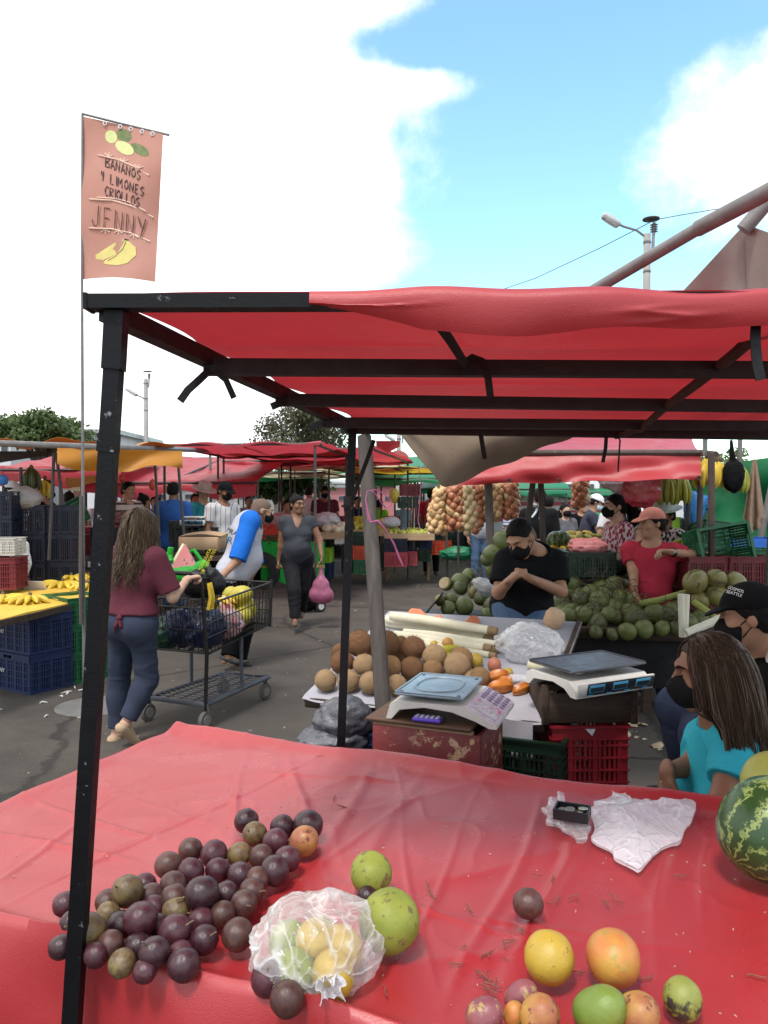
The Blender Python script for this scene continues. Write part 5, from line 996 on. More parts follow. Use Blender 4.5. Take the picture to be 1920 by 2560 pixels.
t = thing('calculator', 'purple calculator lying under the front scale', 'calculator', tuple(on(1069, 1803, .769)), ROW + .05); m = MB(); m.box((0, 0, .009), (.11, .05, .014), None, .003); m.build('case', mat('plastic_violet', (.14, .07, .55), rough=.35), t)
for i in range(5):
    for j in range(2): m = MB(); m.box((-.04 + .02 * i, -.012 + .02 * j, .018), (.013, .012, .006), None, .001); m.build('key', mat('key_pale', (.45, .43, .55)), t)
SACK = mat('plastic_sack_grey', (.075, .075, .09), (.04, .04, .05), 12, .28, .6, 40, .8)
for lab, px, py, r_, sd in (('upper grey plastic sack beside the blue crate', 860, 1800, (.13, .12, .10), 31), ('middle grey plastic sack beside the blue crate', 832, 1848, (.16, .14, .075), 33), ('lowest grey plastic sack, flattened on the ground', 835, 1905, (.17, .15, .09), 35)):
    p = at(px, py, 3.42); bag('plastic_sack', lab, p, r_, SACK, sd, .20, cat='sack')
# peel scraps on the dark ground at the right
PEEL = mat('peel_pale', (.52, .42, .28), (.40, .30, .18), 20, .8)
rg = random.Random(12)
pm = []
for i in range(3):
    m = MB(); m.grid(lambda u, v: ((u - .5) * .10 * (1 - .6 * (2 * v - 1) ** 2), (v - .5) * .06, .014 * (1 - (2 * u - 1) ** 2) + .006 * i * v), 6, 5, .003); pm.append(m.mesh('coconut_peel', PEEL))
for (px, py, s) in [(1580, 1815, 1), (1563, 1838, 1.1), (1598, 1812, .7), (1608, 1815, .8), (1642, 1868, 1.2), (1572, 1775, 1), (1590, 1735, .9), (1580, 1770, .6), (1592, 1845, .5), (1545, 1845, .5), (1650, 1875, .4), (1580, 1975, .5), (1612, 1850, .4)]:
    p = on(px, py, .0); o = link('coconut_peel', pm[rg.randrange(3)], None, None, (p.x, p.y, .004), (rg.uniform(-.2, .2), rg.uniform(-.2, .2), rg.uniform(0, 6))); o.scale = (s,) * 3; tag(o, 'pale curled coconut peel on the dark ground under the stall', 'peel', 'peels on the ground at the right')
# ---------------------------------------------------------------- green coconuts
GF, GB_ = V((1.55, 5.72, .60)), 0
U3, V3 = V((.96, -.20, 0)).normalized(), V((.20, .90, .36)).normalized(); N3 = U3.cross(V3).normalized()
SHADEBLK = mat('shade_sheet_black', (.008, .008, .009), None, 5, .9)
gt = thing('green_coconut_table', 'low dark wooden table under the big heap of green coconuts', 'table', (GF.x, GF.y, 0))
def gb(mb, name, m): mb.v = [tuple(V(p) - V(gt.location)) for p in mb.v]; return mb.build(name, m, gt)
GM = Matrix((U3, V3, N3)).transposed(); g3 = lambda a, b, h=0: GF + U3 * a + V3 * b + N3 * h
m = MB(); m.box(g3(.36, .62, -.02), (1.75, 1.24, .03), GM); gb(m, 'tabletop', WOODDARK); m = MB(); m.box(g3(.36, -.015, .01), (1.8, .03, .09), GM, .003); gb(m, 'front_board', WOODDARK); m = MB(); m.grid(lambda u, v: g3(-.52 + 1.78 * u, .03 + .02 * math.sin(u * 30) * v, -.03) * 1.0 - V((0, 0, (GF.z - .30 * u - .05) * v * .98)) , 40, 6, .003); gb(m, 'shade_sheet', SHADEBLK)  # black sheet added in place of the deep shade under the table
for a in (-.45, .4, 1.15):
    for b in (.08, 1.1): p = g3(a, b, -.03); m = MB(); m.bar((p.x, p.y, 0), p, .06); gb(m, 'leg', WOODDARK)
GC = [mat('green_coconut_%d' % i, a, b, 7, .42, .15, 60, .5, wear=c, wscale=16, wamt=.33) for i, (a, b, c) in enumerate((((.095, .118, .030), (.13, .15, .040), (.19, .15, .065)), ((.065, .076, .025), (.095, .098, .032), (.13, .105, .055)), ((.20, .17, .05), (.14, .135, .04), (.28, .21, .10))))]
tri = lambda n: 1 - .05 * math.cos(3 * math.atan2(n.y, n.x)) * (1 - n.z * n.z) + .04 * n.z
gcm = [MB().ball((0, 0, 0), (1, 1, 1.12), 24, 16, fn=lambda n: tri(n) * (1 + .02 * float(fbm((n.x * 3, n.y * 3, n.z * 3), 2, i)))) for i in range(3)]
for i in range(3): gcm[i].lathe([(.26, 1.06), (.30, 1.13), (.14, 1.17), (.12, 1.22), (.0, 1.22)], 8)
gcm = [x.mesh('green_coconut', GC[i]) for i, x in enumerate(gcm)]
GCUT = MB(); GCUT.ball((0, 0, 0), (1, 1, 1.1), 22, 14, fn=lambda n: min(1.0, .62 / max(n.z, .01)) if n.z > .5 else 1.0); gcut = GCUT.mesh('green_coconut', [GC[0]]); 
m_ = bpy.data.meshes.new; HUSKP = mat('coconut_husk_pale', (.52, .40, .25), (.42, .30, .17), 10, .85, .3, 80); gcut.materials.append(HUSKP)
for pl in gcut.polygons:
    if pl.center.z > .50: pl.material_index = 1
GR = 'green coconuts in the big heap'
def gcoco(px, py, r, c, h=0.0, label=None, cut=False, Y=None, seed=None):
    rg = random.Random(px * 7 + py); yy = Y or ploc(px, py, g3(0, 0, .08 + h), N3).y; rad = r * yy / FPX; p = at(px, py, yy) if Y else ploc(px, py, g3(0, 0, rad + .01 + h), N3)
    o = link('green_coconut', gcut if cut else gcm[c], None, None, p, rndrot(rg) if not cut else (R(70), 0, rg.uniform(-.9, .6))); o.scale = (rad * .96,) * 3
    return tag(o, label or ('large ' if r > 23 else 'small ' if r < 20 else '') + ('dark green coconut ', 'dull brownish coconut ', 'yellowish coconut ')[c] + ('in the front row of the big heap' if py > 1555 else 'at the top of the big heap' if py < 1470 else 'at the right end of the big heap' if px > 1660 else 'in the left part of the big heap' if px < 1450 else 'in the middle of the big heap'), 'coconut', GR)
big = [(1420, 1536, 22, 0), (1460, 1535, 24, 0), (1522, 1536, 22, 0), (1568, 1578, 23, 0), (1610, 1572, 24, 0), (1655, 1572, 20, 0), (1575, 1528, 22, 0), (1634, 1532, 25, 0), (1500, 1502, 26, 0), (1552, 1497, 22, 0), (1588, 1500, 25, 0), (1478, 1483, 23, 0), (1535, 1465, 26, 0), (1450, 1500, 22, 1), (1400, 1500, 20, 1), (1425, 1455, 27, 0), (1444, 1425, 25, 0), (1480, 1432, 20, 1), (1510, 1445, 20, 1), (1400, 1390, 20, 0), (1600, 1475, 20, 1), (1680, 1525, 20, 0), (1700, 1505, 20, 1), (1722, 1555, 24, 0), (1750, 1545, 22, 0), (1690, 1570, 20, 1), (1400, 1545, 18, 0), (1430, 1580, 16, 1), (1388, 1470, 20, 1), (1640, 1505, 18, 1), (1560, 1440, 18, 1), (1490, 1580, 18, 1), (1530, 1585, 16, 1), (1665, 1490, 18, 1), (1375, 1530, 18, 0), (1350, 1560, 18, 0)]
rg = random.Random(3); big += [(rg.randint(1385, 1700), 0, rg.randint(21, 27), rg.randrange(2)) for _ in range(40)]
for (px, py, r, c) in big:
    if py: gcoco(px, py, r, c)
    else: gcoco(px, int(1560 - rg.random() * 115 * (1 - abs(px - 1480) / 420)), r, c, -.05)
left = [(1115, 1460, 18, 0, 1), (1150, 1455, 22, 0, 0), (1172, 1440, 20, 0, 0), (1150, 1470, 18, 1, 0), (1130, 1500, 17, 0, 0), (1120, 1520, 20, 0, 0), (1160, 1515, 24, 0, 0), (1205, 1495, 22, 1, 0), (1232, 1513, 24, 1, 0), (1195, 1465, 22, 0, 0), (1218, 1535, 16, 0, 0), (1250, 1540, 14, 0, 0), (1100, 1500, 14, 2, 0), (1185, 1480, 16, 2, 0), (1260, 1520, 18, 1, 0)]
for (px, py, r, c, ct_) in left: gcoco(px, py, r, c, -.02, ['dark green coconut in the small heap left of the man in black', 'dull green coconut in the small heap left of the man in black', 'peeled pale coconut in the small heap left of the man in black'][c] if not ct_ else 'cut open green coconut showing pale husk, left of the man in black', bool(ct_), 5.62 + (1540 - py) * .006)
for (px, py, r, c) in ((1262, 1352, 27, 0), (1232, 1385, 26, 0), (1268, 1388, 22, 0), (1228, 1425, 18, 0), (1255, 1415, 20, 1), (1215, 1400, 16, 1)): gcoco(px, py, r, c, 0, 'green coconut in the tall bunch beside the head of the man in black', False, 6.1)
for (px, py, r, lab) in ((1738, 1455, 31, 'largest yellowish coconut, front left of the pale ones'), (1790, 1446, 25, 'yellowish coconut at the back of the pale ones'), (1790, 1488, 29, 'yellowish coconut just left of the black cap'), (1838, 1455, 26, 'yellowish coconut behind the black cap'), (1750, 1500, 22, 'small yellowish coconut under the larger pale ones'), (1820, 1515, 22, 'yellowish coconut at the lower right of the pale ones')): gcoco(px, py, r, 2, 0, lab, False, 5.5)
BR = mat('fruit_stalk_dark', (.05, .035, .025), (.09, .07, .04), 30, .9)
def twigs(label, px, py, Y, n, sp, seed, m_=BR):
    rg = random.Random(seed); p0 = at(px, py, Y); mb = MB()
    for i in range(n):
        a = V((rg.gauss(0, sp), rg.gauss(0, sp * .5), rg.gauss(0, sp * .5))); d = V((rg.gauss(0, 1), rg.gauss(0, .6), rg.gauss(0, .8))).normalized(); pts = [a]
        for j in range(5): d = (d + V((rg.gauss(0, .5), rg.gauss(0, .4), rg.gauss(0, .5)))).normalized(); pts.append(pts[-1] + d * rg.uniform(.02, .045))
        mb.tube(pts, [.004, .0036, .0032, .0028, .0022, .0012], 5, False)
    o = mb.build('fruit_stalks', m_, None, p0); return tag(o, label, 'stalks')
twigs('tangle of dark bare fruit stalks in the middle of the coconut heap', 1555, 1470, 5.75, 22, .11, 1); twigs('dark fruit stalks between the front green coconuts', 1545, 1530, 5.6, 16, .09, 2); twigs('dark forked fruit stalks left of the man in black', 1225, 1440, 5.9, 26, .06, 3); twigs('dark fruit stalks at the right of the coconut heap', 1690, 1540, 5.55, 16, .09, 4); twigs('dark fruit stalks along the upper coconuts', 1480, 1455, 5.9, 14, .10, 5); twigs('dark fruit stalks on the yellowish coconuts', 1755, 1455, 5.35, 9, .10, 6); twigs('husk shreds among the lower coconuts', 1440, 1520, 5.65, 10, .08, 7)
PSTK = mat('palm_stalk_green', (.26, .28, .06), (.18, .21, .05), 10, .6, .2, 60, stretch=(.4, 4, 4))
m = MB(); p0 = at(1600, 1508, 5.7); m.tube([V((0, 0, 0)), at(1650, 1500, 5.65) - p0, at(1730, 1475, 5.6) - p0], [.022, .025, .018], 10); tag(m.build('palm_stalk', PSTK, None, p0), 'yellow green palm stalk lying across the coconuts', 'palm stalk')
m = MB(); p0 = at(1735, 1505, 5.4); m.tube([V((0, 0, 0)), at(1770, 1530, 5.3) - p0, at(1790, 1545, 5.25) - p0], [.024, .024, .02], 10); tag(m.build('palm_stalk', PSTK, None, p0), 'shorter yellow green palm stalk right of the coconuts', 'palm stalk')
for lab, a, b, Y, r_ in (('white palm heart standing upright in front of the coconuts, left one', (1703, 1485), (1707, 1592), 5.1, .024), ('white palm heart standing upright in front of the coconuts, right one', (1716, 1486), (1712, 1590), 5.1, .022), ('white palm heart lying beside the standing pair', (1716, 1583), (1805, 1545), 5.0, .028)):
    p0 = at(*b, Y); m = MB(); m.tube([V((0, 0, 0)), at(*a, Y) - p0], r_, 12); tag(m.build('palm_heart', mat('palm_white', (.68, .66, .55), (.58, .54, .42), 6, .55, stretch=(5, 5, .5)), None, p0), lab, 'palm heart')
m = MB(); p0 = at(1080, 1545, 5.55); tr_ = thing('blue_tray', 'dark blue tray under the small heap of green coconuts', 'tray', p0, -.1)
m = MB(); m.box((.33, .2, -.02), (.85, .6, .02)); m.build('tray_floor', CR['navy'], tr_); m = MB(); m.box((.33, -.1, .0), (.85, .02, .06)); m.build('tray_rim', CR['navy'], tr_)
m = MB(); m.bar((.0, .0, -.05), (.0, .0, -p0.z), .05); m.bar((.7, .0, -.05), (.7, .0, -p0.z), .05); m.build('trestle', DARKPIPE, tr_)
m = MB(); m.grid(lambda u, v: V(at(1062 + 45 * u, 1535 - 55 * u + 4 * math.sin(v * 4), 5.6 + .3 * v)) - p0, 6, 6, .003); o = m.build('plastic_sheet', plastic('black', (.02, .02, .022), .9, .35), None, p0); tag(o, 'black plastic sheet edge beside the small coconut heap', 'sheet')
bag('clear_bag', 'clear bag with white contents lying on the small coconut heap', at(1215, 1468, 5.5), (.10, .09, .055), mat('plastic_bag_milky', (.5, .49, .48), (.38, .36, .35), 14, .3, .4, 50), 51, .2, (0, .5, 0))
crate('navy crate just behind the right edge of the coconut table', at(1400, 1600, 4.4).x, 4.45, .38, .38, .34, .28, 'navy', ROW, None, True)
# ---------------------------------------------------------------- bananas
BANY = mat('banana_yellow', (.60, .42, .04), (.52, .34, .03), 10, .5, .1, 90, .4, wear=(.16, .09, .03), wscale=30, wamt=.32, rand=.12); BANG = mat('plantain_green', (.20, .24, .03), (.34, .31, .04), 8, .5, .1, 90, .4, wear=(.10, .08, .03), wscale=26, wamt=.32, rand=.12); BANT = mat('banana_stem', (.16, .11, .05), (.09, .06, .03), 20, .8)
def banana_mesh(L_, r, bend, m):
    mb = MB(); n = 9; pts = []; rs = []
    for i in range(n):
        t = i / (n - 1); a = (t - .5) * bend; rr = L_ / bend; pts.append((rr * math.sin(a), 0, rr * (1 - math.cos(a)))); rs.append(r * (.34 if i == 0 else .62 if i == 1 else .95 if i in (2, n - 3) else .7 if i == n - 2 else .22 if i == n - 1 else 1.0))
    mb.tube(pts, rs, 7); x0 = pts[0]; return mb.mesh('banana', m)
BAN = {'y': banana_mesh(.175, .0215, 1.15, BANY), 'g': banana_mesh(.24, .022, .9, BANG), 'd': banana_mesh(.22, .021, .9, mat('banana_shaded_green', (.07, .075, .02), (.045, .05, .015), 10, .5))}  # last kind: unripe green, darkened to stand for the shade under the roof
def bunch(label, loc, n, kind='y', rz=0.0, hang=False, cat='bananas', sc=1.0, seed=0, group=None, name='banana_bunch', lay=False):
    t = thing(name, label, cat, loc, rz, group); rg = random.Random(seed); m = MB(); m.ball((0, 0, .0), (.02, .02, .028), 8, 6, fn=lambda q: 1 + .2 * math.sin(q.x * 9)); m.build('crown', BANT, t)
    for i in range(n):
        row, k = i % 2, i / n
        if hang:
            a = 2 * PI * k + rg.uniform(-.15, .15); o = link('banana', BAN[kind], None, t); rx = .045 + .03 * row
            o.rotation_euler = Matrix.Rotation(a, 3, 'Z').to_4x4().to_3x3().to_euler(); M = Matrix.Rotation(a, 4, 'Z') @ Matrix.Translation((rx * sc, 0, (-.10 - .03 * row) * sc)) @ Matrix.Rotation(R(82 + rg.uniform(-6, 6)), 4, 'Y') @ Matrix.Rotation(R(180), 4, 'X') @ Matrix.Scale(sc, 4)
        else:
            row = i % 3 if lay else row; a = (k - .5) * 2.7 + rg.uniform(-.12, .12); el = (-.15 - .38 * row if not lay else -.02 - .30 * row) + rg.uniform(-.05, .05)
            M = Matrix.Rotation(a, 4, 'Z') @ Matrix.Rotation(-el, 4, 'Y') @ Matrix.Translation((.088 * sc, 0, -.012)) @ Matrix.Rotation(rg.uniform(-.3, .3), 4, 'X') @ Matrix.Rotation(PI, 4, 'X') @ Matrix.Scale(sc, 4); o = link('banana', BAN[kind], None, t)
        o.matrix_local = M
    return t
def pole(mb, a, b, r=.02, seg=8): mb.tube([a, b], r, seg)
# ---------------------------------------------------------------- banana stall on the left
tabz = .70
yt = thing('banana_table', 'table under a bright yellow cover with banana bunches, at the left edge', 'table', tuple(on(60, 1500, 0)))
yo = V(yt.location); yc = [on(-120, 1575, tabz), on(95, 1528, tabz), on(235, 1493, tabz), on(245, 1430, tabz), on(-120, 1462, tabz)]
YC = mat('cover_yellow', (.66, .42, .06), (.58, .34, .05), 3, .5, .12, 60, .4)
def ycov(u, v):
    near = yc[0].lerp(yc[1], u / .6) if u < .6 else yc[1].lerp(yc[2], (u - .6) / .4); far = yc[4].lerp(yc[3], u); p = near.lerp(far, v); return p - yo + V((0, 0, .012 * float(fbm((u * 6, v * 5, 0), 3, 3)) + .008))
m = MB(); m.grid(ycov, 40, 30, .02); m.build('cover', YC, yt)
m = MB()
for i in range(2): a, b = yc[i] - yo, yc[i + 1] - yo; m.bar(a - V((0, 0, .03)), b - V((0, 0, .03)), .03, .05)
m.build('table_edge', WOODDARK, yt)
for p in (yc[0], yc[2], yc[3], yc[4]): m = MB(); m.bar((p.x - yo.x, p.y - yo.y, 0), (p.x - yo.x, p.y - yo.y, tabz - .02), .04); m.build('leg', DARKPIPE, yt)
for lab, px, py, n, rz, sc in (('large banana bunch beside the white price card, on the yellow table', 158, 1452, 14, -1.3, 1.25), ('banana bunch lying near the front edge of the yellow table', 75, 1488, 12, -1.2, 1.15), ('banana bunch cut off by the left edge of the picture', 8, 1486, 12, -.7, 1.2), ('small banana bunch half behind the flag pole', 218, 1457, 10, -.9, 1.0), ('second layer of bananas on the large bunch', 178, 1438, 10, -.4, 1.05)):
    p = on(px, py, tabz + .07); bunch(lab, p, n + 6, 'y', rz, False, 'bananas', sc * 1.1, px, None, 'banana_bunch', True)
pc_ = thing('price_card', 'white price card leaning on the yellow banana table', 'price card', tuple(on(82, 1468, tabz + .03)), (R(-52), 0, -.35)); m = MB(); m.box((0, 0, .0), (.33, .17, .004)); m.build('card', mat('card_white', (.66, .65, .72), (.6, .59, .66), 4, .7), pc_)
SACKW = mat('sack_woven', (.52, .53, .54), (.42, .43, .45), 12, .8, .5, 90, .2)
sk = thing('feed_sack', 'white woven sack with blue and green print, behind the banana table', 'sack', tuple(at(46, 1480, 7.6)), .1)
S = SDF((-.25, -.2, -.1), (.25, .2, .6), .016); S.cap((-.05, 0, .05), (.02, 0, .30), .12, .10, .05, flat=((0, 1, 0), .6)); S.cap((.02, 0, .30), (.06, 0, .46), .08, .05, .06, flat=((0, 1, 0), .5)); S.warp(lambda P: .012 * fbm(P * 14, 3, 2)); link('sack_body', S.mesh('sack_body', SACKW), None, sk)
m = MB(); m.grid(lambda u, v: (-.12 + .22 * u, -.079 + .02 * (2 * u - 1) ** 2, .22 + .06 * v + .02 * u), 8, 2, .002); m.build('blue_print', mat('print_lightblue', (.12, .30, .46), None, 20, .7), sk); m = MB(); m.grid(lambda u, v: (-.14 + .24 * u, -.086 + .03 * (2 * u - 1) ** 2, .0 + .09 * v * math.sin(PI * u) + .005), 10, 4, .002); m.build('green_print', mat('print_green', (.05, .30, .04), None, 20, .7), sk)
# flag
fp0, fp1 = on(212, 1745, 0), at(206, 288, 6.55)
FY = fp0.y; fp1 = at(206, 288, FY); fl = thing('banner_flag', 'tall thin pole with a faded red fabric banner lettered for bananas and limes', 'banner', tuple(fp0))
m = MB(); m.tube([V((0, 0, 0)), at(208, 1400, FY) - fp0, at(205, 700, FY) - fp0, fp1 - fp0], [.016, .014, .011, .010], 8); m.build('pole', STEEL, fl)
m = MB(); m.tube([at(203, 1240, FY - .05) - fp0, at(203, 1400, FY - .05) - fp0, at(203, 1560, FY - .05) - fp0], [.014, .02, .016], 7); m.build('wood_stick', WOODGREY, fl)
FW, FHH = 200 / FPX * FY, 408 / FPX * FY
fo = at(208, 290, FY)
def fpt(u, v, out=0.0):
    px = 206 + 202 * u - 4 * v - 16 * u * v; py = 291 + 45 * u * (1 - v) + 408 * v + (6 * u * v) - 8 * math.sin(PI * u) * v
    w = .05 * math.sin(u * 5.5 + v * 2) * u + .02 * math.sin(v * 8 + u * 3); return at(px, py, FY - out + w - .12 * u) - fp0
FLAGM = mat('banner_cloth', (.72, .44, .37), (.64, .36, .29), 2.2, .9, .15, 300, .2, transl=.5, wear=(.76, .54, .47), wscale=40, wamt=.33)
m = MB(); m.grid(lambda u, v: fpt(u, v), 30, 44, .003); fcl = m.build('banner_cloth', FLAGM, fl)
m = MB(); m.tube([at(205, 284, FY) - fp0, fpt(.5, -.01), fpt(1.07, -.005)], .010, 7); m.build('top_bar', STEEL, fl)
for i, u in enumerate((.28, .47, .60, .74, .87)): m = MB(); c = fpt(u, .012, .012); m.tube([c + V((.0 + .014 * math.cos(a), 0, .014 * math.sin(a))) for a in np.linspace(0, 6.28, 9)], .005, 5); m.build('ring', INK_W, fl)
GL = {'B': ['M0,0 0,1 .55,.95 .6,.7 .1,.55 .7,.4 .65,.05 0,0'], 'A': ['M0,0 .35,1 .7,0', 'M.12,.35 .6,.35'], 'N': ['M0,0 .02,1 .62,0 .65,1'], 'O': ['M.35,1 .05,.7 .05,.25 .35,0 .65,.25 .65,.7 .35,1'], 'S': ['M.62,.9 .35,1 .08,.8 .15,.6 .55,.4 .6,.15 .3,0 .02,.12'], 'Y': ['M0,1 .35,.5', 'M.7,1 .28,0'], 'L': ['M.05,1 .02,0 .5,.02'], 'I': ['M.15,1 .15,0'], 'M': ['M0,0 .05,1 .38,.35 .72,1 .78,0'], 'E': ['M.55,1 .05,.98 .05,.02 .55,0', 'M.05,.5 .45,.52'], 'C': ['M.6,.85 .3,1 .05,.65 .08,.25 .3,0 .6,.12'], 'R': ['M.02,0 .05,1 .55,.9 .55,.62 .08,.5 .6,0'], 'J': ['M.55,1 .5,.2 .3,0 .05,.12 .0,.3'], 'y': ['M.02,1 .05,.6 .35,.62', 'M.4,1 .28,.0']}
def flagline(s, u0, v0, h, adv, th, m_, slope=0.0, curve=0.0, sx=1.0, dx=0, dv=0, out=.006, name='lettering'):
    mb = MB(); x = u0
    for ch in s:
        if ch == ' ': x += adv * .7; continue
        w = .85 if ch == 'M' else .3 if ch == 'I' else .7
        for seg in GL[ch]:
            pts = [tuple(map(float, q.split(','))) for q in seg[1:].split()]; P = []
            for (gx, gy) in pts:
                u = x + gx * h * .55 * sx + dx; v = v0 + (1 - gy) * h * .49 + slope * (u - u0) + curve * (u - .5) ** 2 + dv; P.append(V(fpt(u, v, out)))
            Q = [P[0]]
            for a, b in zip(P, P[1:]): Q += [a.lerp(b, .5), b]
            mb.tube(Q, [th * (.75 + .35 * math.sin(i * 1.7)) for i in range(len(Q))], 5)
        x += adv * (w / .7)
    return mb.build(name, m_, fcl)
INKP = mat('banner_ink', (.055, .03, .03), (.13, .07, .065), 30, .9); INKS = mat('banner_ink_soft', (.28, .13, .11), None, 30, .9); PAINTP = mat('banner_paint_pale', (.72, .52, .42), (.62, .42, .33), 30, .9)
flagline('BANANOS', .30, .226, .125, .066, .0062, INKP, .115); flagline('y LIMONES', .25, .318, .125, .068, .0062, INKP, .115); flagline('CRIOLLOS', .30, .410, .125, .062, .0062, INKP, .105)
flagline('JENNY', .14, .535, .275, .148, .0038, INKP, .08, sx=.95); flagline('JENNY', .14, .535, .275, .148, .0022, INKS, .08, sx=.95, dx=.022, dv=.006)
def fline(pts, th, m_): mb = MB(); mb.tube([fpt(u, v, .006) for u, v in pts], th, 5); return mb.build('painted_line', m_, fcl)
fline([(.20, .222), (.45, .23), (.65, .255), (.85, .295)], .0055, PAINTP); fline([(.20, .49), (.45, .485), (.65, .50), (.83, .54)], .0055, PAINTP); fline([(.10, .505), (.40, .50), (.65, .52), (.93, .57)], .0065, PAINTP); fline([(.10, .685), (.40, .685), (.65, .70), (.90, .735)], .0065, PAINTP)
for (u, v, sg) in ((.34, .222, -1), (.53, .238, -1), (.72, .262, -1), (.32, .69, 1), (.49, .69, 1), (.69, .705, 1)):
    for (du, dv) in ((0, .028), (-.055, .018), (.055, .018)): fline([(u, v), (u + du, v + sg * dv)], .0055, PAINTP)
def fdisc(cu, cv, ru, rv, rot, m_, out=.004, name='painted_fruit'):
    mb = MB(); c, s = math.cos(rot), math.sin(rot); P = [fpt(cu, cv, out)]; n = 26
    for i in range(n): a = 2 * PI * i / n; x, y = ru * math.cos(a), rv * math.sin(a); P.append(fpt(cu + x * c - y * s * .49 * 0 - y * s, cv + (x * s + y * c) * .49, out))
    mb.add(P, [(0, 1 + i, 1 + (i + 1) % n) for i in range(n)]); return mb.build(name, m_, fcl)
LG = mat('banner_paint_green', (.10, .13, .06), (.19, .22, .09), 30, .9); LGY = mat('banner_paint_lime', (.60, .60, .28), (.52, .54, .24), 25, .9); BPY = mat('banner_paint_yellow', (.66, .55, .20), (.56, .48, .17), 12, .9)
fdisc(.52, .065, .10, .085, .1, LG, .004); fdisc(.36, .09, .075, .085, .2, LGY, .005); fdisc(.72, .135, .12, .068, .35, LG, .006); fdisc(.53, .145, .12, .082, .35, LGY, .008)
def fblob(pts, m_, out):
    mb = MB(); c = (sum(p[0] for p in pts) / len(pts), sum(p[1] for p in pts) / len(pts)); P = [fpt(*c, out)] + [fpt(u, v, out) for u, v in pts]; n = len(pts); mb.add(P, [(0, 1 + i, 1 + (i + 1) % n) for i in range(n)]); return mb.build('painted_banana', m_, fcl)
fblob([(.56, .745), (.60, .75), (.57, .80), (.45, .85), (.30, .885), (.20, .88), (.19, .855), (.30, .82), (.42, .78)], BPY, .004); fblob([(.58, .75), (.61, .75), (.62, .82), (.52, .88), (.38, .915), (.30, .91), (.32, .89), (.45, .86), (.55, .81)], BPY, .006); fblob([(.60, .75), (.63, .755), (.72, .79), (.73, .84), (.62, .90), (.48, .92), (.36, .915), (.50, .89), (.58, .85), (.62, .80)], BPY, .008)
fline([(.59, .76), (.55, .81), (.46, .86), (.36, .89)], .0025, INKP); fline([(.57, .745), (.62, .747)], .006, INKP)
# blue crates that face the aisle
for z, lab in ((0, 'lower navy blue crate of the stack below the banana table'), (.325, 'upper navy blue crate of the stack, open and empty')):
    p = on(75, 1739, 0); w_, d_ = .72, .40; ra = R(29); v_ = V((math.cos(ra), math.sin(ra), 0)); n_ = V((-math.sin(ra), math.cos(ra), 0))
    # corner nearest to the viewer stands at p: one face runs to the right and back, the other to the left
    ra2 = R(58); e1 = V((math.cos(ra2), math.sin(ra2), 0)); e2 = V((-math.sin(ra2), math.cos(ra2), 0)); c = p + e1 * .20 + e2 * .31; cb = crate(lab, c.x, c.y, z, .40, .62, .32, 'blue', ra2, 'blue crates of the banana stall', True)
    text('JENNY', .05, INK_W, cb, (-.208, .10, .165), (R(90), 0, R(-90)), .001)
for i, (px, py, z) in enumerate(((212, 1690, 0), (212, 1690, .31), (212, 1690, .62))): p = on(190, 1692, 0); crate('green crate in the stack behind the flag pole, %s' % ('bottom', 'middle', 'top')[i], p.x + .0, p.y - .02, z * .8, .36, .46, .245, 'green', R(50), 'green crates behind the flag pole', True)
# dark crate wall
for c in range(2):
    for k in range(5): p = at(70 + c * 62, 1400, 8.3 + .15 * c); crate('dark navy crate in the wall behind the banana table, %s column, %s' % (('left', 'right')[c], ('bottom', 'second level', 'third level', 'fourth level', 'top')[k]), p.x + c * .12, p.y, .0 + .305 * k, .40, .34, .30, 'navy', R(14), 'dark crates in the wall')
for k in range(6): p = at(-10, 1400, 7.9); crate('dark navy crate at the left edge of the picture', p.x, p.y, .27 * k + .05, .40, .34, .27, 'navy', R(10), 'crates at the left edge')
for k in range(2): p = at(150, 1400, 8.9); crate('black green crate low beside the crate wall', p.x, p.y, .28 * k, .40, .34, .27, 'dgreen', R(14), 'low crates by the wall')
p = at(10, 1360, 7.3); crate('white perforated crate at the left edge', p.x, p.y, p.z - .1, .30, .3, .16, 'white', .1); crate('dark red crate under the white one at the left edge', p.x, p.y, p.z - .42, .32, .32, .30, 'dred', .1)
bag('clear_bag', 'full whitish plastic bag on top of the dark crate wall', at(60, 1246, 8.2), (.18, .15, .12), mat('plastic_bag_grey', (.50, .47, .46), (.40, .37, .36), 9, .35, .5, 30, transl=.3), 61, .14)
BLUEPL = mat('plastic_blue', (.03, .16, .42), rough=.4); m = MB(); m.lathe([(.05, 0), (.065, .04), (.06, .08), (.035, .10), (.0, .10)], 16); tag(m.build('blue_bucket', BLUEPL, None, at(4, 1212, 7.9)), 'upturned blue plastic bucket on the leftmost crate stack', 'bucket')
crate('green crate held tilted by the man behind the crate wall', at(187, 1285, 9.4).x, 9.4, at(187, 1310, 9.4).z, .40, .30, .26, 'green', 0, rot=(R(10), R(-28), R(20)))
for i, (px, py, col, Y) in enumerate(((186, 1375, 'red', 9.6), (186, 1350, 'red', 9.6), (226, 1352, 'orange', 10.0), (226, 1376, 'dgreen', 10.0))): p = at(px, py, Y); crate(['red crate beside the dark crate wall, lower', 'red crate beside the dark crate wall, upper', 'orange crate under the red shelf', 'dark green crate below the orange one'][i], p.x, p.y, p.z - .13, .30, .3, .20, col, .1)
m = MB(); p0 = at(215, 1316, 9.9); m.box((0, .2, -.06), (.55, .5, .10), None, .01); tag(m.build('red_shelf', mat('shelf_red', (.32, .03, .035)), None, p0), 'red covered shelf beyond the dark crate wall', 'shelf'); 
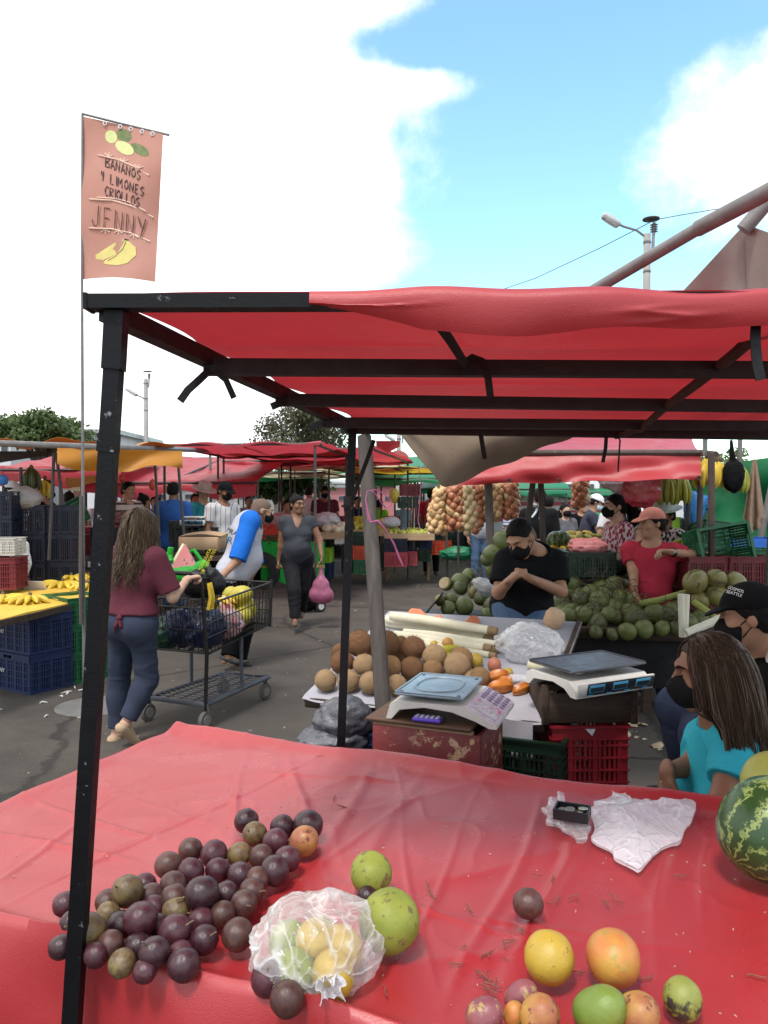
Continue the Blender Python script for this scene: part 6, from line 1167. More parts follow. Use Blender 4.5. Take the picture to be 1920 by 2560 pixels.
m = MB(); p0 = at(222, 1390, 9.4); m.box((0, 0, -.02), (.35, .4, .05)); m.box((0, 0, -.18), (.35, .4, .05)); m.bar((-.1, -.15, -p0.z), (-.1, -.15, -.02), .05); tag(m.build('wooden_bench', WOODGREY, None, p0), 'low grey wooden bench behind the flag pole', 'bench')
bunch('unripe banana bunch, darkened as in shade, hanging under the left stall roof', at(78, 1168, 8.4), 14, 'd', .3, True, 'bananas', 1.1, 3); bunch('small yellow banana bunch hanging left of the flag pole', at(112, 1195, 8.6), 8, 'y', .3, True, 'bananas', 1.1, 4)
for i, (px, py) in enumerate([(118, 1722), (170, 1700), (180, 1730), (150, 1742), (165, 1735), (188, 1722), (196, 1728), (100, 1760), (120, 1790), (5, 1775), (175, 1708)]):
    p = on(px, py, 0); rg = random.Random(i); m = MB(); L_ = rg.uniform(.03, .09); m.tube([(0, 0, .006), (L_ * .4, .01, .012), (L_, rg.uniform(-.03, .03), .006)], [.005, .007, .003], 6); tag(m.build('white_scrap', mat('scrap_white', (.6, .58, .53), None, 9, .8), None, p, (0, 0, rg.uniform(-3, 3))), 'white peel scrap on the asphalt by the blue crates', 'scrap', 'scraps by the blue crates')
def manhole(): pass
m = MB(); m.lathe([(.30, .001), (.30, .004), (.22, .006), (.0, .006)], 24); tag(m.build('stain_patch', mat('asphalt_pale', (.15, .145, .14), (.10, .095, .09), 7, .9, .3, 90), None, on(240, 1765, 0)), kind='structure')
# ---------------------------------------------------------------- market stalls with tarps: generic builder
def stall(label, c, rz, w, d, h, tarp, tilt=0.0, drop=.12, polem=DARKPIPE, sag=.06, group='covered market stalls', valance=True, name='market_stall', r=.02):
    t = thing(name, label, 'stall', (c[0], c[1], 0), rz, group)
    for sx in (-1, 1):
        for sy in (-1, 1): m = MB(); z = h + tilt * sy; pole(m, (sx * w / 2, sy * d / 2, 0), (sx * w / 2, sy * d / 2, z), r, 6); m.build('pole', polem, t)
    m = MB()
    for sy in (-1, 1): pole(m, (-w / 2 - .1, sy * d / 2, h + tilt * sy), (w / 2 + .1, sy * d / 2, h + tilt * sy), r, 6)
    for sx in (-1, 0, 1): pole(m, (sx * w / 2, -d / 2, h - tilt), (sx * w / 2, d / 2, h + tilt), r, 6)
    o = m.build('roof_bars', polem, t); o['kind'] = 'stuff'
    sd = random.Random(label + str(c)); ph = sd.uniform(0, 6)
    def f(u, v):
        x = -w / 2 - .08 + u * (w + .16); vv = v * 1.16 - .08; y = -d / 2 + vv * d; z = h + tilt * (2 * vv - 1) + r + .01 - sag * math.sin(PI * u) ** 1 * math.sin(PI * min(1, max(0, vv))) + .018 * math.sin(u * 17 + ph) + .012 * math.sin(vv * 14 + ph)
        if vv < 0: z -= drop * (-vv / .08) * (.85 + .3 * math.sin(u * 11 + ph)); y = -d / 2 - .03
        if vv > 1: z -= drop * .6 * ((vv - 1) / .08); y = d / 2 + .03
        return (x, y, z)
    m = MB(); m.grid(f, 36, 25); m.build('tarp', tarp, t, angle=60); return t
# left stall roofs
t = thing('market_stall', 'left stall with a long steel pipe and orange yellow tarp flap', 'stall', tuple(on(530, 1462, 0)), 0, 'covered market stalls'); so = V(t.location); SY = so.y
m = MB(); pole(m, V((0, 0, 0)), at(525, 1128, SY) - so, .025, 8); m.build('pole', STEEL, t)
m = MB(); m.tube([at(-120, 1104, 7.4) - so, at(205, 1116, 7.9) - so, at(380, 1121, 8.4) - so, at(560, 1128, SY + .1) - so], .032, 8); m.build('roof_pipe', STEEL, t)
for (a, b, Y, mm) in (((135, 1132), (122, 1400), 8.0, DARKPIPE), ((140, 1132), (158, 1262), 8.2, DARKPIPE), ((52, 1168), (52, 1230), 8.3, DARKPIPE)): m = MB(); pole(m, at(*b, Y) - so - V((0, 0, 0)), at(*a, Y) - so, .018, 6); m.build('prop', mm, t)
m = MB(); a0 = at(450, 1190, 9.6); pole(m, at(462, 1365, 9.4) - so, at(446, 1165, 9.6) - so, .018, 6); m.build('prop', DARKPIPE, t); m = MB(); pole(m, at(398, 1340, 9.4) - so, at(388, 1165, 9.6) - so, .018, 6); m.build('prop', DARKPIPE, t)
def oflap(u, v):
    px = 143 + 313 * u; yt_ = 1120 + 8 * u; yb = 1160 + 22 * math.sin(PI * min(1, u * 1.4) * .9) + 3 * math.sin(u * 14); yb = min(yb, 1180); py = yt_ + (yb - yt_) * v; return at(px, py, 7.75 + .75 * u - .1 * math.sin(v * 2 + u * 7) * v) - so
m = MB(); m.grid(oflap, 40, 10, .003); m.build('orange_flap', ORANGE, t)
def oroof(u, v): a = at(-120 + 575 * u, 1104 + 22 * u - 2, 7.4 + u * 1.1); b = at(-60 + 470 * u, 1112 + 8 * u, 11.5); p = a.lerp(b, v); return p - so + V((0, 0, .04 - .05 * math.sin(PI * v) + .03 * math.sin(u * 15) + .02 * math.sin(u * 31 + v * 5)))
m = MB(); m.grid(oroof, 50, 14, .003); m.build('yellow_roof', ORANGE, t)
m = MB(); m.grid(lambda u, v: at(-60 + 195 * u, 1128 + (38 - 30 * u) * v, 8.6) - so, 8, 4, .003); m.build('dark_netting', mat('net_dark', (.03, .026, .022), (.05, .042, .035), 30, .9), t)
m = MB(); m.grid(lambda u, v: at(165 + 90 * u, 1192 + (24 - 6 * u) * v + 4 * math.sin(u * 6), 10) - so, 8, 4, .003); m.build('orange_scrap', ORANGE, t)
def sstall(label, px, Y, w, d, pyh, tarp, rz=0.0, tilt=0.0, **k):
    p = at(px, pyh, Y); return stall(label, (p.x, Y), rz, w, d, p.z, tilt=tilt, tarp=tarp, **k)
sstall('large red tarp stall behind the blue shirted man', 500, 14, 2.7, 3.4, 1172, RED2, -.06, .28, drop=.22)
sstall('red tarp stall at the far left behind the orange flap', 215, 13, 1.7, 2.4, 1160, RED2, .05, .14, drop=.25); sstall('white tarp stall behind the flag pole', 200, 15, 1.9, 2.6, 1178, WHITE_T, .0, .15); sstall('cream tarp stall left of the blue shirted man', 360, 16.5, 2.0, 3, 1192, CREAM, .0, .18)
sstall('yellow edged red tarp stall in the middle', 660, 12.2, 2.2, 2.6, 1128, RED2, -.12, -.02, drop=.07); sstall('red tarp stall with a rolled up front, centre', 800, 13.8, 2.6, 2.8, 1142, RED2, -.25, -.05, drop=.10); sstall('red tarp stall just left of the black back pole', 775, 16, 2.4, 3, 1160, RED2, -.2, .0, drop=.10)
sstall('faded yellow tarp stall in the middle distance', 850, 18, 3.0, 3, 1170, CREAM, -.15, .0); sstall('faded cream tarp stall over the tomato table', 690, 19, 3.0, 3, 1188, CREAM, -.15, .0); sstall('dark green tarp stall beyond the tomatoes', 640, 23, 4, 3, 1196, GREEN, 0, .0); sstall('dark green tarp stall beyond the melon table', 850, 22, 4.5, 3, 1180, GREEN, -.1, .05); sstall('green tarp stall behind the onion strings', 1060, 18, 3.0, 3, 1168, GREEN, -.1, .3)
sstall('yellow fringed tarp stall right of the grey wooden pole', 1010, 15.2, 2.4, 2.4, 1178, YELLOW, -.2, -.02, drop=.06)
sstall('green tarp stall behind the onions on the right', 1230, 20, 3.4, 3, 1200, GREEN, -.1, .25); sstall('green tarp stall behind the player in black', 1470, 21, 2.4, 3, 1205, GREEN, -.1, .30); sstall('white tarp stall far behind on the left', 90, 20, 3, 3, 1195, WHITE_T, 0, .1); sstall('white tarp stall far behind the blue shirted man', 470, 24, 4, 3, 1200, CREAM, 0, .1); sstall('grey tarp stall far behind the cap wearing vendor', 590, 27, 5, 3, 1205, GREY_T, 0, .1)
sstall('red tarp stall far behind on the left', 300, 28, 5, 3, 1198, RED2, 0, .1); sstall('red tarp stall far behind the plantain sellers', 1640, 24, 4, 3, 1205, RED2, 0, .1); sstall('white tarp stall far away in the middle', 1000, 30, 6, 3, 1206, WHITE_T, 0, .1); sstall('green tarp stall far away behind the melons', 760, 32, 6, 3, 1208, GREEN, 0, .1); sstall('cream tarp stall far away on the right', 1330, 30, 6, 3, 1206, CREAM, 0, .1)
# red awning on the right
ra_ = thing('red_awning', 'broad red vinyl awning hanging over the onion and banana stall', 'awning', (0, 0, 0)); a0 = at(1500, 1200, 6.2); ra_.location = (a0.x, a0.y, 0); ro = V(ra_.location)
def awn(u, v):
    px = 1120 + 632 * u; yb = 1212 - 14 * u + 2 * math.sin(u * 20); yt_ = 1134 - 3 * u; py = yt_ + (yb - yt_) * v; return at(px, py, 6.5 - .3 * u - .10 * v + .045 * math.sin(u * 7 + v * 5) * v + .012 * math.sin(u * 23 - v * 7) * v) - ro
m = MB(); m.grid(awn, 70, 16, .003); m.build('front_flap', RED, ra_)
def awt(u, v): a = V(awn(u, 0)); b = at(1130 + 598 * u, 1092, 7.9) - ro; p = a.lerp(b, v); return p + V((0, 0, -.03 * math.sin(PI * v)))
m = MB(); m.grid(awt, 40, 10, .003); m.build('roof', RED, ra_)
for u in (.24, .44, .99): m = MB(); p = V(awn(u, .93)); m.tube([p + V((.016 * math.cos(a), -.008, .016 * math.sin(a))) for a in np.linspace(0, 6.28, 10)], .005, 5); m.build('eyelet', DARKPIPE, ra_)
for (a, b, Y, r, mm) in (((1778, 1136), (1785, 1420), 6.0, .028, RUST), ((1752, 1196), (1738, 1320), 6.3, .026, DARKPIPE), ((1720, 1210), (1722, 1330), 6.9, .02, DARKPIPE), ((1220, 1195), (1240, 1440), 6.5, .035, WOODGREY)): m = MB(); pole(m, at(*b, Y) - ro - V((0, 0, at(*b, Y).z)) if False else V((at(*b, Y).x, at(*b, Y).y, 0)) - ro, at(*a, Y) - ro, r, 8); m.build('pole', mm, ra_)
m = MB(); m.tube([at(1120, 1132, 6.5) - ro, at(1750, 1132, 6.2) - ro, at(1790, 1136, 6.0) - ro], .026, 8); m.build('roof_pipe', RUST, ra_); m = MB(); m.tube([at(1763, 1140, 6.1) - ro, at(1763, 1090, 6.1) - ro], .02, 6); m.build('pipe_stub', STEEL, ra_); m = MB(); m.tube([at(1850, 1090, 6.4) - ro, at(1850, 1175, 6.4) - ro], .02, 6); m.build('pipe_stub', STEEL, ra_)
vp = thing('a_frame_props', 'pair of grey wooden props leaning together beside the man in black', 'props', (0, 0, 0)); q = at(1330, 1210, 7.0); vp.location = (q.x, q.y, 0); qo = V(vp.location)
for a, b in (((1332, 1208), (1310, 1372)), ((1352, 1208), (1360, 1400))): m = MB(); B = at(*b, 7.0); B = B + (B - at(*a, 7.0)) * (B.z / (at(*a, 7.0).z - B.z)); m.bar(B - qo, at(*a, 7.0) - qo, .05, .03, up=(0, 1, 0)); m.build('prop', WOODGREY, vp)
t = thing('thin_post', 'thin rusty post standing in the aisle below the beige canvas', 'post', tuple(on(1120, 1460, 0))); m = MB(); pole(m, V((0, 0, 0)), at(1112, 1215, on(1120, 1460, 0).y) - V(t.location), .022, 8); m.build('shaft', RUST, t)
for lab, (a, b) in (('slim black post left of the onion strings', ((1037, 1175), (1028, 1420))), ('slim black post right beside the first', ((1045, 1175), (1041, 1418))), ('black post at the right end of the melon table', ((1106, 1330), (1106, 1405)))): B = on(*b, 0); m = MB(); pole(m, V((0, 0, 0)), at(*a, B.y) - B, .02, 6); tag(m.build('slim_post', DARKPIPE, None, B), lab, 'post')
# green wall, towel, hanging things
gw = thing('green_tarp_wall', 'bright green woven tarp hung as a wall on the right', 'tarp wall', tuple(on(1830, 1500, 0)));go = V(gw.location)
def gwal(u, v):
    px = 1722 + 330 * u; py = 1172 - 46 * u + (275 + 40 * u) * v; Y = 8.2 - 1.2 * u; return at(px, py, Y + .10 * math.sin(u * 8 + v * 4) + .05 * math.sin(v * 9 - u * 5)) - go
m = MB(); m.grid(gwal, 40, 24, .003); m.build('tarp', mat('tarp_woven_green', (.012, .20, .075), (.008, .14, .05), 5, .55, .2, 300, transl=.3), gw)
m = MB(); pole(m, at(1890, 1395, 6.9) - go, at(1950, 1120, 6.9) - go, .03, 8); m.build('pole', STEEL, gw); m = MB(); pole(m, V((at(1905, 1400, 5.5).x, 5.5, 0)) - go, at(1935, 1180, 5.5) - go, .022, 8); m.build('pole', DARKPIPE, gw)
tw_ = thing('towel', 'brown towel hanging from a point in front of the green wall', 'towel', tuple(at(1888, 1150, 6.6))); to = V(tw_.location)
def towf(u, v): wd = (8 + 46 * min(1, v * 1.25)); px = 1886 - 2 * v + (u - .5) * wd * (1 if v < .9 else .8); py = 1148 + 185 * v - 28 * abs(u - .35) * (v > .8); return at(px, py, 6.6 + .05 * math.sin(u * 14) * v) - to
m = MB(); m.grid(towf, 28, 20, .006); m.build('cloth', mat('towel_brown', (.27, .18, .125), (.21, .14, .095), 14, .95, .5, 300), tw_)
bag('black_bag', 'black net bag hanging beside the yellow bananas', at(1834, 1190, 6.3), (.085, .06, .13), mat('bag_black', (.006, .006, .007), None, 20, .8, .5, 60, .1), 71, .15, cat='bag'); m = MB(); p = at(1828, 1100, 6.3); m.tube([V((0, 0, 0)), at(1832, 1160, 6.3) - p], [.012, .03], 6); tag(m.build('bag_strap', BLACK, None, p), 'black strap holding up the net bag', 'strap')
bunch('bright yellow banana bunch hanging beside the rusty post', at(1768, 1140, 6.35), 12, 'y', .4, True, 'bananas', 1.25, 8); bunch('second yellow banana bunch just right of the rusty post', at(1795, 1148, 6.4), 8, 'y', 1.4, True, 'bananas', 1.15, 9); bunch('green plantain bunch hanging behind the black bag', at(1845, 1160, 6.6), 10, 'g', .4, True, 'plantains', 1.0, 10)
bunch('large bunch of green yellow plantains under the red awning', at(1670, 1190, 6.9), 22, 'g', 0, True, 'plantains', 1.05, 11); bunch('second bunch of plantains under the red awning, right part', at(1700, 1188, 6.9), 18, 'g', 1, True, 'plantains', 1.05, 12); bunch('brown green bananas hanging under the red awning, left part', at(1645, 1190, 7.0), 16, 'g', 1, True, 'plantains', .95, 13)
bag('red_bag', 'shiny red plastic bag hanging from the red awning', at(1605, 1215, 6.5), (.16, .08, .17), plastic('red', (.55, .06, .08), .85, .25), 73, .26); bag('red_bag', 'pale pink plastic sheet hanging left of the red bag', at(1535, 1205, 6.6), (.17, .06, .08), plastic('pinkish', (.60, .38, .38), .6, .3), 74, .28, (0, .5, 0))
bag('pink_bag', 'pink mesh bag of produce on the green crate', at(1470, 1370, 6.35), (.155, .10, .085), mat('mesh_pink', (.46, .17, .17), (.36, .10, .11), 26, .5, .6, 50), 75, .22, cat='bag'); p = at(1470, 1420, 6.35); crate('dark green crate under the pink mesh bag', p.x, p.y, p.z - .06, .38, .30, .20, 'dgreen', .0, None, True)
bag('black_bag', 'black plastic bag beside the green crate', at(1530, 1420, 6.3), (.13, .09, .06), mat('bag_black', (.014, .014, .015)), 76, .3, cat='bag')
# crates on the right
rcx = at(1795, 1425, 6.0)
for i in range(2): crate('dark red crate in the low row behind the yellowish coconuts, %s' % ('left', 'right')[i], at(1745 + 100 * i, 1425, 6.0).x, 6.0, rcx.z - .14, .34, .40, .26, 'dred', .05, 'dark red crates on the right', True)
for i in range(2): crate('dark red crate supporting the row on the right, %s' % ('left', 'right')[i], at(1745 + 100 * i, 1425, 6.0).x, 6.0, rcx.z - .42, .34, .40, .27, 'dred', .05, 'dark red crates on the right', True)
p = at(1790, 1370, 6.0); crate('green crate tipped on its side on the dark red crates', p.x, p.y + .14, p.z - .0, .40, .28, .30, 'green', 0, None, True, (R(82), R(-9), R(4)))
p = at(1800, 1345, 6.7); crate('green crate standing behind the tipped one', p.x, p.y, p.z - .12, .42, .3, .24, 'green', .1, None, True, (R(-10), R(8), 0)); p = at(1870, 1395, 6.2); crate('small green crate right of the tipped one', p.x, p.y, p.z - .1, .30, .24, .18, 'green', -.2, None, True)
m = MB(); p0 = at(1880, 1375, 6.6); m.box((0, .1, 0), (.42, .34, .02)); [m.box(q_, s_) for q_, s_ in (((0, -.07, .05), (.42, .015, .10)), ((0, .27, .05), (.42, .015, .10)), ((.205, .1, .05), (.012, .33, .10)), ((-.205, .1, .05), (.012, .33, .10)))]; tag(m.build('blue_bin', CR['bright'], None, p0, (0, 0, -.1)), 'shallow bright blue bin behind the small green crate', 'bin')
for i in range(5): p = at(1680, 1300, 8.4); crate('lime green crate in the stack behind the white hat, level %s' % ('one', 'two', 'three', 'four', 'five')[i], p.x - .12, p.y, .28 * i, .30, .3, .275, 'lime', 0, 'lime crates behind the hat')
for i in range(5): p = at(1712, 1300, 8.5); crate('dark green crate in the stack beside the lime ones, level %s' % ('one', 'two', 'three', 'four', 'five')[i], p.x, p.y, .275 * i, .26, .3, .27, 'dgreen', 0, 'green crates behind the hat')
bag('blue_bag', 'shiny blue plastic bag hanging in front of the green wall', at(1735, 1275, 7.6), (.09, .07, .17), plastic('blue', (.04, .20, .62), .95, .25), 77, .25); bag('blue_bag', 'blue plastic sheet behind the posts', at(1755, 1258, 8.0), (.12, .06, .08), plastic('blue', (.04, .20, .62), .95, .25), 78, .28); bag('blue_bag', 'blue bag beside the white hat', at(1632, 1275, 7.4), (.07, .05, .12), plastic('blue', (.04, .20, .62), .95, .25), 79, .2)
# bananas and produce behind the man in black
bt = thing('banana_stand', 'wooden stand of bananas and plantains behind the green coconuts', 'stand', (at(1450, 1390, 8.0).x, 8.0, 0)); m = MB(); m.box((.05, .2, at(1450, 1375, 8).z - .05), (1.5, 1.4, .04), Matrix.Rotation(R(8), 3, 'X')); m.build('tabletop', WOODDARK, bt)
for sx in (-.6, .7): m = MB(); m.bar((sx, .1, 0), (sx, .1, at(1450, 1380, 8).z - .08), .06); m.build('leg', WOODDARK, bt)
for i, (px, py, k, n) in enumerate(((1415, 1338, 'y', 10), (1440, 1352, 'y', 12), (1400, 1365, 'y', 10), (1460, 1335, 'g', 10), (1480, 1350, 'g', 10), (1500, 1345, 'g', 10), (1425, 1375, 'y', 12), (1395, 1345, 'g', 10), (1450, 1328, 'y', 8), (1410, 1380, 'y', 10), (1490, 1360, 'g', 8))): bunch('bananas heaped on the stand behind the man in black', at(px, py, 7.7 + (1380 - py) * .012), n, k, -1.57 + .4 * math.sin(i * 2), False, 'bananas', 1.15, 20 + i, 'bananas on the stand', 'banana_bunch', True)
for (px, py, lab) in ((1388, 1352, 'dark striped watermelon left of the banana heap'), (1405, 1350, 'second dark watermelon beside the bananas')): tag(MB().ball((0, 0, 0), (.09, .09, .1), 20, 14).build('watermelon', WM, None, at(px, py, 7.9)), lab, 'watermelon')
bunch('green plantains beside the rusty post behind the red shirt', at(1715, 1345, 6.9), 10, 'g', -1.2, False, 'plantains', 1.1, 40); bunch('more green plantains below, behind the red shirt', at(1725, 1370, 6.6), 9, 'g', -1.5, False, 'plantains', 1.0, 41)
# onion strings
ONI = [mat('onion_%d' % i, a, b, 12, .35, .05, 90, .5, rand=.15, stretch=(4, 4, .6)) for i, (a, b) in enumerate((((.60, .40, .20), (.46, .26, .11)), ((.42, .17, .08), (.30, .10, .05)), ((.66, .52, .30), (.55, .40, .20))))]
onm = []
for i in range(3): mb = MB(); mb.lathe([(.0, -1.02), (.25, -.96), (.7, -.68), (.97, -.2), (1.0, .1), (.8, .55), (.42, .84), (.16, 1.05), (.08, 1.35), (.0, 1.38)], 14); onm.append(mb.mesh('onion', ONI[i]))
def onions(label, px, py0, py1, Y, wpx, c, n, seed):
    top = at(px, py0, Y); t = thing('onion_string', label, 'onions', top, 0, 'onion strings under the awning'); L_ = top.z - at(px, py1, Y).z; rg = random.Random(seed); m = MB(); m.tube([(0, 0, .12), (0, 0, -L_ * .95)], .008, 5); m.build('twine', STEM, t)
    for i in range(n):
        k = i / n; a = i * 2.4; r = wpx / FPX * Y * (.8 + .35 * k) * rg.uniform(.75, 1.0); cc = c if rg.random() > .18 else rg.randrange(3); o = link('onion', onm[cc], None, t, (r * math.cos(a), r * math.sin(a), -L_ * (k * .96 + .03)), (rg.uniform(-1, 1), rg.uniform(-1, 1), 0)); o.scale = (rg.uniform(.041, .050),) * 3
for i, (px, y0, y1, w, c, n) in enumerate(((1098, 1222, 1335, 12, 0, 30), (1088, 1260, 1330, 16, 0, 22), (1135, 1215, 1325, 15, 1, 34), (1150, 1225, 1320, 14, 1, 30), (1168, 1215, 1328, 18, 2, 40), (1183, 1250, 1335, 16, 2, 26), (1195, 1215, 1320, 11, 1, 26), (1225, 1208, 1300, 16, 0, 30), (1240, 1212, 1295, 14, 0, 26), (1278, 1208, 1295, 15, 1, 34), (1452, 1200, 1265, 16, 1, 26))): onions(['pale', 'reddish brown', 'cream'][c] + ' onion string hanging under the red awning, ' + ('leftmost', 'low left', 'second from the left', 'behind the rusty post', 'cream middle', 'cream lower middle', 'right of the cream ones', 'by the wooden pole', 'right of the wooden pole', 'small dark red', 'alone above the banana heap')[i], px, y0, y1, 8.2, w, c, n, i)
# ---------------------------------------------------------------- melon tables and crates in the middle distance
def table(label, px0, px1, py, Y, d, m_, name='display_table', h=None):
    a, b = at(px0, py, Y), at(px1, py, Y); t = thing(name, label, 'table', ((a.x + b.x) / 2, Y, 0)); z = a.z; w = b.x - a.x; m = MB(); m.box((0, d / 2, z - .03), (w, d, .05)); m.build('tabletop', m_, t)
    m = MB(); m.box((0, -.012, z - .03), (w + .02, .02, .12)); m.build('front_board', m_, t)
    for sx in (-.45, .45): m = MB(); m.bar((sx * w, d * .8, 0), (sx * w, d * .8, z - .06), .05); m.build('leg', m_, t)
    return t, w, d, z
table('long pale wooden table of white melons in the middle distance', 790, 868, 1335, 13.6, 1.2, WOODPALE); table('pale wooden table of yellow melons behind the black post', 868, 965, 1328, 14.4, 1.2, WOODPALE); table('low pale wooden table of limes left of the onions', 962, 1085, 1338, 13.8, 1.2, WOODPALE)
MELW = fruitmat('melon_white', (.58, .52, .38), (.48, .43, .30), (.4, .35, .22), rand=.1); MELY = fruitmat('melon_yellow', (.48, .46, .06), (.38, .40, .05), (.25, .28, .05), rand=.15); LIME = fruitmat('lime', (.40, .38, .06), (.24, .30, .05), (.5, .42, .1), rand=.2); ONR = fruitmat('onion_red', (.12, .03, .06), (.08, .02, .045), (.2, .1, .12), rand=.2); TOM = fruitmat('tomato', (.48, .07, .045), (.40, .045, .03), (.5, .16, .09), rough=.3, rand=.12); CUC = fruitmat('cucumber', (.02, .06, .015), (.035, .09, .025), (.05, .1, .03), rand=.15)
def heap(name, label, cat, group, m_, px0, px1, py0, py1, Y0, Y1, r, n, seed, sc=(1, 1, 1)):
    rg = random.Random(seed); me = MB().ball((0, 0, 0), (sc[0], sc[1], sc[2]), 12, 8, fn=lumpy(seed, .06)).mesh(name, m_)
    for i in range(n):
        v = rg.random(); u = rg.random(); px = px0 + (px1 - px0) * u; py = py1 + (py0 - py1) * v; Y = Y0 + (Y1 - Y0) * v; o = link(name, me, None, None, at(px, py, Y), (rg.uniform(-.4, .4), rg.uniform(-.4, .4), rg.uniform(0, 6)) if sc[0] == sc[2] else (rg.uniform(1.3, 1.8), 0, rg.uniform(-.6, .6) + 1.2)); q = r * rg.uniform(.85, 1.12); o.scale = (q,) * 3; tag(o, label, cat, group)
heap('melon', 'pale round melon heaped on the wooden melon table', 'melon', 'pale melons on the table', MELW, 800, 860, 1303, 1326, 13.7, 14.4, .075, 16, 1); bag('white_bag', 'white plastic bags piled on the melon table', at(815, 1300, 14.0), (.22, .16, .13), mat('plastic_bag_white', (.6, .6, .62)), 81, .25)
heap('red_onion', 'purple red onion on the far end of the melon table', 'onion', 'red onions', ONR, 835, 872, 1292, 1304, 14.4, 14.9, .05, 22, 2); heap('melon', 'yellow green melon in the crates behind the black post', 'melon', 'yellow melons', MELY, 886, 918, 1296, 1322, 14.5, 15.1, .075, 22, 3); heap('melon', 'yellow green melon on the table right of the wooden pole', 'melon', 'yellow melons at the wooden pole', MELY, 945, 990, 1302, 1325, 14.5, 15.0, .065, 18, 4); bag('white_bag', 'white plastic bag on the yellow melons', at(978, 1305, 14.4), (.16, .1, .10), mat('plastic_bag_white', (.6, .6, .62)), 82, .25)
heap('lime', 'yellowish lime spread on the low table left of the onions', 'lime', 'limes on the low table', LIME, 972, 1080, 1322, 1334, 13.9, 14.6, .034, 90, 5)
m = MB(); m.lathe([(.04, 0), (.0, .11)], 10); tag(m.build('price_cone', INK_W, None, at(1074, 1334, 13.9)), 'small white cone standing at the end of the lime table', 'cone')
CG = 'crates under the melon tables'
def cr(px0, px1, py0, py1, Y, col, lab): a, b = at(px0, py1, Y), at(px1, py0, Y); crate(lab, (a.x + b.x) / 2, Y, max(0, a.z), abs(b.x - a.x), .36, b.z - a.z, col, random.Random(px0).uniform(-.1, .1), CG)
for (x0, x1, y0, y1, Y, c, l_) in ((812, 832, 1345, 1370, 14.2, 'dgreen', 'dark green crate under the white melons'), (812, 831, 1368, 1405, 14.0, 'lime', 'lime green crate under the white melons'), (812, 831, 1405, 1442, 13.9, 'blue', 'blue crate at the foot of the lime one'), (832, 853, 1395, 1438, 14.3, 'grey', 'grey crate beside the blue one'), (834, 852, 1362, 1392, 14.6, 'black', 'black crate in the shade under the table'), (856, 882, 1360, 1430, 14.4, 'dgreen', 'tall dark green crate behind the black post'), (882, 922, 1330, 1362, 14.2, 'dgreen', 'dark green crate on the orange one'), (883, 922, 1363, 1397, 14.1, 'orange', 'bright orange crate left of the wooden pole'), (882, 924, 1398, 1433, 14.0, 'green', 'green crate under the orange one'), (926, 960, 1360, 1425, 14.4, 'dgreen', 'dark green crate behind the wooden pole'), (962, 1018, 1345, 1378, 13.8, 'navy', 'navy crate under the lime table'), (962, 1018, 1379, 1415, 13.8, 'rose', 'rose red crate under the navy one'), (1019, 1040, 1345, 1378, 14.2, 'navy', 'second navy crate under the lime table'), (1019, 1044, 1376, 1412, 14.1, 'rose', 'second rose crate under the lime table'), (1045, 1077, 1340, 1370, 14.4, 'blue', 'blue crate at the right end of the lime table'), (1046, 1075, 1370, 1402, 14.3, 'dgreen', 'green crate at the right end of the lime table'), (1077, 1126, 1330, 1350, 14.8, 'dgreen', 'dark green crate on the orange stack'), (1077, 1126, 1350, 1385, 14.7, 'orange', 'orange crate right of the lime table'), (1165, 1200, 1330, 1385, 15, 'black', 'black crate behind the jeans legs'), (1132, 1160, 1330, 1380, 15.2, 'black', 'black crate below the onion strings')): cr(x0, x1, y0, y1, Y, c, l_)
for i, (x0, x1, y0, y1, Y, c, l_) in enumerate(((1000, 1050, 1210, 1240, 14.5, 'dred', 'tilted dark red crate hanging above the lime table'), (996, 1040, 1242, 1270, 14.3, 'dgreen', 'tilted dark green crate hanging under the red one'), (1062, 1100, 1290, 1330, 15.5, 'red', 'red crate behind the hanging crates'), (1064, 1100, 1250, 1290, 15.6, 'red', 'second red crate behind the hanging crates'), (962, 1000, 1290, 1320, 15.4, 'red', 'red crate behind the yellow melons'), (1045, 1075, 1310, 1335, 14.9, 'black', 'black crate on the lime table'))): cr(x0, x1, y0, y1, Y, c, l_)
bag('yellow_bag', 'yellow plastic bag hanging beside the tilted crates', at(986, 1240, 14.2), (.09, .06, .13), plastic('yellow', (.55, .45, .05), .95, .3), 83, .2); bag('green_sheet', 'green plastic bundle lying on the asphalt below the onions', at(1148, 1383, 14.0), (.34, .2, .13), mat('plastic_green', (.015, .20, .09), (.01, .13, .06), 9, .45, .6, 30), 84, .22, cat='bundle')
LEAF = mat('leaf_scrap', (.10, .17, .05), (.2, .2, .09), 20, .8); rg = random.Random(77); mb = MB()
for i in range(260):
    p = on(1150 + rg.gauss(0, 55), 1393 + rg.gauss(0, 5), .01); s = rg.uniform(.015, .05); mb.box(p, (s * 2, s, .006), Matrix.Rotation(rg.uniform(0, 3), 3, 'Z') @ Matrix.Rotation(rg.uniform(-.5, .5), 3, 'X'))
tag(mb.build('leaf_litter', LEAF), 'leaf scraps strewn around the green bundle', kind='stuff')
mb = MB()
for i in range(900):
    Y = rg.uniform(3.3, 22); p = V((rg.uniform(-.5, .42) * Y, Y, .003)); s = rg.uniform(.004, .017) * (1 if rg.random() < .9 else 2.2); mb.box(p, (s * rg.uniform(.6, 2), s, .004), rg.uniform(0, 3))
tag(mb.build('ground_litter', mat('litter_pale', (.30, .27, .22), (.16, .14, .11), 3, .9)), 'small pale litter and grit over the asphalt', kind='stuff')
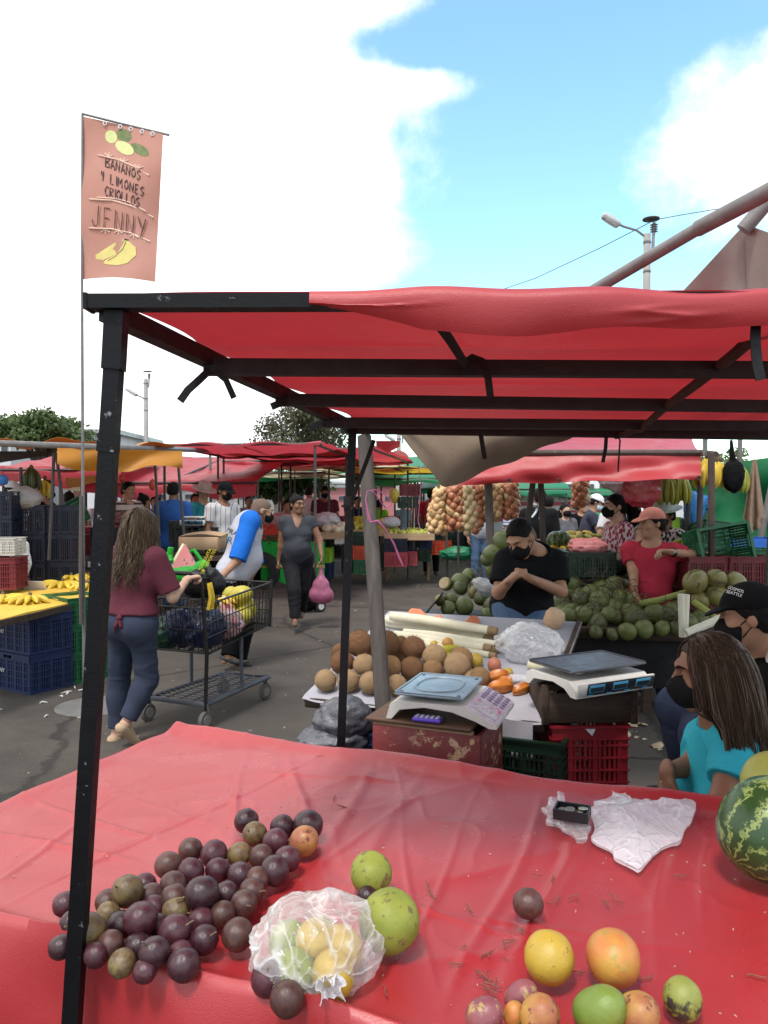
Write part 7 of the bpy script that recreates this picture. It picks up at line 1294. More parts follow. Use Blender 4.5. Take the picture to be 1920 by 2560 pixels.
for (px, py, lab) in ((909, 1428, 'round white cup lid on the asphalt, left one'), (1013, 1410, 'round white cup lid on the asphalt beside the rose crate')): m = MB(); m.lathe([(.07, -.01), (.075, 0), (.0, .008)], 18, M=Matrix.Rotation(R(75), 3, 'X')); tag(m.build('cup_lid', INK_W, None, on(px, py, .075)), lab, 'lid')
m = MB(); m.box((0, 0, .03), (.38, .05, .03), Matrix.Rotation(R(-8), 3, 'Y')); tag(m.build('wood_offcut', WOODPALE, None, on(975, 1418, 0)), 'pale wood offcut lying by the rose crates', 'plank')
# ---------------------------------------------------------------- tomato table with green cloth
gt2 = thing('tomato_table', 'table skirted with bright green cloth and a yellow band, full of tomatoes', 'table', tuple(on(735, 1470, 0))); gy = gt2.location.y; g0 = V(gt2.location)
GCL = mat('cloth_bright_green', (.012, .36, .045), (.010, .28, .035), 3, .7, .15, 200, .3); YB = mat('band_yellow', (.62, .58, .14), None, 5, .7)
zt = at(735, 1354, gy).z; xa, xb = at(652, 1354, gy).x - g0.x, at(812, 1354, gy).x - g0.x
m = MB(); m.box(((xa + xb) / 2, .55, zt - .03), (xb - xa, 1.1, .05)); m.build('tabletop', WOODDARK, gt2)
def skirt(u, v): x = xa + (xb - xa) * u; return (x, -.01 - .02 * math.sin(u * 26) * v, zt - .0 - v * (zt - .04) * (1 - .10 * math.exp(-((u - .28) / .1) ** 2) - .9 * math.exp(-((u - .62) / .17) ** 4) * 0))
m = MB(); m.grid(skirt, 50, 12, .004); m.build('green_skirt', GCL, gt2)
for z in (.36,): m = MB(); m.grid(lambda u, v: (xa + (xb - xa) * u, -.028 - .02 * math.sin(u * 26) * .6, .36 + .05 * v), 50, 1, .004); m.build('yellow_band', YB, gt2)
heap('tomato', 'red tomato in the big heap behind the green skirted table', 'tomato', 'tomatoes in the heap', TOM, 655, 705, 1303, 1352, gy + .1, gy + .8, .052, 110, 8); bag('clear_bag', 'pinkish bags of tomatoes behind the heap', at(690, 1300, gy + .7), (.20, .14, .12), plastic('pink_film', (.60, .36, .34), .75, .25), 85, .25); bag('clear_bag', 'second pinkish bag of tomatoes behind the heap', at(668, 1318, gy + .7), (.18, .14, .11), plastic('pink_film', (.60, .36, .34), .75, .25), 86, .25)
heap('cucumber', 'dark green cucumber in front of the tomatoes', 'cucumber', 'cucumbers by the tomatoes', CUC, 652, 690, 1340, 1356, gy + .05, gy + .2, .034, 26, 9, (1, 1, 3.2)); heap('cucumber', 'dark green cucumber behind the shopping cart', 'cucumber', 'cucumbers behind the cart', CUC, 540, 600, 1338, 1362, 9.3, 9.8, .034, 34, 10, (1, 1, 3.2))
m = MB(); m.lathe([(.32, -.10), (.36, -.08), (.36, .08), (.32, .10), (.2, .10), (.2, -.10)], 26, M=Matrix.Rotation(R(90), 3, 'X')); tag(m.build('tyre', mat('rubber', (.015, .015, .016), rough=.7), None, at(648, 1430, gy - .1) + V((0, 0, 0))), 'black tyre standing at the left end of the green table', 'tyre')
# stand behind the cart: cardboard box, black crates, scale
bx2 = thing('cardboard_box', 'brown cardboard box of produce behind the black bag', 'box', tuple(at(495, 1372, 8.9)), -.05); m = MB(); m.box((0, .2, .06), (.46, .4, .15), None, .004); m.build('carton', mat('cardboard', (.40, .26, .15), (.33, .21, .12), 4, .85, .2, 60), bx2); m = MB(); m.grid(lambda u, v: (-.24 + .5 * u, .05 + .3 * v, .14 + .03 * math.sin(u * 3) + .02 * v), 6, 3, .004); m.build('flap', mat('cardboard', (.4, .26, .15)), bx2)
m = MB(); p0 = at(520, 1385, 8.9); m.box((-.2, .3, -.05), (1.2, .7, .05)); [m.bar((x, .1, -.05), (x, .1, -p0.z), .05) for x in (-.7, .3)]; tag(m.build('trestle_table', WOODDARK, None, p0), 'dark trestle table behind the shopping cart', 'table')
for i, (px, py) in enumerate(((475, 1340), (512, 1340), (470, 1325))): p = at(px, py, 9.9); crate('black crate under the distant scale, %s' % ('left', 'right', 'upper')[i], p.x, p.y, p.z - .14, .40, .36, .26, 'black', 0, 'black crates under the distant scale')
p = at(492, 1312, 9.8); scale('small pale blue weighing scale on black crates in the distance', tuple(p), R(-12), .32, .24, SCW, False)
for k in range(5): p = at(282, 1420, 9.3); crate('dark blue crate in the stack behind the woman with the cart', p.x, p.y, .25 * k, .42, .34, .24, 'navy', .05, 'navy crates behind the woman')
heap('sweet_potato', 'dark red sweet potato heaped behind the woman with long hair', 'sweet potato', 'sweet potatoes', fruitmat('sweetpot', (.16, .045, .045), (.11, .03, .035), (.2, .1, .08), rand=.2), 288, 335, 1288, 1304, 9.4, 9.8, .045, 30, 12, (1, 1, 1.6)); bag('white_bag', 'white bag beside the sweet potatoes', at(352, 1290, 9.7), (.13, .1, .07), mat('plastic_bag_white', (.6, .6, .62)), 88, .2); bag('red_bag', 'red net bag hanging behind the striped shirt', at(380, 1212, 10.5), (.04, .04, .07), mat('net_red', (.5, .07, .04)), 89, .2); bag('red_bag', 'red net bag hanging beside the black pole', at(304, 1196, 10.5), (.04, .04, .05), mat('net_red', (.5, .07, .04)), 90, .2)
# ---------------------------------------------------------------- lamp posts, wires, trees, buildings
CONC = mat('concrete', (.42, .40, .38), (.33, .31, .29), 4, .9, .2, 40)
def lamppost(label, px, pyt, Y, head, r0=.16, extra=True, lab2=''):
    b = at(px, 1400, Y); t = thing('street_lamp', label, 'street lamp', (b.x, Y, 0), 0); h = at(px, pyt, Y).z; m = MB(); m.tube([(0, 0, 0), (0, 0, h)], [r0, r0 * .75], 12); m.build('pole', CONC, t)
    hd = at(*head, Y) - V((b.x, Y, 0)); z0 = hd.z - (.9 if abs(hd.x) > 1 else .2); m = MB(); s = .02 * r0 / .1
    m.tube([(0, 0, z0 - .75 * abs(hd.x) * .35), (hd.x * .35, 0, z0 + .0), (hd.x * .8, 0, hd.z - .08), (hd.x, 0, hd.z)], .03 * r0 / .12, 7); m.build('arm', STEEL, t)
    lm = MB(); lm.box((0, 0, 0), (.62 * r0 / .14, .3 * r0 / .14, .17 * r0 / .14), Matrix.Rotation(R(32), 3, 'Y'), .05); o = lm.build('lamp_head', mat('lamp_grey', (.45, .45, .46), rough=.5), t, (hd.x - .22, 0, hd.z + .12)); m = MB(); m.box((0, 0, -.09 * r0 / .14), (.4 * r0 / .14, .22 * r0 / .14, .04), Matrix.Rotation(R(32), 3, 'Y')); m.build('lens', mat('lamp_glass', (.6, .6, .6), rough=.2), o)
    m = MB(); m.tube([(.18, 0, h - .5), (.22, 0, h + .35)], .05, 8)
    for i in range(4): m.lathe([(.06, 0), (.12, .02), (.06, .05)], 12, (.21, 0, h + .05 + .07 * i))
    m.build('insulator', mat('ceramic_grey', (.25, .25, .27), rough=.3), t); m = MB(); m.lathe([(.02, 0), (.26, .02), (.26, .05), (.02, .07)], 14, (.12, 0, h + .42)); m.build('cap_plate', DARKPIPE, t)
    for zz in (h - .3, h - 1.2, h - 1.9): m = MB(); m.lathe([(r0 * .82, 0), (r0 * .9, .02), (r0 * .82, .08)], 12, (0, 0, zz)); m.build('band', STEEL, t)
    return t, h
lamppost('tall concrete street lamp rising behind the red canopy', 1612, 585, 24, (1545, 560), .14); lamppost('distant concrete street lamp in the left part of the sky', 367, 948, 46, (338, 985), .17); lamppost('slender distant pole beside the round red sign', 997, 1085, 40, (985, 1100), .14)
def wire(label, pts, r=.012): p0 = at(*pts[0]); m = MB(); P = [at(*p) - p0 for p in pts]; Q = []; [Q.append(P[0].lerp(P[1], k / 8) - V((0, 0, .35 * math.sin(PI * k / 8)))) for k in range(9)] if len(P) == 2 else [Q.append(q) for q in P]; m.tube(Q, r, 5); tag(m.build('wire', mat('wire_black', (.03, .03, .03)), None, p0), label, 'wire')
wire('thin cable running from the street lamp to the upper right', [(1625, 552, 24), (1700, 538, 24), (1900, 505, 24)], .012); wire('thin cable sagging from the street lamp down to the left', [(1625, 556, 24), (1500, 620, 26), (1340, 695, 30), (1150, 760, 34)], .013); wire('distant power cable left of the lamp', [(200, 1060, 46), (367, 1045, 46)], .012); wire('distant power cable right of the lamp', [(367, 1040, 46), (700, 1035, 46), (860, 1060, 46)], .012); wire('second distant power cable right of the lamp', [(367, 1052, 46), (620, 1062, 46), (860, 1075, 46)], .012)
BARK = mat('bark', (.09, .07, .055), (.06, .045, .036), 9, .9, .6, 40)
def leafmat(name, c, c2): return mat('leaf_' + name, c, c2, 1.3, .55, 0, 60, .35, transl=.25)
def tree(label, px, Y, h, crown, lm, seed, n=5200, ls=.10, shape=None):
    b = at(px, 1300, Y); t = thing('tree', label, 'tree', (b.x, Y, 0)); rg = random.Random(seed); m = MB(); cz = h - crown[2]
    m.tube([(0, 0, 0), (.05, 0, cz * .5), (.0, .05, cz)], [.22, .16, .12], 8); lobes = []
    for i in range(13):
        a = i * 2.4; el = rg.uniform(-.35, .9); q = V((math.cos(a) * crown[0] * rg.uniform(.35, .75), math.sin(a) * crown[1] * rg.uniform(.3, .7), cz + crown[2] * el * .75)); lobes.append((q, rg.uniform(.32, .5)));  m.tube([(0, .02, cz * .6), tuple(q * .55 + V((0, 0, cz * .42))), tuple(q)], [.09, .05, .015], 6)
    m.build('trunk', BARK, t); cr_ = MB(); rn = np.random.default_rng(seed)
    for i in range(n):
        q, f = lobes[rg.randrange(len(lobes))]; v = V(rn.normal(size=3)); v.normalize(); rr = rg.random() ** .4; p = q + V((v.x * crown[0], v.y * crown[1], v.z * crown[2] * .8)) * f * rr
        d = V(rn.normal(size=3)); d.z -= .5; d.normalize(); s = d.cross(v); s = s.normalized() if s.length > .01 else V((1, 0, 0)); L_ = ls * rg.uniform(.7, 1.4); w = L_ * .32; cr_.add([p, p + d * L_ * .5 + s * w, p + d * L_, p + d * L_ * .5 - s * w], [(0, 1, 2, 3)])
    o = cr_.build('crown', lm, t, smooth=False); o['kind'] = 'stuff'; return t
tree('dark green spreading tree behind the stalls on the left', 105, 30, 5.0, (1.95, 1.8, 1.15), leafmat('dark', (.05, .085, .025), (.09, .13, .04)), 3, 7000, .17); tree('broad brownish green tree in the middle behind the red tarps', 745, 28, 5.15, (1.85, 1.9, 1.75), leafmat('brown', (.055, .07, .03), (.10, .085, .05)), 5, 7500, .13); tree('leafy shrub top behind the yellow hanging bananas', 1810, 20, 2.9, (.75, .6, .5), leafmat('grey', (.12, .15, .08), (.18, .19, .10)), 7, 900, .13); tree('bushy green tree low behind the red tarps', 700, 24, 2.6, (1.6, 1.2, .7), leafmat('dark', (.05, .085, .025), (.09, .13, .04)), 9, 2600, .15)
def building(label, px0, px1, py, Y, m_, rows, cols, roof=None, d=8):
    a, b = at(px0, py, Y), at(px1, py, Y); t = thing('building', label, 'building', ((a.x + b.x) / 2, Y, 0)); w = b.x - a.x; h = a.z; m = MB(); m.box((0, d / 2, h / 2), (w, d, h)); m.build('wall', m_, t); m = MB(); m.box((0, d / 2, h + .12), (w + .6, d + .6, .24)); m.build('roof', roof or mat('roof_zinc', (.42, .42, .44), (.3, .3, .32), 3, .5, metal=.4), t)
    for r_ in range(rows):
        for c in range(cols): m = MB(); m.box((-w / 2 + w * (c + .5) / cols, -.03, h * (1 - (r_ + .5) / max(rows, 1) * .55) - .2), (w / cols * .55, .08, h * .14)); f = m.build('window', mat('window_frame', (.3, .3, .32)), t); m = MB(); m.box((-w / 2 + w * (c + .5) / cols, -.075, h * (1 - (r_ + .5) / max(rows, 1) * .55) - .2), (w / cols * .48, .02, h * .11)); m.build('pane', mat('window_glass', (.05, .06, .07), rough=.1), f)
WALLW = mat('wall_white', (.55, .55, .56), (.48, .48, .5), 2, .9); building('white building behind the left tree', -60, 26, 1080, 40, WALLW, 2, 3); building('white building with louvres right of the left tree', 212, 285, 1085, 42, WALLW, 3, 3); building('long low grey building beyond the stalls, left half', 285, 760, 1212, 60, mat('wall_grey', (.33, .32, .32)), 1, 14); building('long low rose building beyond the stalls, centre', 760, 1300, 1216, 55, mat('wall_rose', (.40, .16, .16), (.34, .12, .12)), 1, 14); building('low pale building beyond the stalls, right side', 1300, 2100, 1212, 58, WALLW, 1, 16); building('brown gabled shed on the far left', -400, 285, 1200, 50, mat('wall_brown', (.20, .10, .07)), 1, 8)
t = thing('round_sign', 'round red sign on a pole behind the green tarp roof', 'sign', (at(995, 1150, 38).x, 38, 0)); m = MB(); m.lathe([(.0, 0), (.62, 0), (.62, .08), (.0, .08)], 28, (0, -.2, at(995, 1158, 38).z), Matrix.Rotation(R(90), 3, 'X')); m.build('disc', mat('sign_red', (.40, .10, .09)), t); m = MB(); pole(m, (0, 0, 0), (0, 0, at(995, 1130, 38).z), .12); m.build('pole', CONC, t)
bus = thing('bus', 'white bus with red stripes parked beyond the onion strings', 'bus', (at(1340, 1300, 20).x, 20, 0)); z1 = at(1340, 1215, 20).z + .35
m = MB(); m.box((0, 1.2, .35 + z1 / 2), (5.6, 2.4, z1 - .1), None, .15); m.build('body', mat('bus_white', (.62, .62, .63), rough=.35), bus)
for z, h in ((1.42, .10), (1.22, .06), (1.02, .12)): m = MB(); m.box((0, -.01, z), (5.5, .03, h)); m.build('stripe', mat('bus_red', (.45, .03, .06), rough=.35), bus)
for i in range(5): m = MB(); m.box((-2.1 + 1.05 * i, -.012, 1.72), (.9, .03, .42)); m.build('window', mat('window_glass', (.05, .06, .07)), bus)
for x in (-1.8, 1.8): m = MB(); m.lathe([(.2, -.1), (.42, -.1), (.45, 0), (.42, .1), (.2, .1)], 20, (x, .05, .45), Matrix.Rotation(R(90), 3, 'X')); m.build('wheel', mat('rubber', (.015, .015, .016)), bus)
for (lab, px, py, Y, c) in (('red plastic chair back beyond the onion strings', 1300, 1300, 12, (.45, .02, .03)),): m = MB(); p = at(px, py, Y); m.grid(lambda u, v: (-.2 + .4 * u, .06 * (2 * u - 1) ** 2, .45 + .42 * v), 6, 4, .02); m.box((0, -.2, .43), (.42, .42, .03)); [m.bar((sx, sy, 0), (sx, sy, .43), .035) for sx in (-.18, .18) for sy in (-.38, -.02)]; tag(m.build('plastic_chair', mat('chair_red', c), None, (p.x, p.y, .25)), lab, 'chair')
# ---------------------------------------------------------------- prints that lie on a surface
def decal(obj, s, size, px, py, Y, m, rot=0.0, name='print', mesh=None):
    """lettering laid on the surface of obj that faces the viewer"""
    tmp = text(s, size, m, None, (0, 0, 0), (0, 0, 0), 0.0, name); me = tmp.data; mw = obj.matrix_world if not obj.parent else obj.parent.matrix_world @ obj.matrix_local
    if obj.parent: mw = Matrix.Translation(obj.parent.location) @ obj.matrix_local
    inv = mw.inverted(); c = at(px, py, Y); cr_, sr = math.cos(rot), math.sin(rot); origin = inv @ V((0, 0, CAMH)); ok = 0
    for v in me.vertices:
        x, y = v.co.x * cr_ - v.co.y * sr, v.co.x * sr + v.co.y * cr_; w = inv @ V((c.x + x, c.y, c.z + y)); d = (w - origin).normalized(); hit, loc, nrm_, _ = obj.ray_cast(origin, d)
        v.co = (loc + nrm_ * .003) if hit else w; ok += hit
    tmp.parent = obj; return tmp
def J_(J, **k):
    for a, b in k.items(): J[a] = A(b)
    for q in 'LR':
        if 'W' + q in k and 'hd' + q not in k: J['hd' + q] = nrm(J['W' + q] - J['E' + q])
    return J
def child(root, nm): return [c for c in root.children if c.name.split('.')[0] == nm][0]
# woman pushing the cart (seen from behind)
def hairstrands(length, wave, n, mats, spread=1.0, back=None, seed=3, w=.0042):
    def f(root, J, p, O):
        S = SDF(J['H'] - .22, J['H'] + .22, .007); H, fw, u, l = head_frame(J); M = np.stack([l, fw, u], 1)
        S.ell(p(0, -.02, .03), (.082, .099, .094), M, .01); S.ell(p(0, -.065, -.05), (.08, .055, .10), M, .04); n_ = nrm(fw * .75 - u * .50); S.cut(H + n_ * .010, n_); S.warp(lambda P: .004 * fbm(P * A((60, 60, 12)), 2, 1)); h = link('hair', S.mesh('hair', mats[0], O), None, root)
        mb = strands(J, n, length, wave, seed, spread, mats, back=back, w=w); mb.v = (mb.v - O).tolist(); mb.build('hair_strands', mats, h)['kind'] = 'stuff'
    return f
J = pose(-1.64, 5.0, 1.50, 155, lean=6, turn=8, nod=14)
J_(J, EL=at(258, 1490, 5.25), WL=at(340, 1450, 5.55), ER=at(432, 1494, 4.98), WR=at(470, 1446, 5.18), KR=at(368, 1700, 5.02), AR=at(312, 1812, 4.93), TR=at(345, 1860, 5.05), KL=at(297, 1708, 5.12), AL=at(292, 1836, 5.12), TL=at(330, 1850, 5.28), hdR=nrm((.5, .8, .05)), hnR=(.2, .2, -1)); J['curlR'] = J['curlL'] = .8
MAROON = cloth('maroon', (.095, .02, .032), (.07, .014, .024)); SHB = cloth('slate_trousers', (.036, .044, .072), (.026, .032, .055), scale=3)
w1p = person('woman in maroon shirt with long wavy hair pushing a black shopping cart', J, 'light', MAROON, SHB, None, 'brown', shoes=M_SHOE_TAN, g=1.10, fem=True, res=.0075, eyes=False, face=False, sleeve=.85, hem=.06, loose=.028, legloose=.016, leglen=.86, fold=.003, extra=hairstrands(.44, .035, 3000, [HAIR['brown'], HAIR['blond']], 1.9, (.0, -1, 0), w=.0020))
kn_ = MB(); q = at(298, 1545, 4.86) - V(w1p.location); kn_.ball(q, (.022, .02, .02), 10, 8); kn_.tube([q, q + V((-.02, -.012, -.05)), q + V((-.03, .01, -.10))], [.012, .014, .004], 6); kn_.tube([q, q + V((.015, -.012, -.05)), q + V((.02, .01, -.09))], [.012, .014, .004], 6); kn_.build('shirt_knot', MAROON, w1p)
# man with blue sleeves
J = pose(-1.40, 7.25, 1.72, 103, lean=16, turn=6, nod=18)
J_(J, H=at(655, 1278, 7.2), N=at(628, 1322, 7.22), ER=at(592, 1402, 6.98), WR=at(556, 1440, 6.82), EL=at(640, 1415, 7.42), WL=at(610, 1470, 7.35), KR=at(585, 1580, 7.2), AR=at(572, 1640, 7.1), TR=at(592, 1655, 7.1), KL=at(612, 1575, 7.4), AL=at(598, 1648, 7.35), TL=at(622, 1662, 7.3)); J['curlR'] = .8
BLUE_S = cloth('royal_blue', (.012, .14, .56), (.01, .11, .44))
mn = person('man in white shirt with blue sleeves and white framed glasses beside the cart', J, 'tan', cloth('raglan_white', (.50, .50, .55), (.44, .44, .49)), BLACK, 'shaved', 'shaved', M_MASK, None, M_SHOE, 1.1, False, .05, .0085, sleeve=.97, hem=-.12, sleeves_mat=BLUE_S, loose=.03, legloose=.03, glasses=mat('glasses_white', (.65, .63, .58), rough=.3), seed=3)
sh = child(mn, 'shirt'); decal(sh, 'PRA', .06, 580, 1330, 7.1, INK_K, -.5); decal(sh, 'R', .09, 575, 1352, 7.1, INK_B, -.2)
# woman in grey walking towards the viewer
J = pose(-1.06, 9.4, 1.62, 8, turn=34, nod=4)
J_(J, ER=at(703, 1366, 9.42), WR=at(697, 1403, 9.45), EL=at(799, 1352, 9.4), WL=at(804, 1392, 9.3), hdL=(0, 0, -1), hdR=(-.2, -.2, -1), KR=at(736, 1478, 9.15), AR=at(738, 1545, 9.1), TR=at(737, 1562, 8.98), KL=at(757, 1475, 9.45), AL=at(754, 1525, 9.75), TL=at(752, 1541, 9.6)); J['curlL'] = J['curlR'] = 1.0
gw_ = person('woman in grey top carrying a pink bag and pulling a black trolley', J, 'brown', cloth('grey_top', (.040, .043, .052), (.032, .035, .042)), cloth('charcoal', (.011, .011, .014)), 'bun', 'black', None, None, mat('sandal', (.12, .075, .05)), 1.2, True, .07, .0085, neck='v', sleeve=.33, hem=-.08, loose=.010, legloose=.02, fold=.0035, seed=5)
# young man in black
J = pose(.90, 5.0, 1.74, 0, arms='work')
J_(J, P=at(1305, 1510, 5.08), C=at(1322, 1432, 5.0), N=at(1338, 1383, 4.95), H=at(1303, 1347, 4.82), hf=nrm((-.56, -.55, -.60)), hu=nrm((-.55, -.40, .75)), SL=at(1388, 1404, 4.96), SR=at(1264, 1404, 4.96), ER=at(1246, 1482, 4.86), WR=at(1278, 1448, 4.66), EL=at(1402, 1478, 4.86), WL=at(1325, 1446, 4.66), hipL=at(1338, 1520, 5.06), hipR=at(1272, 1520, 5.06), hdR=nrm((.75, -.15, .5)), hdL=nrm((-.75, -.15, .5)), hnR=nrm((.3, -.2, -.8)), hnL=nrm((-.3, -.2, -.8)))
for q, x in (('L', 1.00), ('R', .80)): J_(J, **{'K' + q: (x, 4.84, .50), 'A' + q: (x, 4.95, .085), 'T' + q: (x, 4.8, .035)})
J['curlL'] = J['curlR'] = .95
bm = person('young man in black shirt and mask looking down at his hands, before the green coconuts', J, 'tan', cloth('black_heather', (.005, .005, .0065), (.010, .0105, .012), spec=.1), DENIM, 'fade', 'black', M_MASK, None, M_SHOE, 1.08, False, 0, .0075, eyes='brow', sleeve=.72, hem=-.10, loose=.022, seed=7)
# woman in pink blouse
J = pose(2.16, 7.0, 1.63, -84, lean=4, nod=4)
J_(J, EL=at(1556, 1384, 6.82), WL=at(1520, 1410, 6.75), ER=at(1525, 1370, 7.2), WR=at(1490, 1395, 7.1))
def herr(N, L, mixc, mapr, tc, col):
    w = N('ShaderNodeTexWave'); w.wave_type = 'BANDS'; w.inputs['Scale'].default_value = 9; w.inputs['Distortion'].default_value = 0; v = N('ShaderNodeTexVoronoi'); v.inputs['Scale'].default_value = 42; mp = N('ShaderNodeMapping'); mp.inputs['Scale'].default_value = (1, 1, .55); L.new(tc.outputs['Object'], mp.inputs[0]); L.new(mp.outputs[0], v.inputs['Vector'])
    return mixc(mapr(v.outputs['Distance'], .50, .56), col, (.60, .48, .48))
person('woman in pink patterned blouse with ponytail and black mask behind the coconuts', J, 'light', cloth('pink_pattern', (.30, .035, .075), (.24, .03, .06), pattern=herr), BLACK, 'pony', 'black', M_MASK, None, M_SHOE, 1.12, True, .05, .0085, sleeve=.75, hem=-.08, seed=8)
# man in red polo
def crouch(J, dz):
    for kk in list(J):
        if kk in ('P', 'C', 'N', 'H') or kk[:1] in 'SEW' or kk[:3] == 'hip': J[kk] = J[kk] - A((0, 0, dz))
    for q in 'LR': J['K' + q] = J['K' + q] + J['f'] * .16
    return J
J = crouch(pose(2.10, 6.02, 1.72, -36, turn=-42, nod=6), .20)
J_(J, EL=at(1728, 1388, 5.92), WL=at(1678, 1380, 5.74), hdL=(-1, -.1, .05), hnL=(0, -.4, -.9), ER=at(1583, 1428, 6.0), WR=at(1586, 1474, 5.88), hdR=nrm((.25, -.2, -1))); J['curlL'] = .5
def watch(root, J, p, O):
    d = V(nrm(J['WL'] - J['EL'])); c = V(J['WL'] - d * .02 if False else J['WL'] - A(d) * .02); m = MB(); m.tube([c - d * .012 - V(O), c + d * .012 - V(O)], .034, 12); w = m.build('wristwatch', BLACK, root); m = MB(); m.ball(c - V(O) + V((0, -.033, .006)), (.017, .008, .017), 12, 8); m.build('watch_face', SCM, w)
rp = person('man in red polo shirt and faded pink cap with a wristwatch, among the green coconuts', J, 'tan', cloth('red_polo', (.36, .022, .045), (.28, .018, .035)), NAVY, 'short', 'black', None, cloth('cap_pink', (.44, .17, .13), (.36, .13, .10)), M_SHOE, 1.05, False, .03, .0085, neck='collar', sleeve=.62, hem=-.08, seed=9, extra=watch)
# woman in turquoise
J = pose(1.02, 2.42, 1.60, -95)
C_ = at(1838, 1965, 2.40)
J_(J, H=at(1770, 1682, 2.32), hf=nrm((-1, .10, -.16)), hu=nrm((-.12, 0, 1)), N=at(1800, 1800, 2.38), C=C_, P=(C_.x + .05, 2.44, .42), f=nrm((-1, -.1, 0)), SL=at(1845, 1858, 2.26), SR=at(1772, 1846, 2.54), EL=at(1806, 2010, 2.16), WL=at(1725, 2075, 2.14), ER=at(1736, 1912, 2.46), WR=at(1668, 1930, 2.40), hdR=nrm((-.10, -.02, -1)), hnR=nrm((.9, .2, -.1)), hdL=nrm((-.9, 0, -.2)))
J['l'] = np.cross(A((0, 0, 1)), J['f']); J['curlR'] = .45
P_ = J['P']
for q, s in (('L', -.10), ('R', .10)): J_(J, **{'hip' + q: P_ + A((-.02, s, -.04)), 'K' + q: P_ + A((-.36, s * 1.2, .02)), 'A' + q: (P_[0] - .36, P_[1] + s * 1.2, .085), 'T' + q: (P_[0] - .50, P_[1] + s * 1.2, .035)})
TQ = cloth('turquoise', (.025, .34, .42), (.02, .28, .36), bscale=300, scale=4)
tw1 = person('woman in turquoise top with long highlighted hair and black mask, seated behind the red table', J, 'brown', TQ, BLACK, None, 'black', M_MASK, None, M_SHOE, 1.12, True, .05, .0065, sleeve=.62, hem=-.10, loose=.016, fold=.003, seed=11, extra=hairstrands(.46, .010, 5200, [HAIR['brown'], HAIR['grey']], .9, (.75, -.25, 0), 6, w=.0010))
m = MB(); m.tube([at(1655, 1985, 2.38), at(1650, 2010, 2.36), at(1662, 1970, 2.37)], .004, 6); s0 = at(1652, 1978, 2.37); m = MB(); m.tube([V((0, 0, .03)), V((.004, 0, -.03))], .004, 6); tag(m.build('wooden_stick', WOODPALE, None, s0), 'short pale wooden stick in the hand of the woman in turquoise', 'stick')
st_ = thing('stool', 'red plastic stool under the woman in turquoise', 'stool', (P_[0], P_[1], 0)); m = MB(); m.box((0, 0, .30), (.34, .34, .04), None, .01); m.build('seat', CR['red'], st_)
for sx in (-1, 1):
    for sy in (-1, 1): m = MB(); m.bar((sx * .15, sy * .15, 0), (sx * .13, sy * .13, .29), .04); m.build('leg', CR['red'], st_)
# man with black cap
J = pose(1.50, 2.95, 1.72, -118)
N_ = at(1898, 1668, 2.90); J_(J, H=at(1872, 1540, 2.84), hf=nrm((-.86, .42, -.22)), hu=nrm((-.2, .1, 1)), N=N_, C=(N_.x + .06, 2.95, .84), P=(N_.x + .14, 3.0, .58), SL=(N_.x - .02, 2.74, .93), SR=(N_.x - .02, 3.08, .95), EL=(N_.x + .02, 2.78, .66), ER=(N_.x - .02, 3.14, .66), WL=(N_.x - .14, 2.92, .56), WR=(N_.x - .16, 3.04, .56), f=nrm((-.92, .3, 0)), KR=at(1690, 1765, 3.06), AR=at(1722, 1960, 3.12), KL=at(1752, 1835, 2.90), AL=at(1760, 2030, 2.9))
J['l'] = np.cross(A((0, 0, 1)), J['f']); P_ = J['P']
for q, s in (('L', -.10), ('R', .10)): J_(J, **{'hip' + q: P_ + A((-.02, s, -.03)), 'T' + q: J['A' + q] + A((-.14, .03, -.05))})
cp = person('seated man in lettered black cap and white scarf behind the woman in turquoise', J, 'tan', BLACK, DENIM_D, 'short', 'black', M_MASK, cloth('cap_black', (.005, .005, .006), spec=.1), M_SHOE, 1.1, False, .03, .007, sleeve=1.7, hem=-.1, loose=.03, seed=13, eyes=False)
cpc = child(cp, 'cap'); decal(cpc, 'COSMOS\nSEATTLE', .015, 1838, 1480, 2.74, INK_W, -.28)
S = SDF(N_ - V((.28, .28, .2)), N_ + V((.28, .28, .2)), .008); b = A(N_) + A((0, 0, .055))
S.cap(b + A((-.02, -.19, -.075)), b + A((.05, -.08, .025)), .05, .055, .03); S.cap(b + A((.05, -.08, .025)), b + A((.07, .07, .03)), .055, None, .03); S.cap(b + A((.07, .07, .03)), b + A((-.04, .19, -.06)), .055, .05, .03); S.ell(b + A((-.12, -.0, .03)), (.09, .08, .10), None, .02, op='s'); S.warp(lambda P: .006 * fbm(P * 22, 3, 4)); link('scarf', S.mesh('scarf', cloth('white_scarf', (.60, .58, .55), (.52, .50, .47), bscale=200), cp.location), None, cp)
# ---------------------------------------------------------------- people in the background
STRW = cloth('white_pinstripe', (.52, .50, .50), pattern=stripes(0, .055, .12, (.16, .12, .16))); STRB = cloth('cream_banded', (.50, .42, .36), pattern=stripes(2, .10, .30, (.07, .04, .045)))
ZIG = cloth('zigzag', (.03, .03, .032), pattern=herr)
def bgp(label, px, py, Y, yaw, sk, top, bot=DENIM_D, arms='down', hair='short', lean=0, nod=0, turn=0, mask=None, cap=None, res=.013, fem=False, g=1.02, hgt=None, **k):
    c = at(px, py, Y); h = hgt or min(max(c.z, 1.45), 1.82); off = max(0, math.tan(R(lean)) * .68); f = (math.sin(R(yaw)), -math.cos(R(yaw))); J = pose(c.x - f[0] * off, c.y - f[1] * off, h, yaw, lean, turn, nod, arms)
    if abs(h - c.z) > .02:
        dz = h - c.z
        if dz > 0: crouch(J, dz)
    return person(label, J, sk, top, bot, hair, 'black', mask, cap, M_SHOE, g, fem, .02, res, face=Y < 12, eyes=False, hem=-.08, loose=.018, seed=int(px), **k)
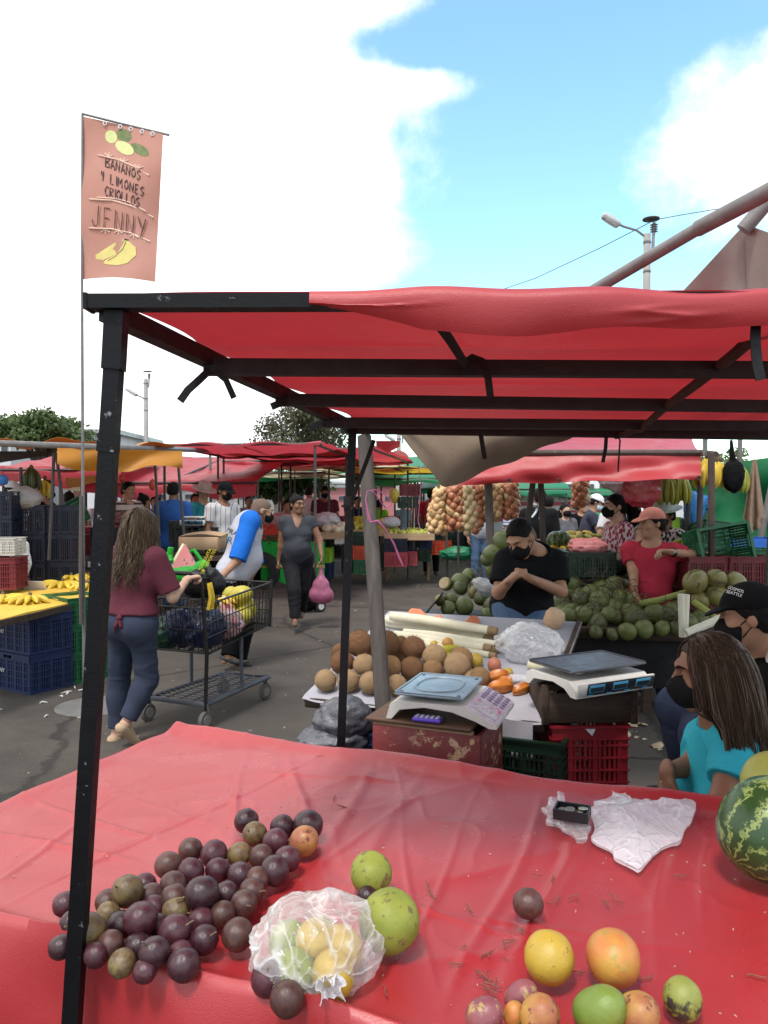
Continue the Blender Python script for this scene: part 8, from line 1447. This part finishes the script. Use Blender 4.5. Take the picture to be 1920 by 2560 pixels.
HATP = cloth('hat_pink', (.36, .26, .23)); 
def hat(m_, rb=.19, hc=.10):
    def f(root, J, p, O):
        H, fw, u, l = head_frame(J); M = Matrix([list(l), list(fw), list(u)]).transposed(); mb = MB(); mb.lathe([(rb, 0), (rb * .98, .012), (.105, .012), (.10, hc), (.085, hc + .02), (.0, hc + .022)], 24, V(p(0, -.01, .05) - O), M); mb.build('hat', m_, root)
    return f
TEAL = cloth('teal', (.012, .13, .15)); BLUET = cloth('mid_blue', (.03, .10, .33), (.022, .08, .26)); RASP = cloth('raspberry', (.30, .015, .045)); LIMES = cloth('lime_shirt', (.22, .55, .02)); GREENS = cloth('green_shirt', (.012, .22, .09))
bgp('man in cream and brown banded polo behind the sweet potatoes', 318, 1203, 10.6, 62, 'tan', STRB, arms='work', nod=8); bgp('person in navy blue behind the man in banded polo', 357, 1236, 11.4, 150, 'tan', NAVY, arms='work', hair='bun'); bgp('broad man in blue tee shirt with his back turned, left of the thin steel post', 432, 1188, 10.8, 176, 'brown', BLUET, DENIM, g=1.15)
bgp('man in teal shirt and pale pink hat behind the distant scale', 508, 1212, 11.6, 50, 'tan', TEAL, arms='work', nod=20, extra=hat(HATP)); bgp('vendor in white pinstripe shirt, black cap and black mask behind the cardboard box', 560, 1205, 9.9, 52, 'brown', STRW, BLACK, 'work', nod=24, lean=8, mask=M_MASK, cap=cloth('cap_black', (.005, .005, .006), spec=.1), res=.011, g=1.08)
bgp('man in maroon shirt sorting onions behind the white melons', 812, 1205, 15.2, 4, 'brown', MAROON, arms='work', nod=28, mask=M_MASK, g=1.1); bgp('man in white tee shirt with his back turned, left of the maroon vendor', 772, 1210, 16.2, 165, 'tan', WHITE); bgp('person in dark shirt lifting a green crate, left of the flag pole', 112, 1190, 9.7, 88, 'tan', BLACK, arms='reach', nod=22, mask=M_MASK, lean=8, res=.011); bgp('person in white shirt and white cap at the far left', 28, 1180, 10.4, 80, 'tan', WHITE, arms='work', cap=WHITE, nod=10); bgp('person in white top half behind the far left post', 70, 1185, 11.2, 60, 'tan', WHITE, nod=15)
bgp('person in lilac striped shirt left of the flag pole', 172, 1230, 12.2, 200, 'tan', cloth('lilac_stripe', (.36, .30, .38), pattern=stripes(2, .06, .3, (.12, .08, .16))), arms='work'); bgp('person in lime green shirt behind the wooden pole', 948, 1250, 17.5, 150, 'tan', LIMES, BLACK); bgp('vendor in raspberry red shirt with back turned, beside the hanging crates', 1078, 1222, 15.6, 172, 'brown', RASP, BLACK, g=1.12); bgp('player in black jersey with number two on the back', 1347, 1222, 9.9, 172, 'tan', cloth('jersey_black', (.005, .005, .006)), BLACK, turn=30, res=.010, sleeve=.9)
bgp('person in blue jeans standing behind the onion strings', 1200, 1222, 13.8, 10, 'tan', cloth('pale_shirt', (.4, .4, .45)), DENIM); bgp('person in white and blue striped shirt right of the onions', 1278, 1245, 12.2, 60, 'tan', cloth('white_stripe', (.5, .5, .55), pattern=stripes(2, .05, .4, (.1, .12, .25))), arms='work', nod=20); bgp('woman in grey holding a child in pink', 1412, 1262, 12.4, 20, 'light', cloth('grey_knit', (.10, .10, .11)), arms='work', hair='bun', mask=M_MASK, fem=True); bgp('small child in white and pink carried by the woman in grey', 1392, 1245, 12.0, 150, 'light', cloth('pink_child', (.50, .24, .32)), cloth('pink_child', (.5, .24, .32)), hgt=.95) if False else None
bgp('person in black printed tee shirt behind the banana heap', 1452, 1250, 12.8, 15, 'tan', BLACK, turn=40); bgp('man in navy polo and white cap bending over the bananas', 1490, 1238, 11.2, 78, 'tan', cloth('navy_polo', (.035, .04, .06)), DENIM_D, 'reach', nod=28, lean=14, cap=WHITE, mask=M_MASKB); bgp('person in green shirt far behind the ponytail woman', 1516, 1250, 13.5, 170, 'tan', GREENS, BLACK); bgp('tall man in white shirt and pale blue mask behind the ponytail woman', 1556, 1222, 8.4, -30, 'tan', WHITE, DENIM_D, 'reach', nod=26, mask=M_MASKB, res=.011); bgp('person in zigzag blouse and pale wide hat behind the red polo', 1664, 1262, 7.3, -60, 'brown', ZIG, BLACK, 'work', nod=14, mask=M_MASK, res=.010, extra=hat(cloth('hat_grey', (.36, .40, .37)), .17, .09), fem=True)
for (lab, px, py, Y, yw, tp) in (('person in pale shirt far away beside the red stall post', 487, 1235, 15, 30, WHITE), ('person in green and white check far behind the blue sleeved man', 622, 1240, 15.5, 20, cloth('check_green', (.2, .32, .28))), ('person in grey far behind the blue sleeved man', 700, 1235, 18, 120, GREY_T), ('person in white far behind the woman in grey', 716, 1252, 15.0, 30, WHITE), ('person in dark blue far behind the wooden pole', 893, 1243, 18, 20, NAVY), ('person in grey blue far right of the lime shirt', 1008, 1252, 18.5, 200, cloth('greyblue', (.22, .25, .33))), ('person in maroon far behind the navy person', 388, 1240, 13.5, 20, MAROON), ('person in white far behind the green net', 250, 1238, 14, 40, WHITE), ('person in black beside the jersey player', 1372, 1240, 12.5, 160, BLACK), ('person in pale top far behind the hat', 1590, 1238, 14, 30, WHITE)): bgp(lab, px, py, Y, yw, 'tan', tp, res=.018)
jp = [o for o in bpy.data.objects if o.name.startswith('person') and 'number two' in o.get('label', '')][0]; bpy.context.view_layer.update(); decal(child(jp, 'shirt'), '2', .30, 1336, 1280, 9.7, mat('print_pale_blue', (.45, .52, .56), rough=.7), 0, 'number')
# ---------------------------------------------------------------- pink bag and trolley of the woman in grey
t = thing('shopping_bag', 'translucent pink plastic bag hanging from the hand of the woman in grey', 'plastic bag', tuple(at(803, 1420, 9.3)))
S = SDF((-.2, -.16, -.44), (.2, .16, .04), .009); S.cap((0, 0, -.30), (0, 0, -.22), .125, .10, .06, flat=((0, 1, 0), .7)); S.cap((-.055, 0, -.33), (.06, 0, -.34), .085, None, .05); S.cap((0, 0, -.22), (0, 0, -.02), .07, .018, .05); S.warp(lambda P: .010 * fbm(P * A((26, 26, 9)), 3, 2)); link('bag_body', S.mesh('bag_body', mat('plastic_pink', (.50, .17, .29), (.36, .10, .18), 7, .35, .4, 30, transl=.35)), None, t); m = MB(); m.tube([(-.02, 0, -.05), (-.012, 0, .02), (.012, 0, .02), (.02, 0, -.05)], .008, 6); m.build('handle', mat('plastic_pink', (.5, .17, .29)), t)
tr0 = on(770, 1530, 0); t = thing('shopping_trolley', 'black two wheeled shopping trolley behind the woman in grey', 'trolley', tuple(tr0), .2)
S = SDF((-.35, -.25, .0), (.3, .3, .75), .012); S.cap((0, 0, .18), (-.06, .0, .58), .17, .15, .05, flat=((0, 1, 0), .8)); S.warp(lambda P: .010 * fbm(P * 9, 3, 6)); link('fabric_bag', S.mesh('fabric_bag', BLACK), None, t); m = MB(); m.tube([(-.12, -.08, .3), (-.42, -.2, .80), (-.46, -.2, .80)], .012, 6); m.build('handle', DARKPIPE, t)
for s in (-1, 1): m = MB(); m.lathe([(.0, -.02), (.075, -.02), (.08, 0), (.075, .02), (.0, .02)], 18, (.14 * s + .03, -.05, .08), Matrix.Rotation(R(90), 3, 'X') @ Matrix.Rotation(R(25), 3, 'Y')); w = m.build('wheel', mat('rubber', (.015, .015, .016)), t); m = MB(); m.lathe([(.0, -.025), (.045, -.025), (.045, .025), (.0, .025)], 14, (.14 * s + .03, -.05, .08), Matrix.Rotation(R(90), 3, 'X') @ Matrix.Rotation(R(25), 3, 'Y')); m.build('hub', mat('hub_white', (.5, .5, .5)), w)
# ---------------------------------------------------------------- shopping cart
ca = math.atan2(.91, .40); cart0 = on(518, 1822, 0); hx, wx_ = V((.40, .915, 0)).normalized(), V((-.915, .40, 0)).normalized()
ct2 = thing('shopping_cart', 'tall black wire shopping cart with grey lower deck, full of groceries', 'shopping cart', tuple(cart0)); CWd = .50
cp3 = lambda a, b, z: hx * a + wx_ * b + V((0, 0, z))           # a forward, b to the left
CBLK = mat('cart_black', (.006, .006, .006), (.016, .013, .012), 20, .45, .1, 100, .4); CGREY = mat('cart_grey_blue', (.045, .055, .075), (.07, .07, .08), 9, .55, .2, 80, .4, wear=(.14, .12, .10), wscale=20, wamt=.36)
zb0, zb1, zr0, zr1, L0, L1 = .52, .60, .86, .93, .02, .86
for b in (0, CWd): m = MB(); m.tube([cp3(-.02, b, .13), cp3(.0, b, zb0), cp3(-.05, b, 1.0), cp3(-.07, b + (.02 if b == 0 else -.02), 1.075), cp3(-.07, b + (.07 if b == 0 else -.07), 1.085)], .014, 8); m.build('upright', CBLK, ct2)
m = MB(); m.tube([cp3(-.07, .07, 1.085), cp3(-.07, CWd - .07, 1.085)], .016, 8); m.build('handle', CBLK, ct2)
def wires(name, P00, P10, P01, P11, n, rows, r=.0032, parent=ct2, m_=CBLK):
    m = MB(); 
    for i in range(n + 1): u = i / n; m.tube([P00.lerp(P10, u), P01.lerp(P11, u)], r, 4, False)
    for v in rows: m.tube([P00.lerp(P01, v), P10.lerp(P11, v)], r * 1.6, 5)
    for a, b in ((P00, P10), (P01, P11)): m.tube([a, b], r * 2.4, 6)
    o = m.build(name, m_, parent); o['kind'] = 'stuff'; return o
wi = .03
for b in (.0, CWd): s = wi if b == 0 else -wi; wires('side_wires', cp3(L0, b, zb0), cp3(L1, b + s, zb1), cp3(-.03, b, zr0), cp3(L1 + .03, b + s, zr1), 21, (.33, .62))
wires('front_wires', cp3(L1, wi, zb1), cp3(L1, CWd - wi, zb1), cp3(L1 + .03, wi, zr1), cp3(L1 + .03, CWd - wi, zr1), 12, (.33, .62)); wires('rear_wires', cp3(L0, .0, zb0), cp3(L0, CWd, zb0), cp3(-.03, .0, zr0 - .02), cp3(-.03, CWd, zr0 - .02), 12, (.5,)); wires('basket_floor', cp3(L0, .0, zb0), cp3(L1, wi, zb1), cp3(L0, CWd, zb0), cp3(L1, CWd - wi, zb1), 24, (.2, .4, .6, .8))
wires('seat_wires', cp3(-.03, .02, .90), cp3(.20, .03, .90), cp3(-.06, .02, 1.06), cp3(.20, .03, 1.02), 8, (.5,)); wires('seat_wires', cp3(.20, .02, .90), cp3(.20, CWd - .02, .90), cp3(.20, .02, 1.03), cp3(.20, CWd - .02, 1.03), 12, (.5,)); wires('seat_floor', cp3(-.03, .02, .90), cp3(.20, .02, .90), cp3(-.03, CWd - .02, .90), cp3(.20, CWd - .02, .90), 8, (.3, .6))
m = MB(); m.tube([cp3(L1, wi, zb1 - .02), cp3(L1 + .03, wi, zr1 + .02)], .014, 6); m.build('corner_post', CBLK, ct2)
m = MB(); m.tube([cp3(-.02, 0, .17), cp3(.86, .04, .17), cp3(.86, CWd - .04, .17), cp3(-.02, CWd, .17), cp3(-.02, 0, .17)], .017, 8); m.build('deck_frame', CGREY, ct2); wires('deck_wires', cp3(.0, .02, .18), cp3(.84, .05, .18), cp3(.0, CWd - .02, .18), cp3(.84, CWd - .05, .18), 16, (.25, .5, .75), .004, ct2, CGREY)
for a, b in ((.45, .02), (.45, CWd - .02)): m = MB(); m.tube([cp3(a, b, .17), cp3(a, b, .56)], .014, 8); m.build('strut', CGREY, ct2)
for a, b in ((-.02, .0), (-.02, CWd), (.82, .05), (.82, CWd - .05)):
    c = cp3(a, b, .065); m = MB(); m.lathe([(.035, -.016), (.06, -.016), (.066, 0), (.06, .016), (.035, .016)], 20, c, Matrix.Rotation(R(62), 3, 'Z') @ Matrix.Rotation(R(90), 3, 'X')); w = m.build('wheel', mat('wheel_grey_rubber', (.07, .065, .06), (.12, .11, .10), 20, .8), ct2); m = MB(); m.lathe([(.0, -.02), (.036, -.02), (.036, .02), (.0, .02)], 14, c, Matrix.Rotation(R(62), 3, 'Z') @ Matrix.Rotation(R(90), 3, 'X')); m.build('hub', mat('hub_grey', (.22, .20, .18)), w); m = MB(); m.bar(c + V((0, 0, 0)) + hx * .02, c + V((0, 0, .11)), .035, .012); m.build('fork', STEEL, w)
cw = lambda a, b, z: cart0 + cp3(a, b, z)
BLUEBAG = plastic('navy_film', (.008, .02, .075), .97, .2); 
bag('blue_bag', 'dark blue plastic bag of shopping, nearest the handle in the cart', cw(.20, .17, .66), (.15, .16, .14), BLUEBAG, 91, .24); bag('blue_bag', 'second dark blue plastic bag, right side of the cart', cw(.16, .33, .66), (.14, .15, .14), BLUEBAG, 92, .24); bag('green_bag', 'dark green plastic bag low in the cart beside the woman', cw(.08, .42, .63), (.11, .10, .11), plastic('dark_green', (.01, .07, .035), .97, .3), 93, .22)
bag('clear_bag', 'clear bag of red and white produce in the middle of the cart', cw(.42, .14, .66), (.13, .12, .11), mat('plastic_mixed_red', (.40, .38, .38), (.30, .05, .07), 24, .25, .5, 50, .6), 94, .22)
PAP = fruitmat('papaya', (.36, .36, .04), (.48, .36, .035), (.22, .26, .04), rand=.15)
for i, (a, b, z, r) in enumerate(((.72, .16, .74, .085), (.80, .22, .70, .09), (.62, .12, .69, .08), (.74, .30, .70, .08), (.68, .18, .84, .085), (.62, .26, .72, .08), (.78, .34, .82, .08))): o = MB().ball((0, 0, 0), (r * .9, r * .9, r * 1.2), 18, 12, fn=lumpy(i, .05)).build('papaya', PAP, None, cw(a, b, z), (i * .7, i * 1.1, 0)); tag(o, 'yellow green papaya in the front of the shopping cart', 'papaya', 'papayas in the cart')
bunch('bananas lying on top of the groceries in the cart', cw(.50, .30, .84), 9, 'y', .6, False, 'bananas', 1.0, 95, None, 'banana_bunch', True); m = MB(); m.ball((0, 0, 0), (.06, .06, .10), 18, 14, fn=lambda n: 1 + .05 * math.sin(9 * math.atan2(n.y, n.x) + n.z * 9) * math.sin(n.z * 14)); pn_ = m.build('pineapple', mat('pineapple', (.42, .26, .06), (.24, .15, .05), 30, .8, .6, 60), None, cw(.40, .27, .84), (1.3, .3, .4)); tag(pn_, 'brownish pineapple lying in the cart', 'pineapple')
WMF = mat('watermelon_flesh', (.62, .20, .20), (.56, .26, .24), 9, .35, .15, 80); WMR = mat('watermelon_white_rind', (.62, .58, .42), (.5, .5, .3), 12, .5)
def slice_(label, loc, s, rot):
    t = thing('watermelon_slice', label, 'watermelon', loc, rot); n = 10; A0 = [(0, s * 1.25)] + [(s * .95 * math.sin(a), s * .95 * (1 - math.cos(a)) * .9 - .0) for a in []]; poly = [(-s * .62, 0), (s * .75, 0), (0, s * 1.35)]; pts = [(-s * .62, 0), (s * .80, 0)]; pts += [(s * .05 + .0, s * 1.4)]; left_ = [(s * .05 - s * .30 * math.sin(PI * .5 * q) - s * .40 * q, s * 1.4 * (1 - q) ** 1.15) for q in (.2, .4, .6, .8)]; pts += left_
    m = MB(); M = Matrix(((1, 0, 0), (0, 0, -1), (0, 1, 0))); m.prism(pts, -.03, .03, M); m.build('flesh', WMF, t, smooth=False); m = MB(); rim = [(pts[2][0], pts[2][1])] + left_ + [(-s * .62, 0)]; P = [V((x, 0, z)) for x, z in rim]; m.tube([p + V((-.006, 0, 0)) for p in P], .020, 6); o = m.build('rind', WMR, t); m = MB()
    for i in range(5): m = MB(); m.ball((s * (-.1 + .13 * i), -.031, s * (.25 + .18 * ((i * 2) % 3))), (.004, .002, .006), 6, 4); m.build('seed', INK_K, t)
slice_('pink watermelon slice sticking out of the bright green bag', cw(.10, .27, 1.07), .145, (R(-8), 0, .1)); slice_('pink watermelon slice among the groceries in the cart', cw(.47, .17, .70), .115, (R(-15), 0, .3))
GB2 = mat('bag_green_fabric', (.02, .40, .03), (.015, .30, .025), 6, .5, .4, 26, .3, transl=.2)
gb_ = thing('shopping_bag', 'bright green fabric bag on the child seat of the cart', 'bag', cw(.10, .28, .96)); S = SDF((-.25, -.2, -.02), (.25, .22, .25), .009); S.cap((-.09, .02, .08), (.09, .03, .08), .085, None, .03); S.cap((-.12, .03, .14), (.13, .03, .15), .05, None, .03); S.ell((.0, .03, .22), (.13, .06, .06), None, .02, op='s'); S.warp(lambda P: .007 * fbm(P * 18, 3, 7)); link('bag_body', S.mesh('bag_body', GB2), None, gb_)
m = MB(); m.tube([(.0, .06, .16), (.03, .05, .25), (.07, .04, .27), (.11, .03, .22), (.15, .02, .16)], [.012, .015, .014, .013, .012], 6); m.build('handle', GB2, gb_); m = MB(); m.ball((-.10, 0, .20), (.035, .03, .045), 14, 10, fn=lambda n: crumple(n, 5, .6)); m.tube([(-.10, 0, .2), (-.085, 0, .29)], [.02, .022], 6); m.build('knot', GB2, gb_)
kb_ = thing('black_bag', 'black bag with yellow lettering on the cart handle', 'bag', cw(.10, .08, .90)); S = SDF((-.28, -.25, -.05), (.28, .25, .32), .009); S.cap((-.07, .0, .08), (.06, .02, .09), .085, .08, .04, flat=((0, 1, 0), .8)); S.cap((-.05, .0, .15), (.05, .0, .17), .045, None, .05); S.cap((-.02, 0, .16), (.03, 0, .23), .03, .012, .03); S.warp(lambda P: .020 * fbm(P * 12, 3, 8)); kbm = link('bag_body', S.mesh('bag_body', mat('bag_black_nylon', (.005, .005, .006), (.009, .009, .010), 14, .5, .5, 30, .3)), None, kb_)
bpy.context.view_layer.update(); decal(kbm, 'BODEGUITA\nTRANSPORTES', .030, 517, 1402, 5.3, INK_Y, R(62)); m = MB(); m.tube([cp3(-.02, -.03, 1.02), cp3(-.02, -.05, .92), cp3(-.02, -.03, .84), cp3(.02, -.03, .84), cp3(.02, -.04, .92), cp3(.02, -.02, 1.02)], [.010, .014, .014, .014, .014, .010], 7); tag(m.build('yellow_strap', mat('strap_yellow', (.62, .42, .03), None, 20, .7), None, cart0), 'yellow loop strap hanging on the side of the cart', 'strap')
